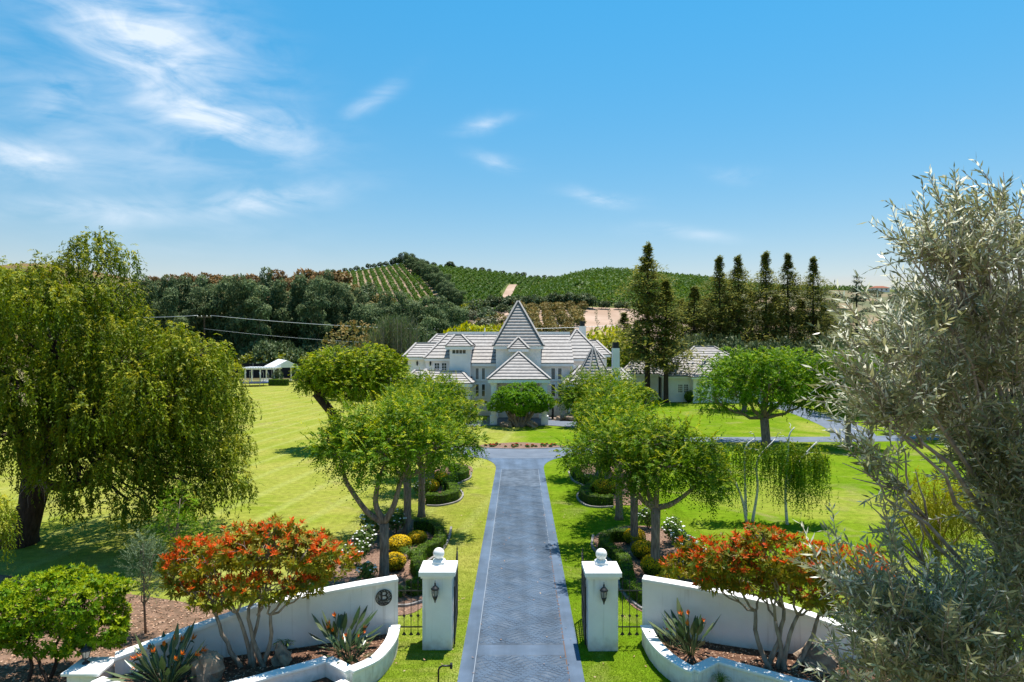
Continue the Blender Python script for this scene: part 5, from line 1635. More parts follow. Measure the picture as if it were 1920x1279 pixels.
# ------------------------------------------------------------------ boulders
def boulder(loc, s, label, seed, m='rock', group='boulders'):
    r_ = np.random.default_rng(seed)
    n, q = 14, 9
    vs = []
    off = r_.normal(size=3) * 5
    for i in range(q + 1):
        for k in range(n):
            th = math.pi * i / q; ph = 2 * math.pi * k / n
            u = np.array([math.sin(th) * math.cos(ph), math.sin(th) * math.sin(ph), math.cos(th)])
            rr = 1 + 0.10 * math.floor(3 * math.sin(2.3 * u[0] + 1.7 * u[2] + off[1])) / 3 + 0.22 * math.sin(3.1 * u[0] + off[0]) * math.cos(2.7 * u[1] + off[1]) + 0.14 * math.sin(5 * u[2] + 4 * u[0] + off[2]) + r_.normal() * 0.06 * (0 < i < q)
            vs.append((loc[0] + u[0] * s[0] * rr, loc[1] + u[1] * s[1] * rr, loc[2] + u[2] * s[2] * rr))
    fs = [(i * n + k, (i + 1) * n + k, (i + 1) * n + (k + 1) % n, i * n + (k + 1) % n) for i in range(q) for k in range(n)]
    mb = MB(); mb.add(vs, fs)
    o = mb.build('boulder', M[m])
    return tag(o, label, 'boulder', group)


boulder((-8.75, 19.55, 0.5), (0.42, 0.4, 0.6), 'pointed tan boulder beside the bird of paradise in the medallion planter', 3)
boulder((-6.95, 20.55, 0.42), (0.3, 0.3, 0.4), 'dark reddish boulder behind the red shrub stems', 5)
boulder((9.1, 20.35, 0.5), (0.65, 0.45, 0.42), 'large brown boulder beside the stems by the olive', 9)
boulder((0.05, 80.3, 0.5), (0.6, 0.5, 0.85), 'upright dark boulder against the island tree trunk', 12)
boulder((-0.75, 79.6, 0.2), (0.75, 0.5, 0.4), 'low brown boulder on the island, on the medallion side of the trunk', 15)
boulder((2.35, 79.4, 0.25), (0.65, 0.5, 0.45), 'reddish boulder on the island, on the turret side of the trunk', 17)
for i, (x, y, s) in enumerate(((6.6, 86.2, 0.6), (7.4, 85.6, 0.85), (5.9, 85.9, 0.5), (8.2, 85.2, 0.5), (-5.6, 83.5, 0.5))):
    boulder((x, y, s * 0.45), (s, s * 0.8, s * 0.8), ('small pale boulder next to the biggest one in the gravel by the porch', 'biggest pale boulder in the gravel by the porch', 'pale boulder at the porch end of the gravel', 'pale boulder at the turret end of the gravel', 'pale boulder by the tree fern at the front wing')[i], 30 + i)


# ------------------------------------------------------------------ hedges
def hedge(pts, w, h, label, lf=0.055, dens=900, mtl='hedge', name='box_hedge', group='clipped box hedges', z=0.5, bare=False):
    p = smooth_path([(*q, h) for q in pts], 6)
    c = p[len(p) // 2]
    t = thing(name, label, 'hedge', (c[0], c[1], 0), group)
    sweep(MB(), [(x, y, zz - 0.05) for x, y, zz in p], w - 0.1, -0.05).build('core', M['core'], t)
    q = np.array(p); seg = np.linalg.norm(np.diff(q[:, :2], axis=0), axis=1); L = seg.sum()
    n = int(dens * L * (w + 2 * h))
    cs = np.concatenate([[0], np.cumsum(seg)])
    s = rng.random(n) * L
    i = np.clip(np.searchsorted(cs, s) - 1, 0, len(seg) - 1)
    f = ((s - cs[i]) / seg[i])[:, None]
    base = q[i] * (1 - f) + q[i + 1] * f
    tg = (q[i + 1] - q[i]) / seg[i][:, None]; nr = np.stack([-tg[:, 1], tg[:, 0], np.zeros(n)], 1)
    u = rng.random(n) * (w + 2 * h)
    side = np.where(u < h, -1, np.where(u < 2 * h, 1, 0))
    off = np.where(side == 0, (u - 2 * h) - w / 2, side * w / 2)
    zz = np.where(side == 0, h, np.where(u < h, u, u - h))
    rr = np.clip(1 - 0.25 * (zz / h) ** 4 * (side != 0), 0.5, 1)
    lump = 0.035 * np.sin(s * 5.1) + 0.03 * np.sin(s * 11.3 + 1)
    P = base.copy(); P[:, 2] = zz + lump * (side == 0)
    P += nr * (off * rr + lump * side)[:, None] + rng.normal(size=(n, 3)) * 0.02
    # round off both ends
    O = nr * side[:, None] + UP * (side == 0)[:, None]
    pe = []
    for e, sgn in ((q[0], -1), (q[-1], 1)):
        ne = int(dens * w * h)
        tt = (q[1] - q[0]) / seg[0] if sgn < 0 else (q[-1] - q[-2]) / seg[-1]
        nn_ = np.array([-tt[1], tt[0], 0])
        pe.append((np.array([e[0], e[1], 0]) + nn_ * (rng.random((ne, 1)) - 0.5) * w + UP * rng.random((ne, 1)) * h, np.repeat((tt * np.array([1, 1, 0]) * sgn)[None], ne, 0)))
    P = np.concatenate([P] + [a for a, b in pe]); O = np.concatenate([O] + [b for a, b in pe])
    q_ = rv(len(P)); d = nrm(q_ - O * (q_ * O).sum(1, keepdims=True) * 0.7 + O * 0.3); S = nrm(np.cross(d, O + rv(len(P)) * 0.5))
    tip = (rng.random(len(P)) ** 2) * np.clip(0.25 + O[:, 2], 0, 1) * 0.9
    crown(t, [(P, d, S, lf * rng.uniform(0.7, 1.2, len(P)), 0.35 * lf, rng.random(len(P)), tip)], L_[mtl], 'foliage')
    return t


Gh = lambda pts, z=0.25: [G(px, py, z)[:2] for px, py in pts]
hedge(Gh([(778, 984), (810, 986), (826, 1002), (820, 1022), (792, 1036), (782, 1056), (790, 1078), (792, 1096), (768, 1104)]), 0.50, 0.55, 'serpentine box hedge round the near bed on the medallion side')
hedge(Gh([(800, 935), (830, 935), (852, 927), (848, 915), (838, 906), (852, 897), (870, 890), (866, 881), (846, 876)]), 0.62, 0.6, 'serpentine box hedge round the far bed on the open-lawn side')
hedge(Gh([(1180, 1004), (1148, 1004), (1134, 1012), (1136, 1026), (1156, 1040), (1172, 1058), (1176, 1082), (1184, 1104), (1214, 1124)]), 0.50, 0.55, 'serpentine box hedge round the near bed behind the far gate pillar')
hedge(Gh([(1078, 882), (1086, 894), (1104, 900), (1118, 906), (1108, 916), (1096, 924), (1104, 935), (1128, 939), (1146, 938)]), 0.62, 0.6, 'serpentine box hedge round the far bed on the greener lawn')
for px_, lb in (((846, 989), (842, 1008), (828, 1034), (800, 1056), (797, 1075), (808, 1096), (806, 1120), (770, 1135), (735, 1137)), 'grey concrete edging curving along the near hedge on the medallion side'), (((884, 886), (880, 897), (856, 909), (868, 926), (858, 940), (826, 948), (800, 948)), 'grey concrete edging along the far hedge on the open-lawn side'), (((1112, 1004), (1112, 1028), (1144, 1052), (1156, 1082), (1166, 1108), (1200, 1140), (1225, 1146)), 'grey concrete edging curving along the hedge behind the far pillar'), (((1066, 884), (1074, 900), (1094, 912), (1082, 930), (1096, 946), (1120, 951), (1150, 950)), 'grey concrete edging along the far hedge on the greener lawn'):
    o = MB(); sweep(o, smooth_path([(*G(*q), 0.10) for q in px_], 6), 0.11, -0.05)
    tag(o.build('bed_edging', M['kerb']), lb, 'edging', 'concrete bed edgings')


# ------------------------------------------------------------------ yellow-tipped clipped balls, roses, strap-leaved clumps
def ball_bush(loc, r, h, label, mtl='yellow', lf=0.06, n=2200, name='yellow_bush', cat='bush', group='yellow tipped clipped bushes'):
    t = thing(name, label, cat, loc, group)
    b = [(loc[0], loc[1], h * 0.52, r, r, h * 0.5)]
    MB().lathe((loc[0], loc[1], 0), [(r * 0.5, 0.0), (r * 0.82, h * 0.25), (r * 0.85, h * 0.55), (r * 0.6, h * 0.85), (0.02, h * 0.93)], 12).build('core', M['core'], t)
    P, O = shell(b, n, 0.92)
    P[:, :2] = np.array(loc[:2]) + (P[:, :2] - np.array(loc[:2])) * 1.03
    q_ = rv(len(P)); d = nrm(q_ - O * (q_ * O).sum(1, keepdims=True) * 0.8 + O * 0.35); S = nrm(np.cross(d, O + rv(len(P)) * 0.35))
    tip = np.clip(O[:, 2] * 1.8 + 0.15, 0, 1) * rng.uniform(0.6, 1, len(P))
    crown(t, [(P, d, S, lf * rng.uniform(0.7, 1.2, len(P)), 0.4 * lf, rng.random(len(P)), tip)], L_[mtl], 'foliage')
    return t


YB = ball_bush((*G(739, 1068), 0), 0.5, 0.75, 'yellow topped ball bush hard against the first avenue trunk on the medallion side')
for (px_, py_, sc, lb) in ((749, 1033, 1.12, 'biggest yellow topped bush, behind the strap leaves on the medallion side'), (782, 1018, 0.95, 'yellow topped bush inside the bend of the hedge on the medallion side'), (806, 922, 1.2, 'yellow bush at the front of the far bed on the open-lawn side'), (824, 908, 1.25, 'tall yellow bush at the back of the far bed on the open-lawn side'),
                           (1207, 1046, 1.1, 'wide yellow topped bush behind the first avenue trunk on the greener side'), (1226, 1078, 1.08, 'yellow topped bush right behind the first trunk on the greener side'), (1250, 1108, 1.0, 'yellow bush peeping over the wall without a medallion'), (1190, 1020, 1.05, 'shaded yellow bush by the second trunk on the greener side'),
                           (1130, 926, 1.3, 'yellow bush at the front of the far bed on the greener lawn'), (1151, 922, 1.35, 'largest yellow bush of the far bed on the greener lawn'), (1140, 903, 1.2, 'yellow bush at the back of the far bed on the greener lawn')):
    dup(YB, (*G(px_, py_), 0), rnd.uniform(0, 6), (sc, sc, sc * rnd.uniform(0.85, 1.05)), lb)


def rose(loc, label):
    t = thing('rose_bush', label, 'rose bush', loc, 'white flowering rose bushes')
    B = [(loc[0], loc[1], 0.6, 0.5, 0.5, 0.42), (loc[0] + 0.25, loc[1] + 0.1, 0.8, 0.35, 0.35, 0.3), (loc[0] - 0.3, loc[1], 0.7, 0.3, 0.3, 0.3)]
    mb = MB()
    for k in range(7):
        u = rv(1)[0]
        mb.tube(bez((loc[0], loc[1], 0), (loc[0] + u[0] * 0.4, loc[1] + u[1] * 0.4, 0.8), (0, 0, 0.05), 4, 0.02), 0.012, 4)
    mb.build('stems', M['darkbark'], t)
    P, O = shell(B, 330, 0.3); crown(t, [rosette(P, O, 6, 0.085, 0.028, 0.3, 0.3)], L_['rose'], 'foliage')
    P, O = shell(B, 60, 0.97); k = (O[:, 2] > -0.1); P, O = P[k][:34], O[k][:34]
    fl = MB()
    for p, o_ in zip(P, O):
        r_ = rnd.uniform(0.035, 0.06)
        fl.lathe((p[0], p[1], p[2]), [(0.01, -r_ * 0.6), (r_ * 0.8, -r_ * 0.2), (r_, r_ * 0.25), (r_ * 0.5, r_ * 0.55), (0.005, r_ * 0.5)], 6)
    fl.build('blossoms', M['petal'], t)
    return t


RS = rose((*G(668, 1060), 0), 'white rose bush nearest the red shrub on the medallion side')
for (px_, py_, sc, lb) in ((684, 1034, 1.1, 'white rose bush in full bloom at the lawn edge of the near bed'), (698, 1008, 1.2, 'white rose bush at the back of the medallion side bed'), (742, 1000, 1.15, 'shaded rose bush behind the first avenue trunk on the medallion side'), (688, 1096, 0.9, 'sparse rose bush just behind the medallion wall'), (790, 930, 1.0, 'rose bush at the end of the far bed on the open-lawn side'),
                           (1262, 1018, 1.15, 'white rose bush at the back of the bed on the greener side'), (1284, 1046, 1.15, 'white rose bush in the middle of the bed on the greener side'), (1296, 1084, 1.2, 'white rose bush against the red shrub on the greener side'), (1216, 992, 1.1, 'white rose bush between the first two trunks on the greener side'), (1300, 1066, 1.1, 'leafy rose bush at the lawn edge on the greener side')):
    dup(RS, (*G(px_, py_), 0), rnd.uniform(0, 6), sc, lb)


def strap(loc, label, r=0.45, n=60, h=0.5, name='strap_leaved_clump', lw=0.016):
    t = thing(name, label, 'plant', loc, 'strap leaved clumps')
    P0 = np.repeat(np.array([loc]), n, 0) + rng.normal(size=(n, 3)) * np.array([0.06, 0.06, 0]) * (r / 0.45)
    an = rng.uniform(0, 6.28, n); out = np.stack([np.cos(an), np.sin(an), np.zeros(n)], 1)
    parts = []
    m = 5
    reach = rng.uniform(0.5, 1, n)[:, None] * r; hh = rng.uniform(0.6, 1, n)[:, None] * h
    pos = [P0 + out * reach * s ** 1.3 + UP * hh * (1.9 * s - 1.25 * s * s) for s in np.linspace(0, 1, m + 1)]
    for i in range(m):
        v = pos[i + 1] - pos[i]; Lg = np.linalg.norm(v, axis=1)
        d = v / Lg[:, None]; S = nrm(np.cross(d, UP + rv(n) * 0.2))
        parts.append((pos[i] - d * 0.02, d, S, Lg * 1.5, np.full(n, lw), rng.random(n), np.full(n, 0.1 + 0.12 * i)))
    crown(t, parts, L_['blade'], 'leaves')
    return t


ST = strap((*G(770, 1046), 0), 'strap leaved clump beside the biggest yellow bush', 0.6, 70, 0.75)
for (px_, py_, z_, sc, lb) in ((700, 1129, 0, 0.8, 'strap leaved clump along the foot of the hedge behind the railing'), (722, 1122, 0, 0.95, 'strap leaved clump at the base of the first avenue trunk'), (750, 1118, 0, 0.9, 'strap leaved clump at the hedge end beside the railing'), (534, 1216, 0.3, 0.7, 'bright green strap leaved clump at the foot of the medallion wall'), (1352, 1281, 0.16, 0.5, 'tiny strap leaved tuft in front of the planter without a medallion')):
    dup(ST, (*G(px_, py_, z_), z_), rnd.uniform(0, 6), sc, lb)


# ------------------------------------------------------------------ birds of paradise: every leaf and flower its own piece
def bop_leaf(seed):
    r_ = random.Random(seed)
    n = 9
    vs = []; fs = []
    Lp, Lb = 0.75, 0.62
    bend = r_.uniform(0.10, 0.3)
    pts = []
    for i in range(n + 1):
        s = i / n
        z = s * (Lp + Lb)
        x = bend * s ** 2.2
        w = 0.014 if z < Lp else max(0.004, 0.085 * math.sin(math.pi * min(1, ((z - Lp) / Lb) ** 0.75 * 0.97 + 0.03)))
        fold = w * 0.45
        vs += [(x + fold, -w, z), (x, 0, z - 0.01), (x + fold, w, z)]
    for i in range(n):
        a = 3 * i
        fs += [(a, a + 1, a + 4, a + 3), (a + 1, a + 2, a + 5, a + 4)]
    me = bpy.data.meshes.new('leaf'); me.from_pydata(vs, [], fs)
    for an, v in (('rnd', r_.random()), ('tip', r_.choice((0, 0, 0.1, 0.5)))):
        at = me.attributes.new(an, 'FLOAT', 'POINT'); at.data.foreach_set('value', [v] * len(vs))
    me.materials.append(M['bop']); me.polygons.foreach_set('use_smooth', [True] * len(fs)); me.update()
    return me


BL = [bop_leaf(k) for k in range(8)]


def bop_flower():
    mb = MB()
    mb.tube([(0, 0, 0), (0.03, 0, 0.6), (0.08, 0, 1.1)], 0.012, 5, 0)
    mb.tube([(0.08, 0, 1.1), (0.17, 0, 1.12), (0.27, 0, 1.1)], [0.02, 0.022, 0.002], 5, 0)
    for k, (dx, dz, dy) in enumerate(((0.02, 0.2, 0.03), (0.09, 0.2, -0.03), (0.14, 0.15, 0.04), (-0.05, 0.17, -0.02))):
        b = (0.1, 0, 1.12)
        e = (0.1 + dx, dy, 1.12 + dz)
        m_ = (0.1 + dx * 0.5 + 0.02, dy * 0.5, 1.12 + dz * 0.5)
        mb.add([b, (m_[0], m_[1] + 0.035, m_[2]), e, (m_[0], m_[1] - 0.035, m_[2]), (m_[0] + 0.025, m_[1], m_[2])], [(0, 1, 4), (1, 2, 4), (2, 3, 4), (3, 0, 4)], 1)
    me_o = mb.build('flower', [M['bop'], M['orange']])
    me = me_o.data
    bpy.data.objects.remove(me_o)
    return me


BF = bop_flower()


def bird_of_paradise(loc, nl, nf, sc, spread, label):
    t = thing('bird_of_paradise', label, 'plant', loc, 'birds of paradise in the planters')
    for k in range(nl):
        o = link_mesh('leaf', BL[k % len(BL)], t)
        a = rnd.uniform(0, 6.283); tilt = spread * rnd.random() ** 0.7
        rr = rnd.uniform(0.02, 0.22) * sc
        o.location = (rr * math.cos(a), rr * math.sin(a), -0.05)
        o.rotation_euler = Euler((0, tilt, a), 'XYZ')
        s = sc * rnd.uniform(0.62, 1.1)
        o.scale = (s, s, s)
    for k in range(nf):
        o = link_mesh('flower', BF, t)
        a = rnd.uniform(0, 6.283); tilt = rnd.uniform(0.05, spread * 0.65)
        o.location = (0.12 * math.cos(a), 0.12 * math.sin(a), 0)
        o.rotation_euler = Euler((0, tilt, a), 'XYZ')
        s = sc * rnd.uniform(0.75, 0.95); o.scale = (s, s, s)
    return t


bird_of_paradise((-9.75, 19.25, 0.28), 62, 13, 1.15, 1.15, 'large dark bird of paradise nearest the white end pier, thick with orange flowers')
bird_of_paradise((-5.35, 21.35, 0.28), 46, 5, 1.0, 1.0, 'tall bird of paradise in the middle of the medallion planter')
bird_of_paradise((-4.85, 20.55, 0.28), 34, 4, 0.8, 1.05, 'shorter bird of paradise at the planter rim under the medallion')
bird_of_paradise((5.55, 21.2, 0.28), 34, 4, 1.12, 0.75, 'upright bird of paradise in the planter without a medallion')
bird_of_paradise((4.98, 21.55, 0.28), 24, 5, 0.58, 0.9, 'smallest bird of paradise, with a tuft of orange flowers at the planter end')

# ------------------------------------------------------------------ tree ferns by the house, island bedding plants
def tree_fern(loc, h, r, label):
    t = tree('tree_fern', label, 'tree fern', loc, 'tree ferns by the house')
    MB().tube([(loc[0], loc[1], -0.1), (loc[0] + 0.05, loc[1], h * 0.5), (loc[0], loc[1], h)], [0.16, 0.13, 0.15], 8, 0, 0.1).build('trunk', M['darkbark'], t)
    n = 22; an = np.linspace(0, 6.28, n, endpoint=False) + rng.random(n) * 0.2
    P = np.repeat(np.array([[loc[0], loc[1], h]]), n, 0); O = np.stack([np.cos(an), np.sin(an), np.full(n, 0.35)], 1)
    crown(t, [spray(P, nrm(O), r, 40, 0.34, 0.05, 0.45, 1.0, 0.1, 0.15, 0.9, 0.35, 0.3)], L_['lime'], 'fronds')


tree_fern((-4.5, 84.0, 0), 2.3, 2.0, 'lime green tree fern in front of the tall windows beside the front wing')
tree_fern((5.2, 87.6, 0), 2.0, 1.5, 'small tree fern beside the porch on the turret side')
t0 = thing('bedding_plant', 'red flowering bedding plants in the half moon bed', 'plant', (0.4, 64.6, 0), 'red bedding plants on the island')
P, O = shell([(0.4, 64.6, 0.14, 0.24, 0.24, 0.14)], 46, 0.5)
crown(t0, [rosette(P, O, 6, 0.11, 0.035, 0, 0.5)], L_['rose'], 'foliage')
fl = MB()
for k in range(7):
    a = rnd.uniform(0, 6.28); r_ = rnd.uniform(0, 0.2)
    fl.lathe((0.4 + r_ * math.cos(a), 64.6 + r_ * math.sin(a), 0.26 + rnd.uniform(0, .06)), [(0.005, 0), (0.06, 0.02), (0.04, 0.06), (0.003, 0.06)], 6)
fl.build('blossoms', M['redpetal'], t0)
for k in range(34):
    a = R(270 + rnd.uniform(-27, 27)); rr = RI - rnd.uniform(0.7, 2.2)
    dup(t0, (IC[0] + rr * math.cos(a), IC[1] + rr * math.sin(a), 0), rnd.uniform(0, 6), rnd.uniform(0.35, 0.8))
ball_bush((29.0, 110.9, 0), 0.95, 1.9, 'dark clipped round bush under the outbuilding window', 'hedge', 0.14, 1500, 'round_bush', 'bush', None)

# ------------------------------------------------------------------ the olive in the foreground
t = tree('olive_tree', 'silvery grey olive tree close by, filling the whole right edge of the picture', 'tree', (5.2, 6.3, 0))
OC = [  # clusters: pixel centre, half sizes, distance
    (1800, 395, 34, 60, 4.95, .7), (1848, 375, 26, 48, 5.0, .7), (1745, 400, 26, 40, 4.9, .35), (1790, 480, 62, 60, 4.9, 1), (1705, 462, 46, 32, 4.75, .7), (1745, 470, 50, 40, 4.85, 1), (1885, 470, 45, 55, 5.1, .9), (1820, 560, 90, 60, 5.1, 1),
    (1640, 640, 66, 46, 4.65, 1), (1720, 590, 62, 62, 4.9, .9), (1800, 650, 110, 80, 5.2, 1.2), (1585, 690, 40, 30, 4.55, .8), (1890, 600, 60, 90, 5.3, .9),
    (1640, 760, 60, 60, 4.65, 1), (1720, 740, 90, 80, 5.0, 1.1), (1835, 790, 100, 100, 5.3, 1.2), (1608, 850, 34, 46, 4.6, .7), (1650, 900, 30, 44, 4.7, .45), (1640, 990, 26, 40, 4.6, .35),
    (1870, 920, 70, 110, 5.1, 1.1), (1800, 870, 50, 36, 5.3, .6), (1880, 1080, 60, 110, 5.0, 1.1),
    (1790, 1150, 110, 80, 4.8, 1.3), (1700, 1170, 100, 70, 4.5, 1.2), (1620, 1120, 62, 50, 4.4, 1), (1545, 1080, 40, 36, 4.3, .3), (1610, 1215, 60, 46, 4.25, .7), (1740, 1245, 130, 60, 4.4, 1.3), (1870, 1240, 90, 70, 4.8, 1.1), (1560, 1262, 40, 26, 4.2, .4), (1640, 1060, 22, 60, 4.45, .2),
    (2020, 560, 90, 160, 5.4, 1.2), (2050, 850, 110, 180, 5.5, 1.3), (2040, 1150, 120, 150, 5.2, 1.3), (2120, 1000, 150, 260, 6.2, 1.2), (1900, 1400, 220, 110, 5.0, 1.2), (1650, 1360, 110, 60, 4.5, .6)]
TX, TY = 5.1, 6.0
tw_P = []; tw_O = []; tips = []
for (px_, py_, rx, ry, d_, dn) in OC:
    px_ += 20; c = np.array([X(px_, d_), d_, Z(py_, d_)]); rad = np.array([rx / F * d_, 0.42 * (rx + ry) / F * d_ + 0.12, ry / F * d_])
    n = max(6, int(48 * dn * (rx * ry) / 4200))
    u = rv(n) * (rng.random((n, 1)) ** 0.45)
    P = c + u * rad
    ax = np.array([TX, TY, 0]); o_ = P - ax; o_[:, 2] = 0
    O = nrm(nrm(o_) * 0.55 + u * 0.6 + UP * 0.45 + rv(n) * 0.35)
    tw_P.append(P - O * 0.22); tw_O.append(O); tips.append(c)
P = np.concatenate(tw_P); O = np.concatenate(tw_O)
n = len(P); m = 26
Lr = rng.uniform(0.30, 0.58, n)
s = np.linspace(0.1, 1, m)
cv = rv(n) * 0.14 + UP * 0.05
pos = P[:, None] + O[:, None] * (Lr[:, None] * s)[..., None] + cv[:, None] * (Lr[:, None] * s ** 2)[..., None]
T = nrm(O[:, None] + cv[:, None] * 2 * s[None, :, None])
e1 = nrm(np.cross(O, rv(n))); e2 = np.cross(O, e1)
k = np.arange(m); ang = (k // 2) * (math.pi / 2) * 1.0 + (k % 2) * math.pi
side = e1[:, None] * np.cos(ang)[None, :, None] + e2[:, None] * np.sin(ang)[None, :, None]
d = nrm(T * rng.uniform(0.5, 1.1, (n, m))[..., None] + side * 0.75 + rv(n, m) * 0.22)
S = nrm(np.cross(d, T + 0.7 * rv(n, m)))
Lf = 0.092 * rng.uniform(0.6, 1.25, (n, m)) * (1.1 - 0.35 * s)
f3 = lambda a: a.reshape(-1, 3)
tipv = np.clip(rng.random((n, m)) * 0.35 + (rng.random(n)[:, None] < 0.12) * 0.4, 0, 1)
crown(t, [(f3(pos), f3(d), f3(S), Lf.ravel(), Lf.ravel() * 0.105, rng.random(n * m), tipv.ravel())], L_['olive'])
mb = MB()
M['olivebark'] = mat('grey_olive_bark', (0.42, 0.37, 0.31), 0.9, (0.22, 0.19, 0.16), 9, 0.6, 30, 0.1)
for i in range(n):
    mb.tube([pos[i, 0] - O[i] * Lr[i] * 0.1, pos[i, m // 2], pos[i, -1]], [0.0048, 0.0038, 0.002], 3)
mb.build('twigs', M['olivebark'], t)
mb = MB()
mb.tube([(5.2, 6.3, -0.1), (5.1, 6.2, 1.5), (5.2, 6.1, 3.5), (4.9, 6.0, 5.5)], [0.5, 0.36, 0.32, 0.24], 12, 0, 0.12)
for c in tips:
    lo = min(max(c[2] - 1.6, 4.2), 8.2)
    st = np.array([4.9 - 0.12 * (lo - 4), 6.0 - 0.08 * (lo - 4), lo])
    mb.tube(bez(st, c, (0, 0, -0.12), 7, 0.035), [0.034, 0.030, 0.025, 0.02, 0.016, 0.012, 0.008, 0.004], 6)
    for k in range(5):
        u = rv(1)[0]
        mb.tube(bez(c - (c - st) * 0.2, c + u * 0.22, (0, 0, 0.02), 3, 0.015), [0.009, 0.007, 0.005, 0.002], 4)
for e in ((4.2, 5.5, 9.6), (4.6, 6.2, 9.0), (4.3, 5.6, 8.2)):
    mb.tube(bez((4.9, 6.0, 5.4), e, (0.1, 0, 0.1), 7, 0.04), [0.16, 0.14, 0.12, 0.09, 0.07, 0.05, 0.035, 0.02], 8)
mb.build('trunk', M['olivebark'], t, smooth=True)

# ================================================================== background
L_['euc'] = leaf_mat('eucalyptus_leaves', (0.026, 0.058, 0.024), (0.115, 0.172, 0.070), (0.21, 0.25, 0.11), 0.25, 0.6, 0.08, clump=0.12, var=0.22)
L_['redwood'] = leaf_mat('redwood_needles', (0.042, 0.080, 0.018), (0.220, 0.230, 0.044), (0.38, 0.32, 0.07), 0.32, 0.6, 0.05, clump=0.15, var=0.1)
L_['orchard'] = leaf_mat('orchard_leaves', (0.038, 0.100, 0.012), (0.085, 0.165, 0.020), (0.15, 0.22, 0.03), 0.25, 0.5, 0.1, clump=0.02, var=0.15)
L_['brown'] = leaf_mat('browning_leaves', (0.065, 0.090, 0.018), (0.145, 0.140, 0.035), (0.28, 0.19, 0.06), 0.2, 0.6, 0.15, clump=0.2, var=0.2)
L_['rust'] = leaf_mat('rusty_leaves', (0.10, 0.090, 0.030), (0.19, 0.125, 0.045), (0.29, 0.165, 0.065), 0.2, 0.6, 0.15, clump=0.1, var=0.2)
L_['reed'] = leaf_mat('giant_reed_leaves', (0.060, 0.110, 0.032), (0.125, 0.185, 0.055), (0.22, 0.22, 0.09), 0.25, 0.5, 0.25, clump=0.3)
L_['citrus'] = leaf_mat('citrus_leaves', (0.050, 0.10, 0.006), (0.13, 0.18, 0.008), (0.30, 0.30, 0.015), 0.3, 0.45, 0.3, clump=0.4)
L_['sage'] = leaf_mat('sage_scrub_leaves', (0.050, 0.075, 0.032), (0.105, 0.125, 0.062), (0.2, 0.19, 0.11), 0.15, 0.6, 0.15, clump=0.1)
L_['cedar'] = leaf_mat('blue_green_needles', (0.035, 0.075, 0.026), (0.07, 0.125, 0.045), (0.09, 0.13, 0.05), 0.2, 0.55, 0.2)
L_['windbreak'] = leaf_mat('windbreak_leaves', (0.030, 0.066, 0.022), (0.065, 0.115, 0.038), (0.13, 0.15, 0.06), 0.2, 0.55, 0.2, clump=0.1, var=0.18)

M['tan'] = mat('tan_tilled_soil', (0.43, 0.31, 0.235), 0.95, (0.33, 0.225, 0.16), 0.05, 0.5, 0.6, 0.05, detail=9)
M['hillsoil'] = mat('orchard_hillside', (0.075, 0.115, 0.024), 0.95, (0.145, 0.135, 0.05), 0.02, 0.6, 0.4, 0.05, detail=9)
M['browsoil'] = mat('pinkish_orchard_soil', (0.33, 0.235, 0.16), 0.95, (0.22, 0.17, 0.10), 0.03, 0.5, 0.5, 0.05, detail=9)
M['scrub'] = mat('dry_scrub_slope', (0.135, 0.14, 0.075), 0.95, (0.30, 0.21, 0.135), 0.035, 0.6, 0.4, 0.05, detail=10, lo=0.45, hi=0.68)
M['olivehill'] = mat('brushy_hillside', (0.085, 0.105, 0.035), 0.95, (0.20, 0.125, 0.06), 0.02, 0.6, 0.4, 0.05, detail=10)


def hill(name, prof, near, far, znear, m, p=0.9, rows=26, step=8, back=160, bump=0.012):
    """a slope of real size: rises from the distance near (level znear) to its crest at the distance far"""
    kx = [a for a, _ in prof]; ky = [b for _, b in prof]
    cols = np.arange(kx[0], kx[-1] + 1, step)
    crest = CAMH - (np.interp(cols, kx, ky) - 638) / F * far

    def zf(px, d):
        c = CAMH - (np.interp(px, kx, ky) - 638) / F * far
        t_ = np.clip((d - near) / (far - near), 0, 1)
        w_ = np.sin(px * 0.021 + d * 0.013) * np.sin(d * 0.021 + px * 0.008) * bump * (c - znear) * np.sin(math.pi * t_)
        return znear + (c - znear) * t_ ** p + w_
    ds = list(np.linspace(near, far, rows)) + [far + back * 0.4, far + back]
    vs = []
    for j, d in enumerate(ds):
        for i, px in enumerate(cols):
            if j < rows:
                z = float(zf(px, d))
            elif j == rows:
                z = float(znear + (crest[i] - znear) * 0.9)
            else:
                z = znear - 2
            vs.append(((px - 960) / F * d, d, z))
    nc = len(cols)
    fs = [(j * nc + i, j * nc + i + 1, (j + 1) * nc + i + 1, (j + 1) * nc + i) for j in range(len(ds) - 1) for i in range(nc - 1)]
    mb = MB(); mb.add(vs, fs)
    o = mb.build(name, m if isinstance(m, list) else [m], smooth=True)
    tag(o, kind='structure')
    return o, zf


oA, zA = hill('hill', [(380, 565), (470, 540), (520, 528), (600, 515), (660, 507), (720, 498), (758, 492), (800, 496), (850, 502), (930, 511), (1000, 521), (1060, 521), (1140, 530), (1260, 560)], 420, 900, 0, [M['hillsoil'], M['browsoil']], 0.95)
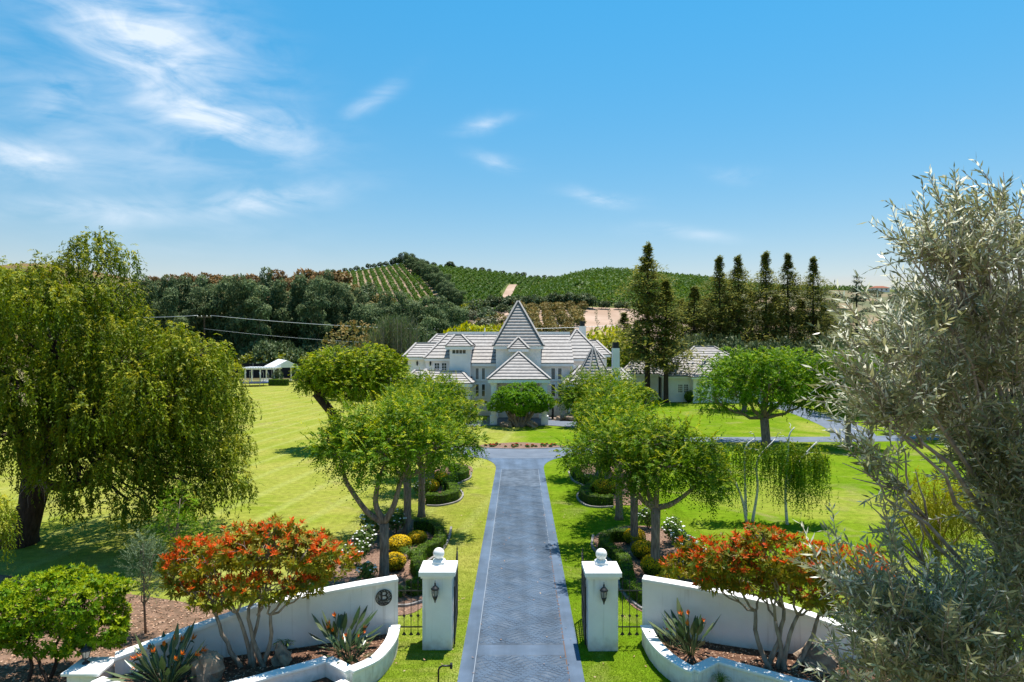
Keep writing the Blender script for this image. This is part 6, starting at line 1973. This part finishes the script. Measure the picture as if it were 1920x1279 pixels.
# the western half of the hill shows its bare soil between the rows
me = oA.data
mi = [1 if (poly.center.x < (758 + (880 - poly.center.y) * 0.28 - 960) / F * poly.center.y and poly.center.y < 890) else 0 for poly in me.polygons]
me.polygons.foreach_set('material_index', mi)
oB, zB = hill('hill', [(930, 582), (985, 550), (1045, 524), (1100, 511), (1140, 507), (1200, 512), (1330, 524), (1400, 545), (1470, 580)], 372, 640, 24, M['hillsoil'], 0.85)
oL, zL = hill('hill', [(-420, 515), (0, 520), (270, 530), (400, 532), (520, 530), (590, 524), (660, 534), (700, 548), (760, 590)], 300, 560, 0, M['olivehill'], 0.9)
hill('hill', [(-500, 498), (0, 496), (40, 492), (110, 494), (200, 512), (300, 530)], 700, 1200, 0, M['olivehill'], 0.9)
oR, zR = hill('hill', [(1300, 585), (1380, 552), (1450, 543), (1560, 543), (1640, 545), (1760, 549), (1920, 546), (2300, 540)], 240, 520, 0, M['scrub'], 0.8)
oR2, zR2 = hill('hill', [(1200, 540), (1330, 522), (1400, 530), (1480, 538), (1600, 539), (1750, 543), (2300, 530)], 540, 760, 20, M['hillsoil'], 0.9)
oF, zF = hill('field', [(850, 600), (910, 580), (990, 575), (1090, 574), (1180, 577), (1260, 596), (1330, 622)], 215, 372, 0, M['tan'], 1.0, 14)
# dirt road up the hill
mb = MB()
rp = []
for px_, d_ in ((938, 600), (946, 650), (953, 700), (958, 745), (962, 780)):
    rp.append(((px_ - 960) / F * d_, d_, float(zA(px_, d_)) + 0.9))
sweep(mb, smooth_path(rp, 4), 9.0, 0, dz0=0.5)
tag(mb.build('dirt_road', M['tan']), kind='structure')


def bake(parts):
    return [np.concatenate([np.broadcast_to(p[k], (len(p[0]),) + np.shape(p[k])[1:]) if np.ndim(p[k]) else np.full(len(p[0]), p[k]) for p in parts]) for k in range(7)]


def tiny_tree(r, h, n, lf):
    P, O = shell([(0, 0, h - r * 0.8, r, r, r * 0.8), (r * 0.3, 0.1, h - r * 0.5, r * 0.6, r * 0.6, r * 0.5)], n, 0.75)
    return bake([clump(P, O, lf, lf * 0.33, 0.1, 0.5, 0.5)])


def scatter(name, base, pts, mtl):
    """one mesh of many copies of a small tree: pts = (x, y, z, scale)"""
    out = [[] for _ in range(7)]
    for (x, y, z, s) in pts:
        a = rnd.uniform(0, 6.28); ca, sa = math.cos(a), math.sin(a)
        Rm = np.array([[ca, sa, 0], [-sa, ca, 0], [0, 0, 1.0]])
        vals = (base[0] @ Rm * s + np.array([x, y, z]), base[1] @ Rm, base[2] @ Rm, base[3] * s, base[4] * s, np.clip(base[5] * 0.7 + rnd.random() * 0.3, 0, 1), base[6])
        for k in range(7):
            out[k].append(vals[k])
    return leaves_mesh(name, [tuple(np.concatenate(o) for o in out)], mtl)


# orchard rows on the hills
pts = []
for X0 in np.arange(-330, 110, 6.4):                       # east part of the main hill: dense rows
    for d in np.arange(450, 895, 6.2):
        x = X0 + 0.10 * (d - 560) + (30 if d < 0 else 0)
        px = x / d * F + 960
        if 768 < px < 1052 and not (abs(px - np.interp(d, [600, 650, 700, 745, 780], [938, 946, 953, 958, 962])) < 5.5 + 3600 / d and 590 < d < 785):
            if px < 768 + (880 - d) * 0.285: continue
            pts.append((x + rnd.uniform(-.5, .5), d + rnd.uniform(-.6, .6), float(zA(px, d)) - 0.3, rnd.uniform(0.85, 1.25)))
for X0 in np.arange(-340, -10, 7.6):                       # west part: wide rows on bare soil
    for d in np.arange(450, 880, 5.0):
        x = X0 - 0.25 * (d - 600)
        px = x / d * F + 960
        if 560 < px < 752 + (880 - d) * 0.275:
            pts.append((x + rnd.uniform(-.5, .5), d + rnd.uniform(-.6, .6), float(zA(px, d)) - 0.3, rnd.uniform(0.85, 1.2)))
for i, X0 in enumerate(np.arange(-20, 210, 6.6)):          # the nearer hill
    for d in np.arange(396, 640, 6.4):
        x = X0 + (3.3 if int(d / 6.4) % 2 else 0)
        px = x / d * F + 960
        lim = np.interp(px, [960, 1045, 1140], [420, 400, 390])
        if 962 < px < 1345 and d > lim and not (1070 < px < 1100 and 470 < d < 500):
            pts.append((x + rnd.uniform(-.4, .4), d + rnd.uniform(-.4, .4), float(zB(px, d)) - 0.3, rnd.uniform(0.9, 1.2)))
for d in np.arange(560, 758, 7):
    for X0 in np.arange(150, 420, 7.0):
        px = X0 / d * F + 960
        if 1325 < px < 1640:
            pts.append((X0, d, float(zR2(px, d)) - 0.3, rnd.uniform(0.9, 1.2)))
pts.sort(key=lambda p: p[1])
near, far_ = pts[:300], pts[300:]
tb = tiny_tree(2.3, 4.0, 46, 1.7)
tme = leaves_mesh('orchard_tree', [tuple(tb)], L_['orchard'])
for (x, y, z, s) in near:
    o = link_mesh('orchard_tree', tme)
    o.location = (x, y, z); o.rotation_euler = (0, 0, rnd.uniform(0, 6)); o.scale = (s, s, s)
    tag(o, 'small round green orchard tree in the rows of the nearer hill', 'tree', 'orchard trees on the nearer hill')
tag(link_mesh('orchard', scatter('orchard', tiny_tree(2.3, 4.0, 30, 2.1), far_, L_['orchard'])), kind='stuff')


# ------------------------------------------------------------------ tree kinds used many times further off
def proto(name, label, blobs, fork, r, mtl, bark, parts, group, cat='tree'):
    t = thing(name, label, cat, (0, 0, 0), group)
    mb = MB(); mb.tube([(0, 0, -0.5), (0.1, 0, fork * 0.5), (0, 0, fork)], [r * 1.3, r, r * 0.8], 8, 0, 0.06)
    if blobs:
        limbs(mb, (0, 0, fork), blobs[:5], r * 0.45, r * 0.12, 2, 0, r * 0.4)
    mb.build('trunk', M[bark], t, smooth=True)
    crown(t, parts, L_[mtl])
    return t


def euc(seed, h, label):
    r_ = random.Random(seed)
    B = []
    for k in range(12):
        z = h * (0.22 + 0.70 * k / 11)
        w = h * (0.15 - 0.085 * abs(k / 11 - 0.45))
        B.append((r_.uniform(-0.09, 0.09) * h, r_.uniform(-0.08, 0.08) * h, z, w * r_.uniform(0.75, 1.15), w, h * 0.065))
    P, O = shell(B, 3600, 0.55)
    P2, O2 = shell(B, 500, 0.95); k2 = O2[:, 2] < 0.2
    return proto('eucalyptus_tree', label, B[3:], h * 0.3, h * 0.014, 'euc', 'palebark', [clump(P, O, h * 0.034, h * 0.009, 0.55, 0.5, 0.5), weep(P2[k2], O2[k2], h * 0.05, 4, h * 0.03, h * 0.007, 0.2, 0.4)], 'eucalyptus trees in the dark belt')


EL = 'tall dark grey green eucalyptus tree in the belt beyond the open lawn'
eucs = [euc(s, 30, EL) for s in (1, 2, 3)]
profE = [(265, 512), (300, 520), (330, 516), (360, 521), (400, 514), (430, 522), (462, 518), (490, 502), (515, 514), (545, 522), (575, 515), (605, 506), (630, 524), (655, 536), (685, 546), (715, 548), (745, 552), (775, 548), (805, 560), (835, 556), (862, 566)]
first = [True, True, True]


def put(protos, loc, rz, sc, label=None, group=None):
    i = rnd.randrange(len(protos))
    p = protos[i]
    if not p.get('_used'):
        p['_used'] = 1
        p.location = loc; p.rotation_euler = (0, 0, rz); p.scale = sc
        if label: p['label'] = label
        if group: p['group'] = group
        return p
    return dup(p, loc, rz, sc, label, group)


for k, px in enumerate(np.arange(268, 866, 12.5)):
    d = rnd.uniform(205, 255)
    top = np.interp(px, [a for a, _ in profE], [b for _, b in profE]) + (rnd.uniform(-8, 2) if k % 3 == 0 else rnd.uniform(4, 30))
    h = float(Z(top, d))
    w = 0.72 + rnd.uniform(-0.12, 0.2)
    put(eucs, (X(px, d), d, 0), rnd.uniform(0, 6.28), (w, w, h / 30 * 1.02))
for px in (-60, 20, 90, 150, 215, 248):
    d = rnd.uniform(230, 260)
    put(eucs, (X(px, d), d, 0), rnd.uniform(0, 6.28), (1, 1, float(Z(528, d)) / 30))
for px in (1660, 1720, 1790, 1860, 1930):
    d = rnd.uniform(190, 230)
    put(eucs, (X(px, d), d, 0), rnd.uniform(0, 6.28), (0.8, 0.8, float(Z(575 + rnd.uniform(-12, 14), d)) / 30), 'tall dark tree behind the olive at the far right')
# the windbreak coming down the main hill
WL = 'tall dark windbreak tree in the line down the main hill'
for k in range(34):
    u = k / 33
    px = 760 + 92 * u + rnd.uniform(-3, 3) + (8 if k % 2 else -6)
    d = 880 - 330 * u
    h = rnd.uniform(15, 20) + 6 * u
    o = put(eucs, (X(px, d), d, float(zA(px, d)) - 0.5), rnd.uniform(0, 6.28), (0.95, 0.95, h / 30), WL, 'windbreak trees on the main hill')
# understorey shrubs that close the belt at its foot
bushp = proto('scrub_bush', 'dark scrub bush at the foot of the eucalyptus belt', None, 1.0, 0.15, 'windbreak', 'darkbark', [clump(*shell([(0, 0, 2.6, 3.4, 3.0, 2.6), (2.2, 0, 2.0, 2.2, 2.2, 2.0), (-2.3, 0.3, 2.2, 2.2, 2.0, 2.0)], 1300, 0.7), 0.75, 0.24, 0.2, 0.6, 0.4)], 'scrub bushes under the belt', 'bush')
for k, px in enumerate(np.arange(270, 870, 19)):
    d = rnd.uniform(198, 212)
    s = rnd.uniform(1.3, 2.1)
    put([bushp], (X(px, d), d, -0.2), rnd.uniform(0, 6.28), (1.2, 1.2, s))

# round-crowned medium trees
def roundish(name, label, h, r, mtl, n, lf, group, bark='darkbark', seed=1):
    q = random.Random(seed)
    B = [(0, 0, h - r * 0.75, r, r, r * 0.75)] + [(q.uniform(-.6, .6) * r, q.uniform(-.6, .6) * r, h - r * q.uniform(0.5, 1.15), r * 0.6, r * 0.6, r * 0.5) for _ in range(5)]
    P, O = shell(B, n, 0.65)
    return proto(name, label, B, max(0.6, h - r * 1.5), 0.05 * r + 0.05, mtl, bark, [clump(P, O, lf, lf * 0.32, 0.1, 0.55, 0.6)], group)


rust = [roundish('rusty_tree', 'rust coloured tree on the ridge behind the eucalyptus belt', 9, 5, 'rust', 800, 1.5, 'rusty trees on the ridge', seed=s) for s in (4, 5)]
for px in (-40, 0, 30, 62, 95, 285, 318, 352, 385, 412, 440, 470, 520, 548, 570, 592, 612, 640):
    d = rnd.uniform(470, 545)
    s = rnd.uniform(1.1, 1.7)
    put(rust, (X(px, d), d, float(zL(px, d)) - 0.5), rnd.uniform(0, 6), (s, s, s))
ridge = [roundish('ridge_tree', 'dark green tree in the row along the hill crest', 8, 4, 'windbreak', 500, 1.6, 'trees along the hill crest', seed=s) for s in (6, 7)]
for px in list(np.arange(548, 756, 11)) + [738, 748, 752, 764] + list(np.arange(800, 1050, 13)) + [845, 848]:
    d = 896
    s = rnd.uniform(0.6, 1.0) * (1.35 if 735 < px < 770 else 1.0) * (1.5 if 843 < px < 850 else 1.0)
    put(ridge, (X(px, d), d, float(zA(px, d)) - 1), rnd.uniform(0, 6), (s, s, s))
for px in np.arange(290, 560, 17):
    d = 552
    s = rnd.uniform(0.6, 1.1)
    put(ridge, (X(px, d), d, float(zL(px, d)) - 1), rnd.uniform(0, 6), (s, s, s), 'dark green tree on the low ridge behind the belt', 'trees along the low ridge')
for k, px in enumerate(np.arange(914, 1118, 8.2)):
    d = 368 + rnd.uniform(-4, 3)
    s = rnd.uniform(0.75, 1.15)
    put(ridge, (X(px, d), d, float(zF(px, d)) - 0.5), rnd.uniform(0, 6), (s * 0.8, s * 0.8, s), 'dark green tree in the hedgerow at the foot of the nearer hill', 'hedgerow trees below the nearer hill')
for px in (1128, 1136, 1160, 1172):
    put(ridge, (X(px, 366), 366, float(zF(px, 366)) - 0.5), rnd.uniform(0, 6), (0.6, 0.6, 0.6), 'low dark tree at the top edge of the bare tilled field', 'trees at the field edge')
avo = [roundish('avocado_tree', 'brownish orchard tree in the grove beside the bare field', 5.2, 3.0, 'brown', 420, 1.0, 'brown orchard trees beside the field', seed=s) for s in (8, 9)]
for d in np.arange(232, 362, 7.2):
    for px in np.arange(975, 1110, F * 6.6 / d):
        if px > 1086 + (d - 300) * 0.12 + rnd.uniform(-6, 6): continue
        s = rnd.uniform(0.75, 1.15)
        put(avo, (X(px + rnd.uniform(-3, 3), d), d + rnd.uniform(-1, 1), float(zF(px, d)) - 0.2), rnd.uniform(0, 6), (s, s, s))
sap = tiny_tree(0.8, 1.5, 26, 0.6)
sme = leaves_mesh('field_sapling', [tuple(sap)], L_['windbreak'])
for d in np.arange(246, 358, 8.5):
    for px in np.arange(1094, 1250, F * 6.5 / d):
        if px < 1096 + (d - 300) * 0.12: continue
        o = link_mesh('field_sapling', sme); o.location = (X(px + rnd.uniform(-2, 2), d), d + rnd.uniform(-1, 1), float(zF(px, d)) - 0.1)
        s = rnd.uniform(0.6, 1.2); o.scale = (s, s, s); o.rotation_euler = (0, 0, rnd.uniform(0, 6))
        tag(o, 'newly planted sapling in the bare tilled field', 'sapling', 'saplings in the bare field')
mixed = [roundish('bush', 'green bush in the thicket at the foot of the hill', 6, 3.6, m_, 520, 1.1, 'bushes at the foot of the hill', seed=s) for m_, s in (('sage', 10), ('citrus', 11), ('windbreak', 12), ('brown', 13))]
for k in range(34):
    px = rnd.uniform(862, 985); d = rnd.uniform(255, 400)
    s = rnd.uniform(0.7, 1.5)
    zz = float(zF(px, d)) if d < 372 else float(zB(px, d))
    put(mixed, (X(px, d), d, zz - 0.4), rnd.uniform(0, 6), (s, s, s))
for k in range(70):
    px = rnd.uniform(565, 765); d = rnd.uniform(330, 556)
    s = rnd.uniform(0.8, 1.7)
    put(mixed[2:], (X(px, d), d, float(zL(px, d)) - 0.5), rnd.uniform(0, 6), (s, s, s), 'bush on the low flank between the belt and the orchard', 'bushes on the low flank')
scr = [roundish('slope_bush', 'grey green bush on the dry slope to the right', 3.0, 2.4, 'sage', 260, 0.9, 'bushes on the dry slope', seed=s) for s in (14, 15)]
for k in range(150):
    px = rnd.uniform(1440, 1960); d = rnd.uniform(300, 515)
    s = rnd.uniform(0.6, 1.9)
    put(scr, (X(px, d), d, float(zR(px, d)) - 0.4), rnd.uniform(0, 6), (s * 1.2, s, s * 0.8))

# trees right behind the house
hb = [roundish('garden_tree', 'green garden tree behind the house', 12, 6, 'lime', 1900, 1.0, 'garden trees behind the house', seed=s) for s in (16, 17)]
for px, d, top, w, lb in ((862, 132, 612, 0.75, 'green garden tree behind the left half of the long ridge'), (893, 128, 603, 0.8, 'lime green garden tree behind the vent pipe'), (925, 134, 606, 0.75, 'green garden tree behind the left edge of the spire'), (1128, 122, 611, 0.85, 'bright green garden tree between the two chimneys'), (1150, 128, 622, 0.7, 'low green garden tree right of the tall side chimney'), (1040, 150, 622, 0.6, 'low green garden tree behind the ridge right of the spire')):
    put(hb, (X(px, d), d, 0), rnd.uniform(0, 6), (w, w, float(Z(top, d)) / 12), lb)
for px, d, top in ((822, 150, 565), (845, 160, 560), (870, 175, 572), (800, 145, 590)):
    put(eucs, (X(px, d), d, 0), rnd.uniform(0, 6), (0.55, 0.55, float(Z(top, d)) / 30), 'slim dark eucalyptus standing behind the left end of the house')

# giant reed clump and the brown-flowered tree left of the house
t = thing('giant_reed_clump', 'tall grey green clump of giant reeds behind the left end of the house', 'reeds', (-20.5, 118, 0))
mb = MB()
n = 420
bx = rng.normal(size=n) * 2.6 - 20.5; by = 118 + rng.normal(size=n) * 1.6
hh = np.clip(13.4 - ((bx + 19.5) / 4.6) ** 2 * 2.2 + rng.normal(size=n) * 0.9, 4, 14)
for i in range(0, n, 2):
    mb.tube([(bx[i], by[i], -0.1), (bx[i] + rng.normal() * 0.3, by[i], hh[i])], [0.05, 0.025], 4)
mb.build('canes', M['palebark'], t)
ms = 22
zz = rng.random((n, ms)) ** 0.75 * hh[:, None]
P = np.stack([np.repeat(bx[:, None], ms, 1) + rng.normal(size=(n, ms)) * 0.15, np.repeat(by[:, None], ms, 1) + rng.normal(size=(n, ms)) * 0.15, zz], 2).reshape(-1, 3)
d = nrm(rv(len(P)) * np.array([1, 1, 0.3]) * 0.55 + UP * 0.7); S = nrm(np.cross(d, rv(len(P))))
crown(t, [(P, d, S, rng.uniform(0.7, 1.3, len(P)), 0.045, rng.random(len(P)), rng.random(len(P)) ** 4)], L_['reed'], 'leaves')
bt = [roundish('brown_flowered_tree', 'broad tree with brown flower heads left of the reed clump', 12, 6.5, 'brown', 2600, 0.8, None, seed=20)]
put(bt, (X(668, 128), 128, 0), 0.4, (1.0, 0.9, float(Z(597, 128)) / 12))
put(bt, (X(722, 122), 122, 0), 2.4, (0.7, 0.7, float(Z(622, 122)) / 12), 'smaller brown flowered tree in front of the reed clump')
mb_ = [roundish('hedge_tree', 'dull green shrub along the boundary behind the leaning tree', 8, 4.2, 'windbreak', 1100, 0.8, 'boundary shrubs', seed=22)]
for px, d, top in ((770, 112, 668), (745, 112, 662), (705, 116, 652), (655, 118, 650)):
    put(mb_, (X(px, d), d, 0), rnd.uniform(0, 6), (0.8, 0.8, float(Z(top, d)) / 8))

# citrus row and browning row beyond the court, box hedges and big bush at the lawn's end
cit = [roundish('citrus_tree', 'yellow green citrus tree in the row behind the court screen', 6.0, 3.6, 'citrus', 900, 0.7, 'citrus trees behind the court', seed=s) for s in (24, 25)]
for k, px in enumerate(np.arange(405, 640, 14)):
    d = rnd.uniform(196, 204)
    s = rnd.uniform(0.95, 1.15)
    put(cit, (X(px, d), d, 0), rnd.uniform(0, 6), (s, s, s * 1.05))
brn = [roundish('browning_tree', 'browning orchard tree behind the citrus row', 7.6, 3.2, 'brown', 800, 0.8, 'browning trees behind the citrus row', seed=s) for s in (26, 27)]
for k, px in enumerate(np.arange(412, 610, 19)):
    d = rnd.uniform(212, 220)
    s = rnd.uniform(0.9, 1.1)
    put(brn, (X(px, d), d, 0), rnd.uniform(0, 6), (s, s, s))
bb = roundish('garden_bush', 'big green bush beside the trampoline', 6.4, 3.4, 'lime', 2200, 0.45, None, seed=28)
bb.location = (X(437, 150), 150, 0); bb.scale = (0.75, 0.75, 0.85)
for px, d, top, lb in ((556, 158, 690, 'dark shrub beside the gazebo post'), (521, 158, 692, 'dark upright shrub between pergola and gazebo')):
    dup(mb_[0], (X(px, d), d, 0), rnd.uniform(0, 6), (0.32, 0.32, float(Z(top, d)) / 8), lb)
hedge([(X(421, 147), 147), (X(441, 147), 147)], 1.6, 1.45, 'short clipped box hedge block at the trampoline end of the lawn', 0.2, 90)
hedge([(X(506, 153), 153), (X(540, 153), 153)], 1.2, 1.35, 'long clipped box hedge block beside the trampoline', 0.2, 90)


# ------------------------------------------------------------------ redwoods
def redwood(seed, h, r, label, dens=1.0, bare=0.12):
    q = np.random.default_rng(seed)
    t = thing('redwood_tree', label, 'redwood', (0, 0, 0), 'tall redwoods behind the outbuilding')
    mb = MB()
    mb.tube([(0, 0, -0.3), (0, 0, h * 0.03), (0.05, 0, h * 0.5), (0, 0, h)], [h * 0.024, h * 0.018, h * 0.011, 0.02], 9, 0, 0.06)
    nb_ = int(360 * dens)
    u = bare + (1 - bare) * np.sort(q.random(nb_) ** 0.9)
    az_ = q.uniform(0, 6.28, nb_)
    lens = r * (1 - u) ** 0.62 * q.uniform(0.3, 1.45, nb_) * (0.8 + 0.3 * np.sin(u * 17 + seed)) * 1.2 * np.minimum(1, (1 - u) * 5 + 0.10) + 0.3
    dirs = np.stack([np.cos(az_), np.sin(az_), 0.35 * u - 0.22 + q.normal(size=nb_) * 0.08], 1)
    P = np.stack([np.zeros(nb_), np.zeros(nb_), u * h], 1)
    for i in range(0, nb_, 2):
        mb.tube([P[i], P[i] + dirs[i] * lens[i] * 0.8], [0.05, 0.015], 4)
    mb.build('trunk', M['redbark'], t, smooth=True)
    m = 30
    s = np.linspace(0.15, 1.0, m)
    pos = P[:, None] + dirs[:, None] * (lens[:, None] * s)[..., None] + q.normal(size=(nb_, m, 3)) * (0.16 + 0.12 * lens[:, None, None] * 0.3) - UP * (0.12 * lens[:, None] * s ** 2)[..., None]
    d = nrm(dirs[:, None] * 0.6 + rv(nb_, m) * np.array([0.9, 0.9, 0.45]) - UP * 0.12)
    S = nrm(np.cross(d, UP + 0.6 * rv(nb_, m)))
    Lf = h * 0.030 * q.uniform(0.6, 1.2, (nb_, m)) * (0.65 + 0.5 * (1 - u))[:, None]
    f3_ = lambda a: a.reshape(-1, 3)
    tip_ = np.clip(q.random((nb_, m)) ** 2 * 0.9 * np.clip(1.3 - u, 0, 1)[:, None], 0, 1)
    crown(t, [(f3_(pos), f3_(d), f3_(S), Lf.ravel(), Lf.ravel() * 0.17, q.random(nb_ * m), tip_.ravel())], L_['redwood'])
    return t


rw = redwood(1, 28, 7.0, 'tallest redwood, standing in front near the side chimney', 1.0, 0.27)
rw.location = (X(1214, 113), 113, 0); rw.scale = (1, 1, float(Z(457, 113)) / 28)
dup(rw, (X(1249, 111), 111, 0), 2.1, (0.85, 0.85, float(Z(524, 111)) / 28), 'shorter redwood in front of the outbuilding window wall')
rw2 = redwood(2, 28, 7.4, 'redwood with twin looking tops, first of the five beyond the outbuilding', 1.1, 0.05)
rw2.location = (X(1349, 150), 150, 0); rw2.scale = (1, 1, float(Z(479, 150)) / 28)
for px, d, top, w, lb in ((1384, 152, 479, 1.0, 'second redwood of the five beyond the outbuilding'), (1436, 154, 471, 1.05, 'middle redwood of the five beyond the outbuilding'), (1477, 155, 474, 1.0, 'fourth redwood of the five beyond the outbuilding'), (1525, 158, 480, 0.95, 'last redwood of the five, nearest the sparse cedar'),
                          (1302, 148, 535, 1.1, 'low bushy redwood behind the outbuilding ridge'), (1278, 152, 560, 1.0, 'lowest redwood behind the shorter front one'), (1410, 162, 545, 1.15, 'short redwood filling the gap between the second and middle ones'), (1455, 165, 550, 1.15, 'short redwood between the middle and fourth ones'), (1365, 160, 550, 1.15, 'short redwood between the first and second ones'), (1500, 160, 560, 1.1, 'short redwood between the fourth and last ones'), (1325, 156, 556, 1.2, 'low redwood just before the five'), (1545, 166, 566, 1.1, 'short redwood just past the last of the five'), (1170, 140, 585, 0.9, 'dark redwood behind the side chimney'), (1195, 132, 600, 0.9, 'low redwood behind the tallest one')):
    dup(rnd.choice((rw, rw2, rw2)), (X(px, d), d, 0), rnd.uniform(0, 6), (w, w, float(Z(top, d)) / 28), lb)
# sparse cedar
t = thing('cedar_tree', 'sparse blue green cedar beyond the last redwood', 'cedar', (X(1606, 150), 150, 0))
xc = X(1606, 150); hc = float(Z(515, 150))
mb = MB(); mb.tube([(xc, 150, -0.2), (xc, 150, hc * 0.5), (xc, 150, hc)], [0.4, 0.26, 0.03], 8)
nb_ = 80
u = 0.35 + 0.65 * rng.random(nb_); a = rng.uniform(0, 6.28, nb_)
ln = 4.8 * (1.05 - u) ** 0.75 * rng.uniform(0.6, 1.2, nb_) + 0.4
dr_ = np.stack([np.cos(a), np.sin(a), np.full(nb_, 0.18)], 1)
P = np.stack([np.full(nb_, xc), np.full(nb_, 150.0), u * hc], 1)
for i in range(nb_):
    mb.tube([P[i], P[i] + dr_[i] * ln[i]], [0.06, 0.015], 4)
mb.build('trunk', M['redbark'], t)
m = 26; s = np.linspace(0.2, 1, m)
pos = P[:, None] + dr_[:, None] * (ln[:, None] * s)[..., None] + rng.normal(size=(nb_, m, 3)) * np.array([0.25, 0.25, 0.12])
d = nrm(dr_[:, None] * 0.5 + rv(nb_, m) * np.array([1, 1, 0.3]) - UP * 0.15); S = nrm(np.cross(d, UP + 0.4 * rv(nb_, m)))
crown(t, [(pos.reshape(-1, 3), d.reshape(-1, 3), S.reshape(-1, 3), rng.uniform(0.35, 0.8, nb_ * m), 0.09, rng.random(nb_ * m), rng.random(nb_ * m) ** 3)], L_['cedar'])
for px, d, top, w in ((1660, 140, 600, 1.3), (1700, 150, 585, 1.4), (1760, 135, 590, 1.5), (1590, 150, 622, 1.1), (1630, 160, 615, 1.2), (1840, 130, 580, 1.5), (1900, 120, 585, 1.5), (1560, 150, 640, 1.0), (1520, 140, 655, 0.9)):
    put(mb_, (X(px, d), d, 0), rnd.uniform(0, 6), (w, w, float(Z(top, d)) / 8), 'dull green boundary tree beyond the service road', 'boundary trees on the right')
for px, d, top in ((1230, 126, 655), (1262, 130, 640), (1200, 122, 672), (1330, 134, 655)):
    put(mb_, (X(px, d), d, 0), rnd.uniform(0, 6), (0.7, 0.7, float(Z(top, d)) / 8), 'dark shrub between the redwood trunks', 'shrubs among the redwoods')

for px in np.arange(1285, 1660, 17):
    d = rnd.uniform(128, 146)
    put(mb_, (X(px, d), d, 0), rnd.uniform(0, 6), (0.75, 0.75, float(Z(rnd.uniform(622, 650), d)) / 8), 'green shrub in the row at the foot of the redwoods', 'shrub row below the redwoods')

# far house on the ridge at the right
t = thing('ridge_house', 'tiny pale house on the far ridge to the right', 'building', (X(1648, 520), 520, float(zR(1648, 518))))
zb = float(zR(1648, 518)) - 0.5; xb = X(1648, 520)
MB().box(xb - 6, xb + 6, 516, 524, zb, zb + 3.2).build('wall', M['hwall'], t)
rr_ = MB(); slope(rr_, (xb - 6.6, 515.4, zb + 3.2), (xb + 6.6, 515.4, zb + 3.2), (xb + 3, 520, zb + 5), (xb - 3, 520, zb + 5), 2); slope(rr_, (xb + 6.6, 524.6, zb + 3.2), (xb - 6.6, 524.6, zb + 3.2), (xb - 3, 520, zb + 5), (xb + 3, 520, zb + 5), 2)
slope(rr_, (xb - 6.6, 524.6, zb + 3.2), (xb - 6.6, 515.4, zb + 3.2), (xb - 3, 520, zb + 5), (xb - 3, 520, zb + 5), 2); slope(rr_, (xb + 6.6, 515.4, zb + 3.2), (xb + 6.6, 524.6, zb + 3.2), (xb + 3, 520, zb + 5), (xb + 3, 520, zb + 5), 2)
rr_.build('roof', [mat('terracotta_roof', (0.28, 0.10, 0.055), 0.9), M['tile_shadow']], t)
for i in (-3.5, 0, 3.5):
    MB().box(xb + i - 0.6, xb + i + 0.6, 515.9, 515.997, zb + 1.2, zb + 2.6).build('window', M['glass'], t)

# ------------------------------------------------------------------ power line
PD = 150
p0 = (X(383, PD), PD, float(Z(592, PD)))
t = thing('utility_pole', 'wooden utility pole with a crossarm rising out of the pepper tree', 'pole', (p0[0], p0[1], 0))
MB().tube([(p0[0], p0[1], -0.2), (p0[0], p0[1], p0[2] + 0.3)], [0.2, 0.14], 8).build('pole', M['darkbark'], t)
MB().beam((p0[0] - 1.6, PD, p0[2] - 0.1), (p0[0] + 1.6, PD, p0[2] - 0.1), 0.13, 0.14).build('crossarm', M['palebark'], t)
for dx in (-1.45, -0.6, 0.6, 1.45):
    MB().lathe((p0[0] + dx, PD, p0[2] - 0.03), [(0.05, 0), (0.11, 0.06), (0.07, 0.12), (0.11, 0.18), (0.03, 0.26)], 8).build('insulator', M['trim'], t)
p1 = (X(1236, 158), 158, float(Z(606, 158)))
t2 = thing('utility_pole', 'utility pole largely hidden among the redwoods', 'pole', (p1[0], p1[1], 0))
MB().tube([(p1[0], p1[1], -0.2), (p1[0], p1[1], p1[2] + 0.3)], [0.2, 0.14], 8).build('pole', M['darkbark'], t2)
MB().beam((p1[0] - 1.6, p1[1], p1[2] - 0.1), (p1[0] + 1.6, p1[1], p1[2] - 0.1), 0.13, 0.14).build('crossarm', M['palebark'], t2)
M['wire'] = mat('aluminium_power_line', (0.40, 0.43, 0.46), 0.4, None, metal=0.3)


def wire(a, b, sag, r, label):
    n = 30
    pts_ = [(a[0] + (b[0] - a[0]) * i / n, a[1] + (b[1] - a[1]) * i / n, a[2] + (b[2] - a[2]) * i / n - sag * 4 * (i / n) * (1 - i / n)) for i in range(n + 1)]
    o = MB(); o.tube(pts_, r, 5)
    tag(o.build('power_line', M['wire'], smooth=True), label, 'cable', 'power lines')


wire((p0[0] + 1.45, PD, p0[2] + 0.22), (p1[0] - 1.45, p1[1], p1[2] + 0.22), 2.2, 0.055, 'upper sagging power line crossing behind the house')
wire((p0[0] + 0.1, PD - 0.3, p0[2] - 2.7), (p1[0], p1[1] - 0.3, p1[2] - 3.2), 2.6, 0.028, 'lower thin power line against the dark eucalyptus belt')
wire((-105, 147, p0[2] + 0.9), (p0[0] - 1.45, PD, p0[2] + 0.22), 0.8, 0.055, 'short power line running left from the crossarm')
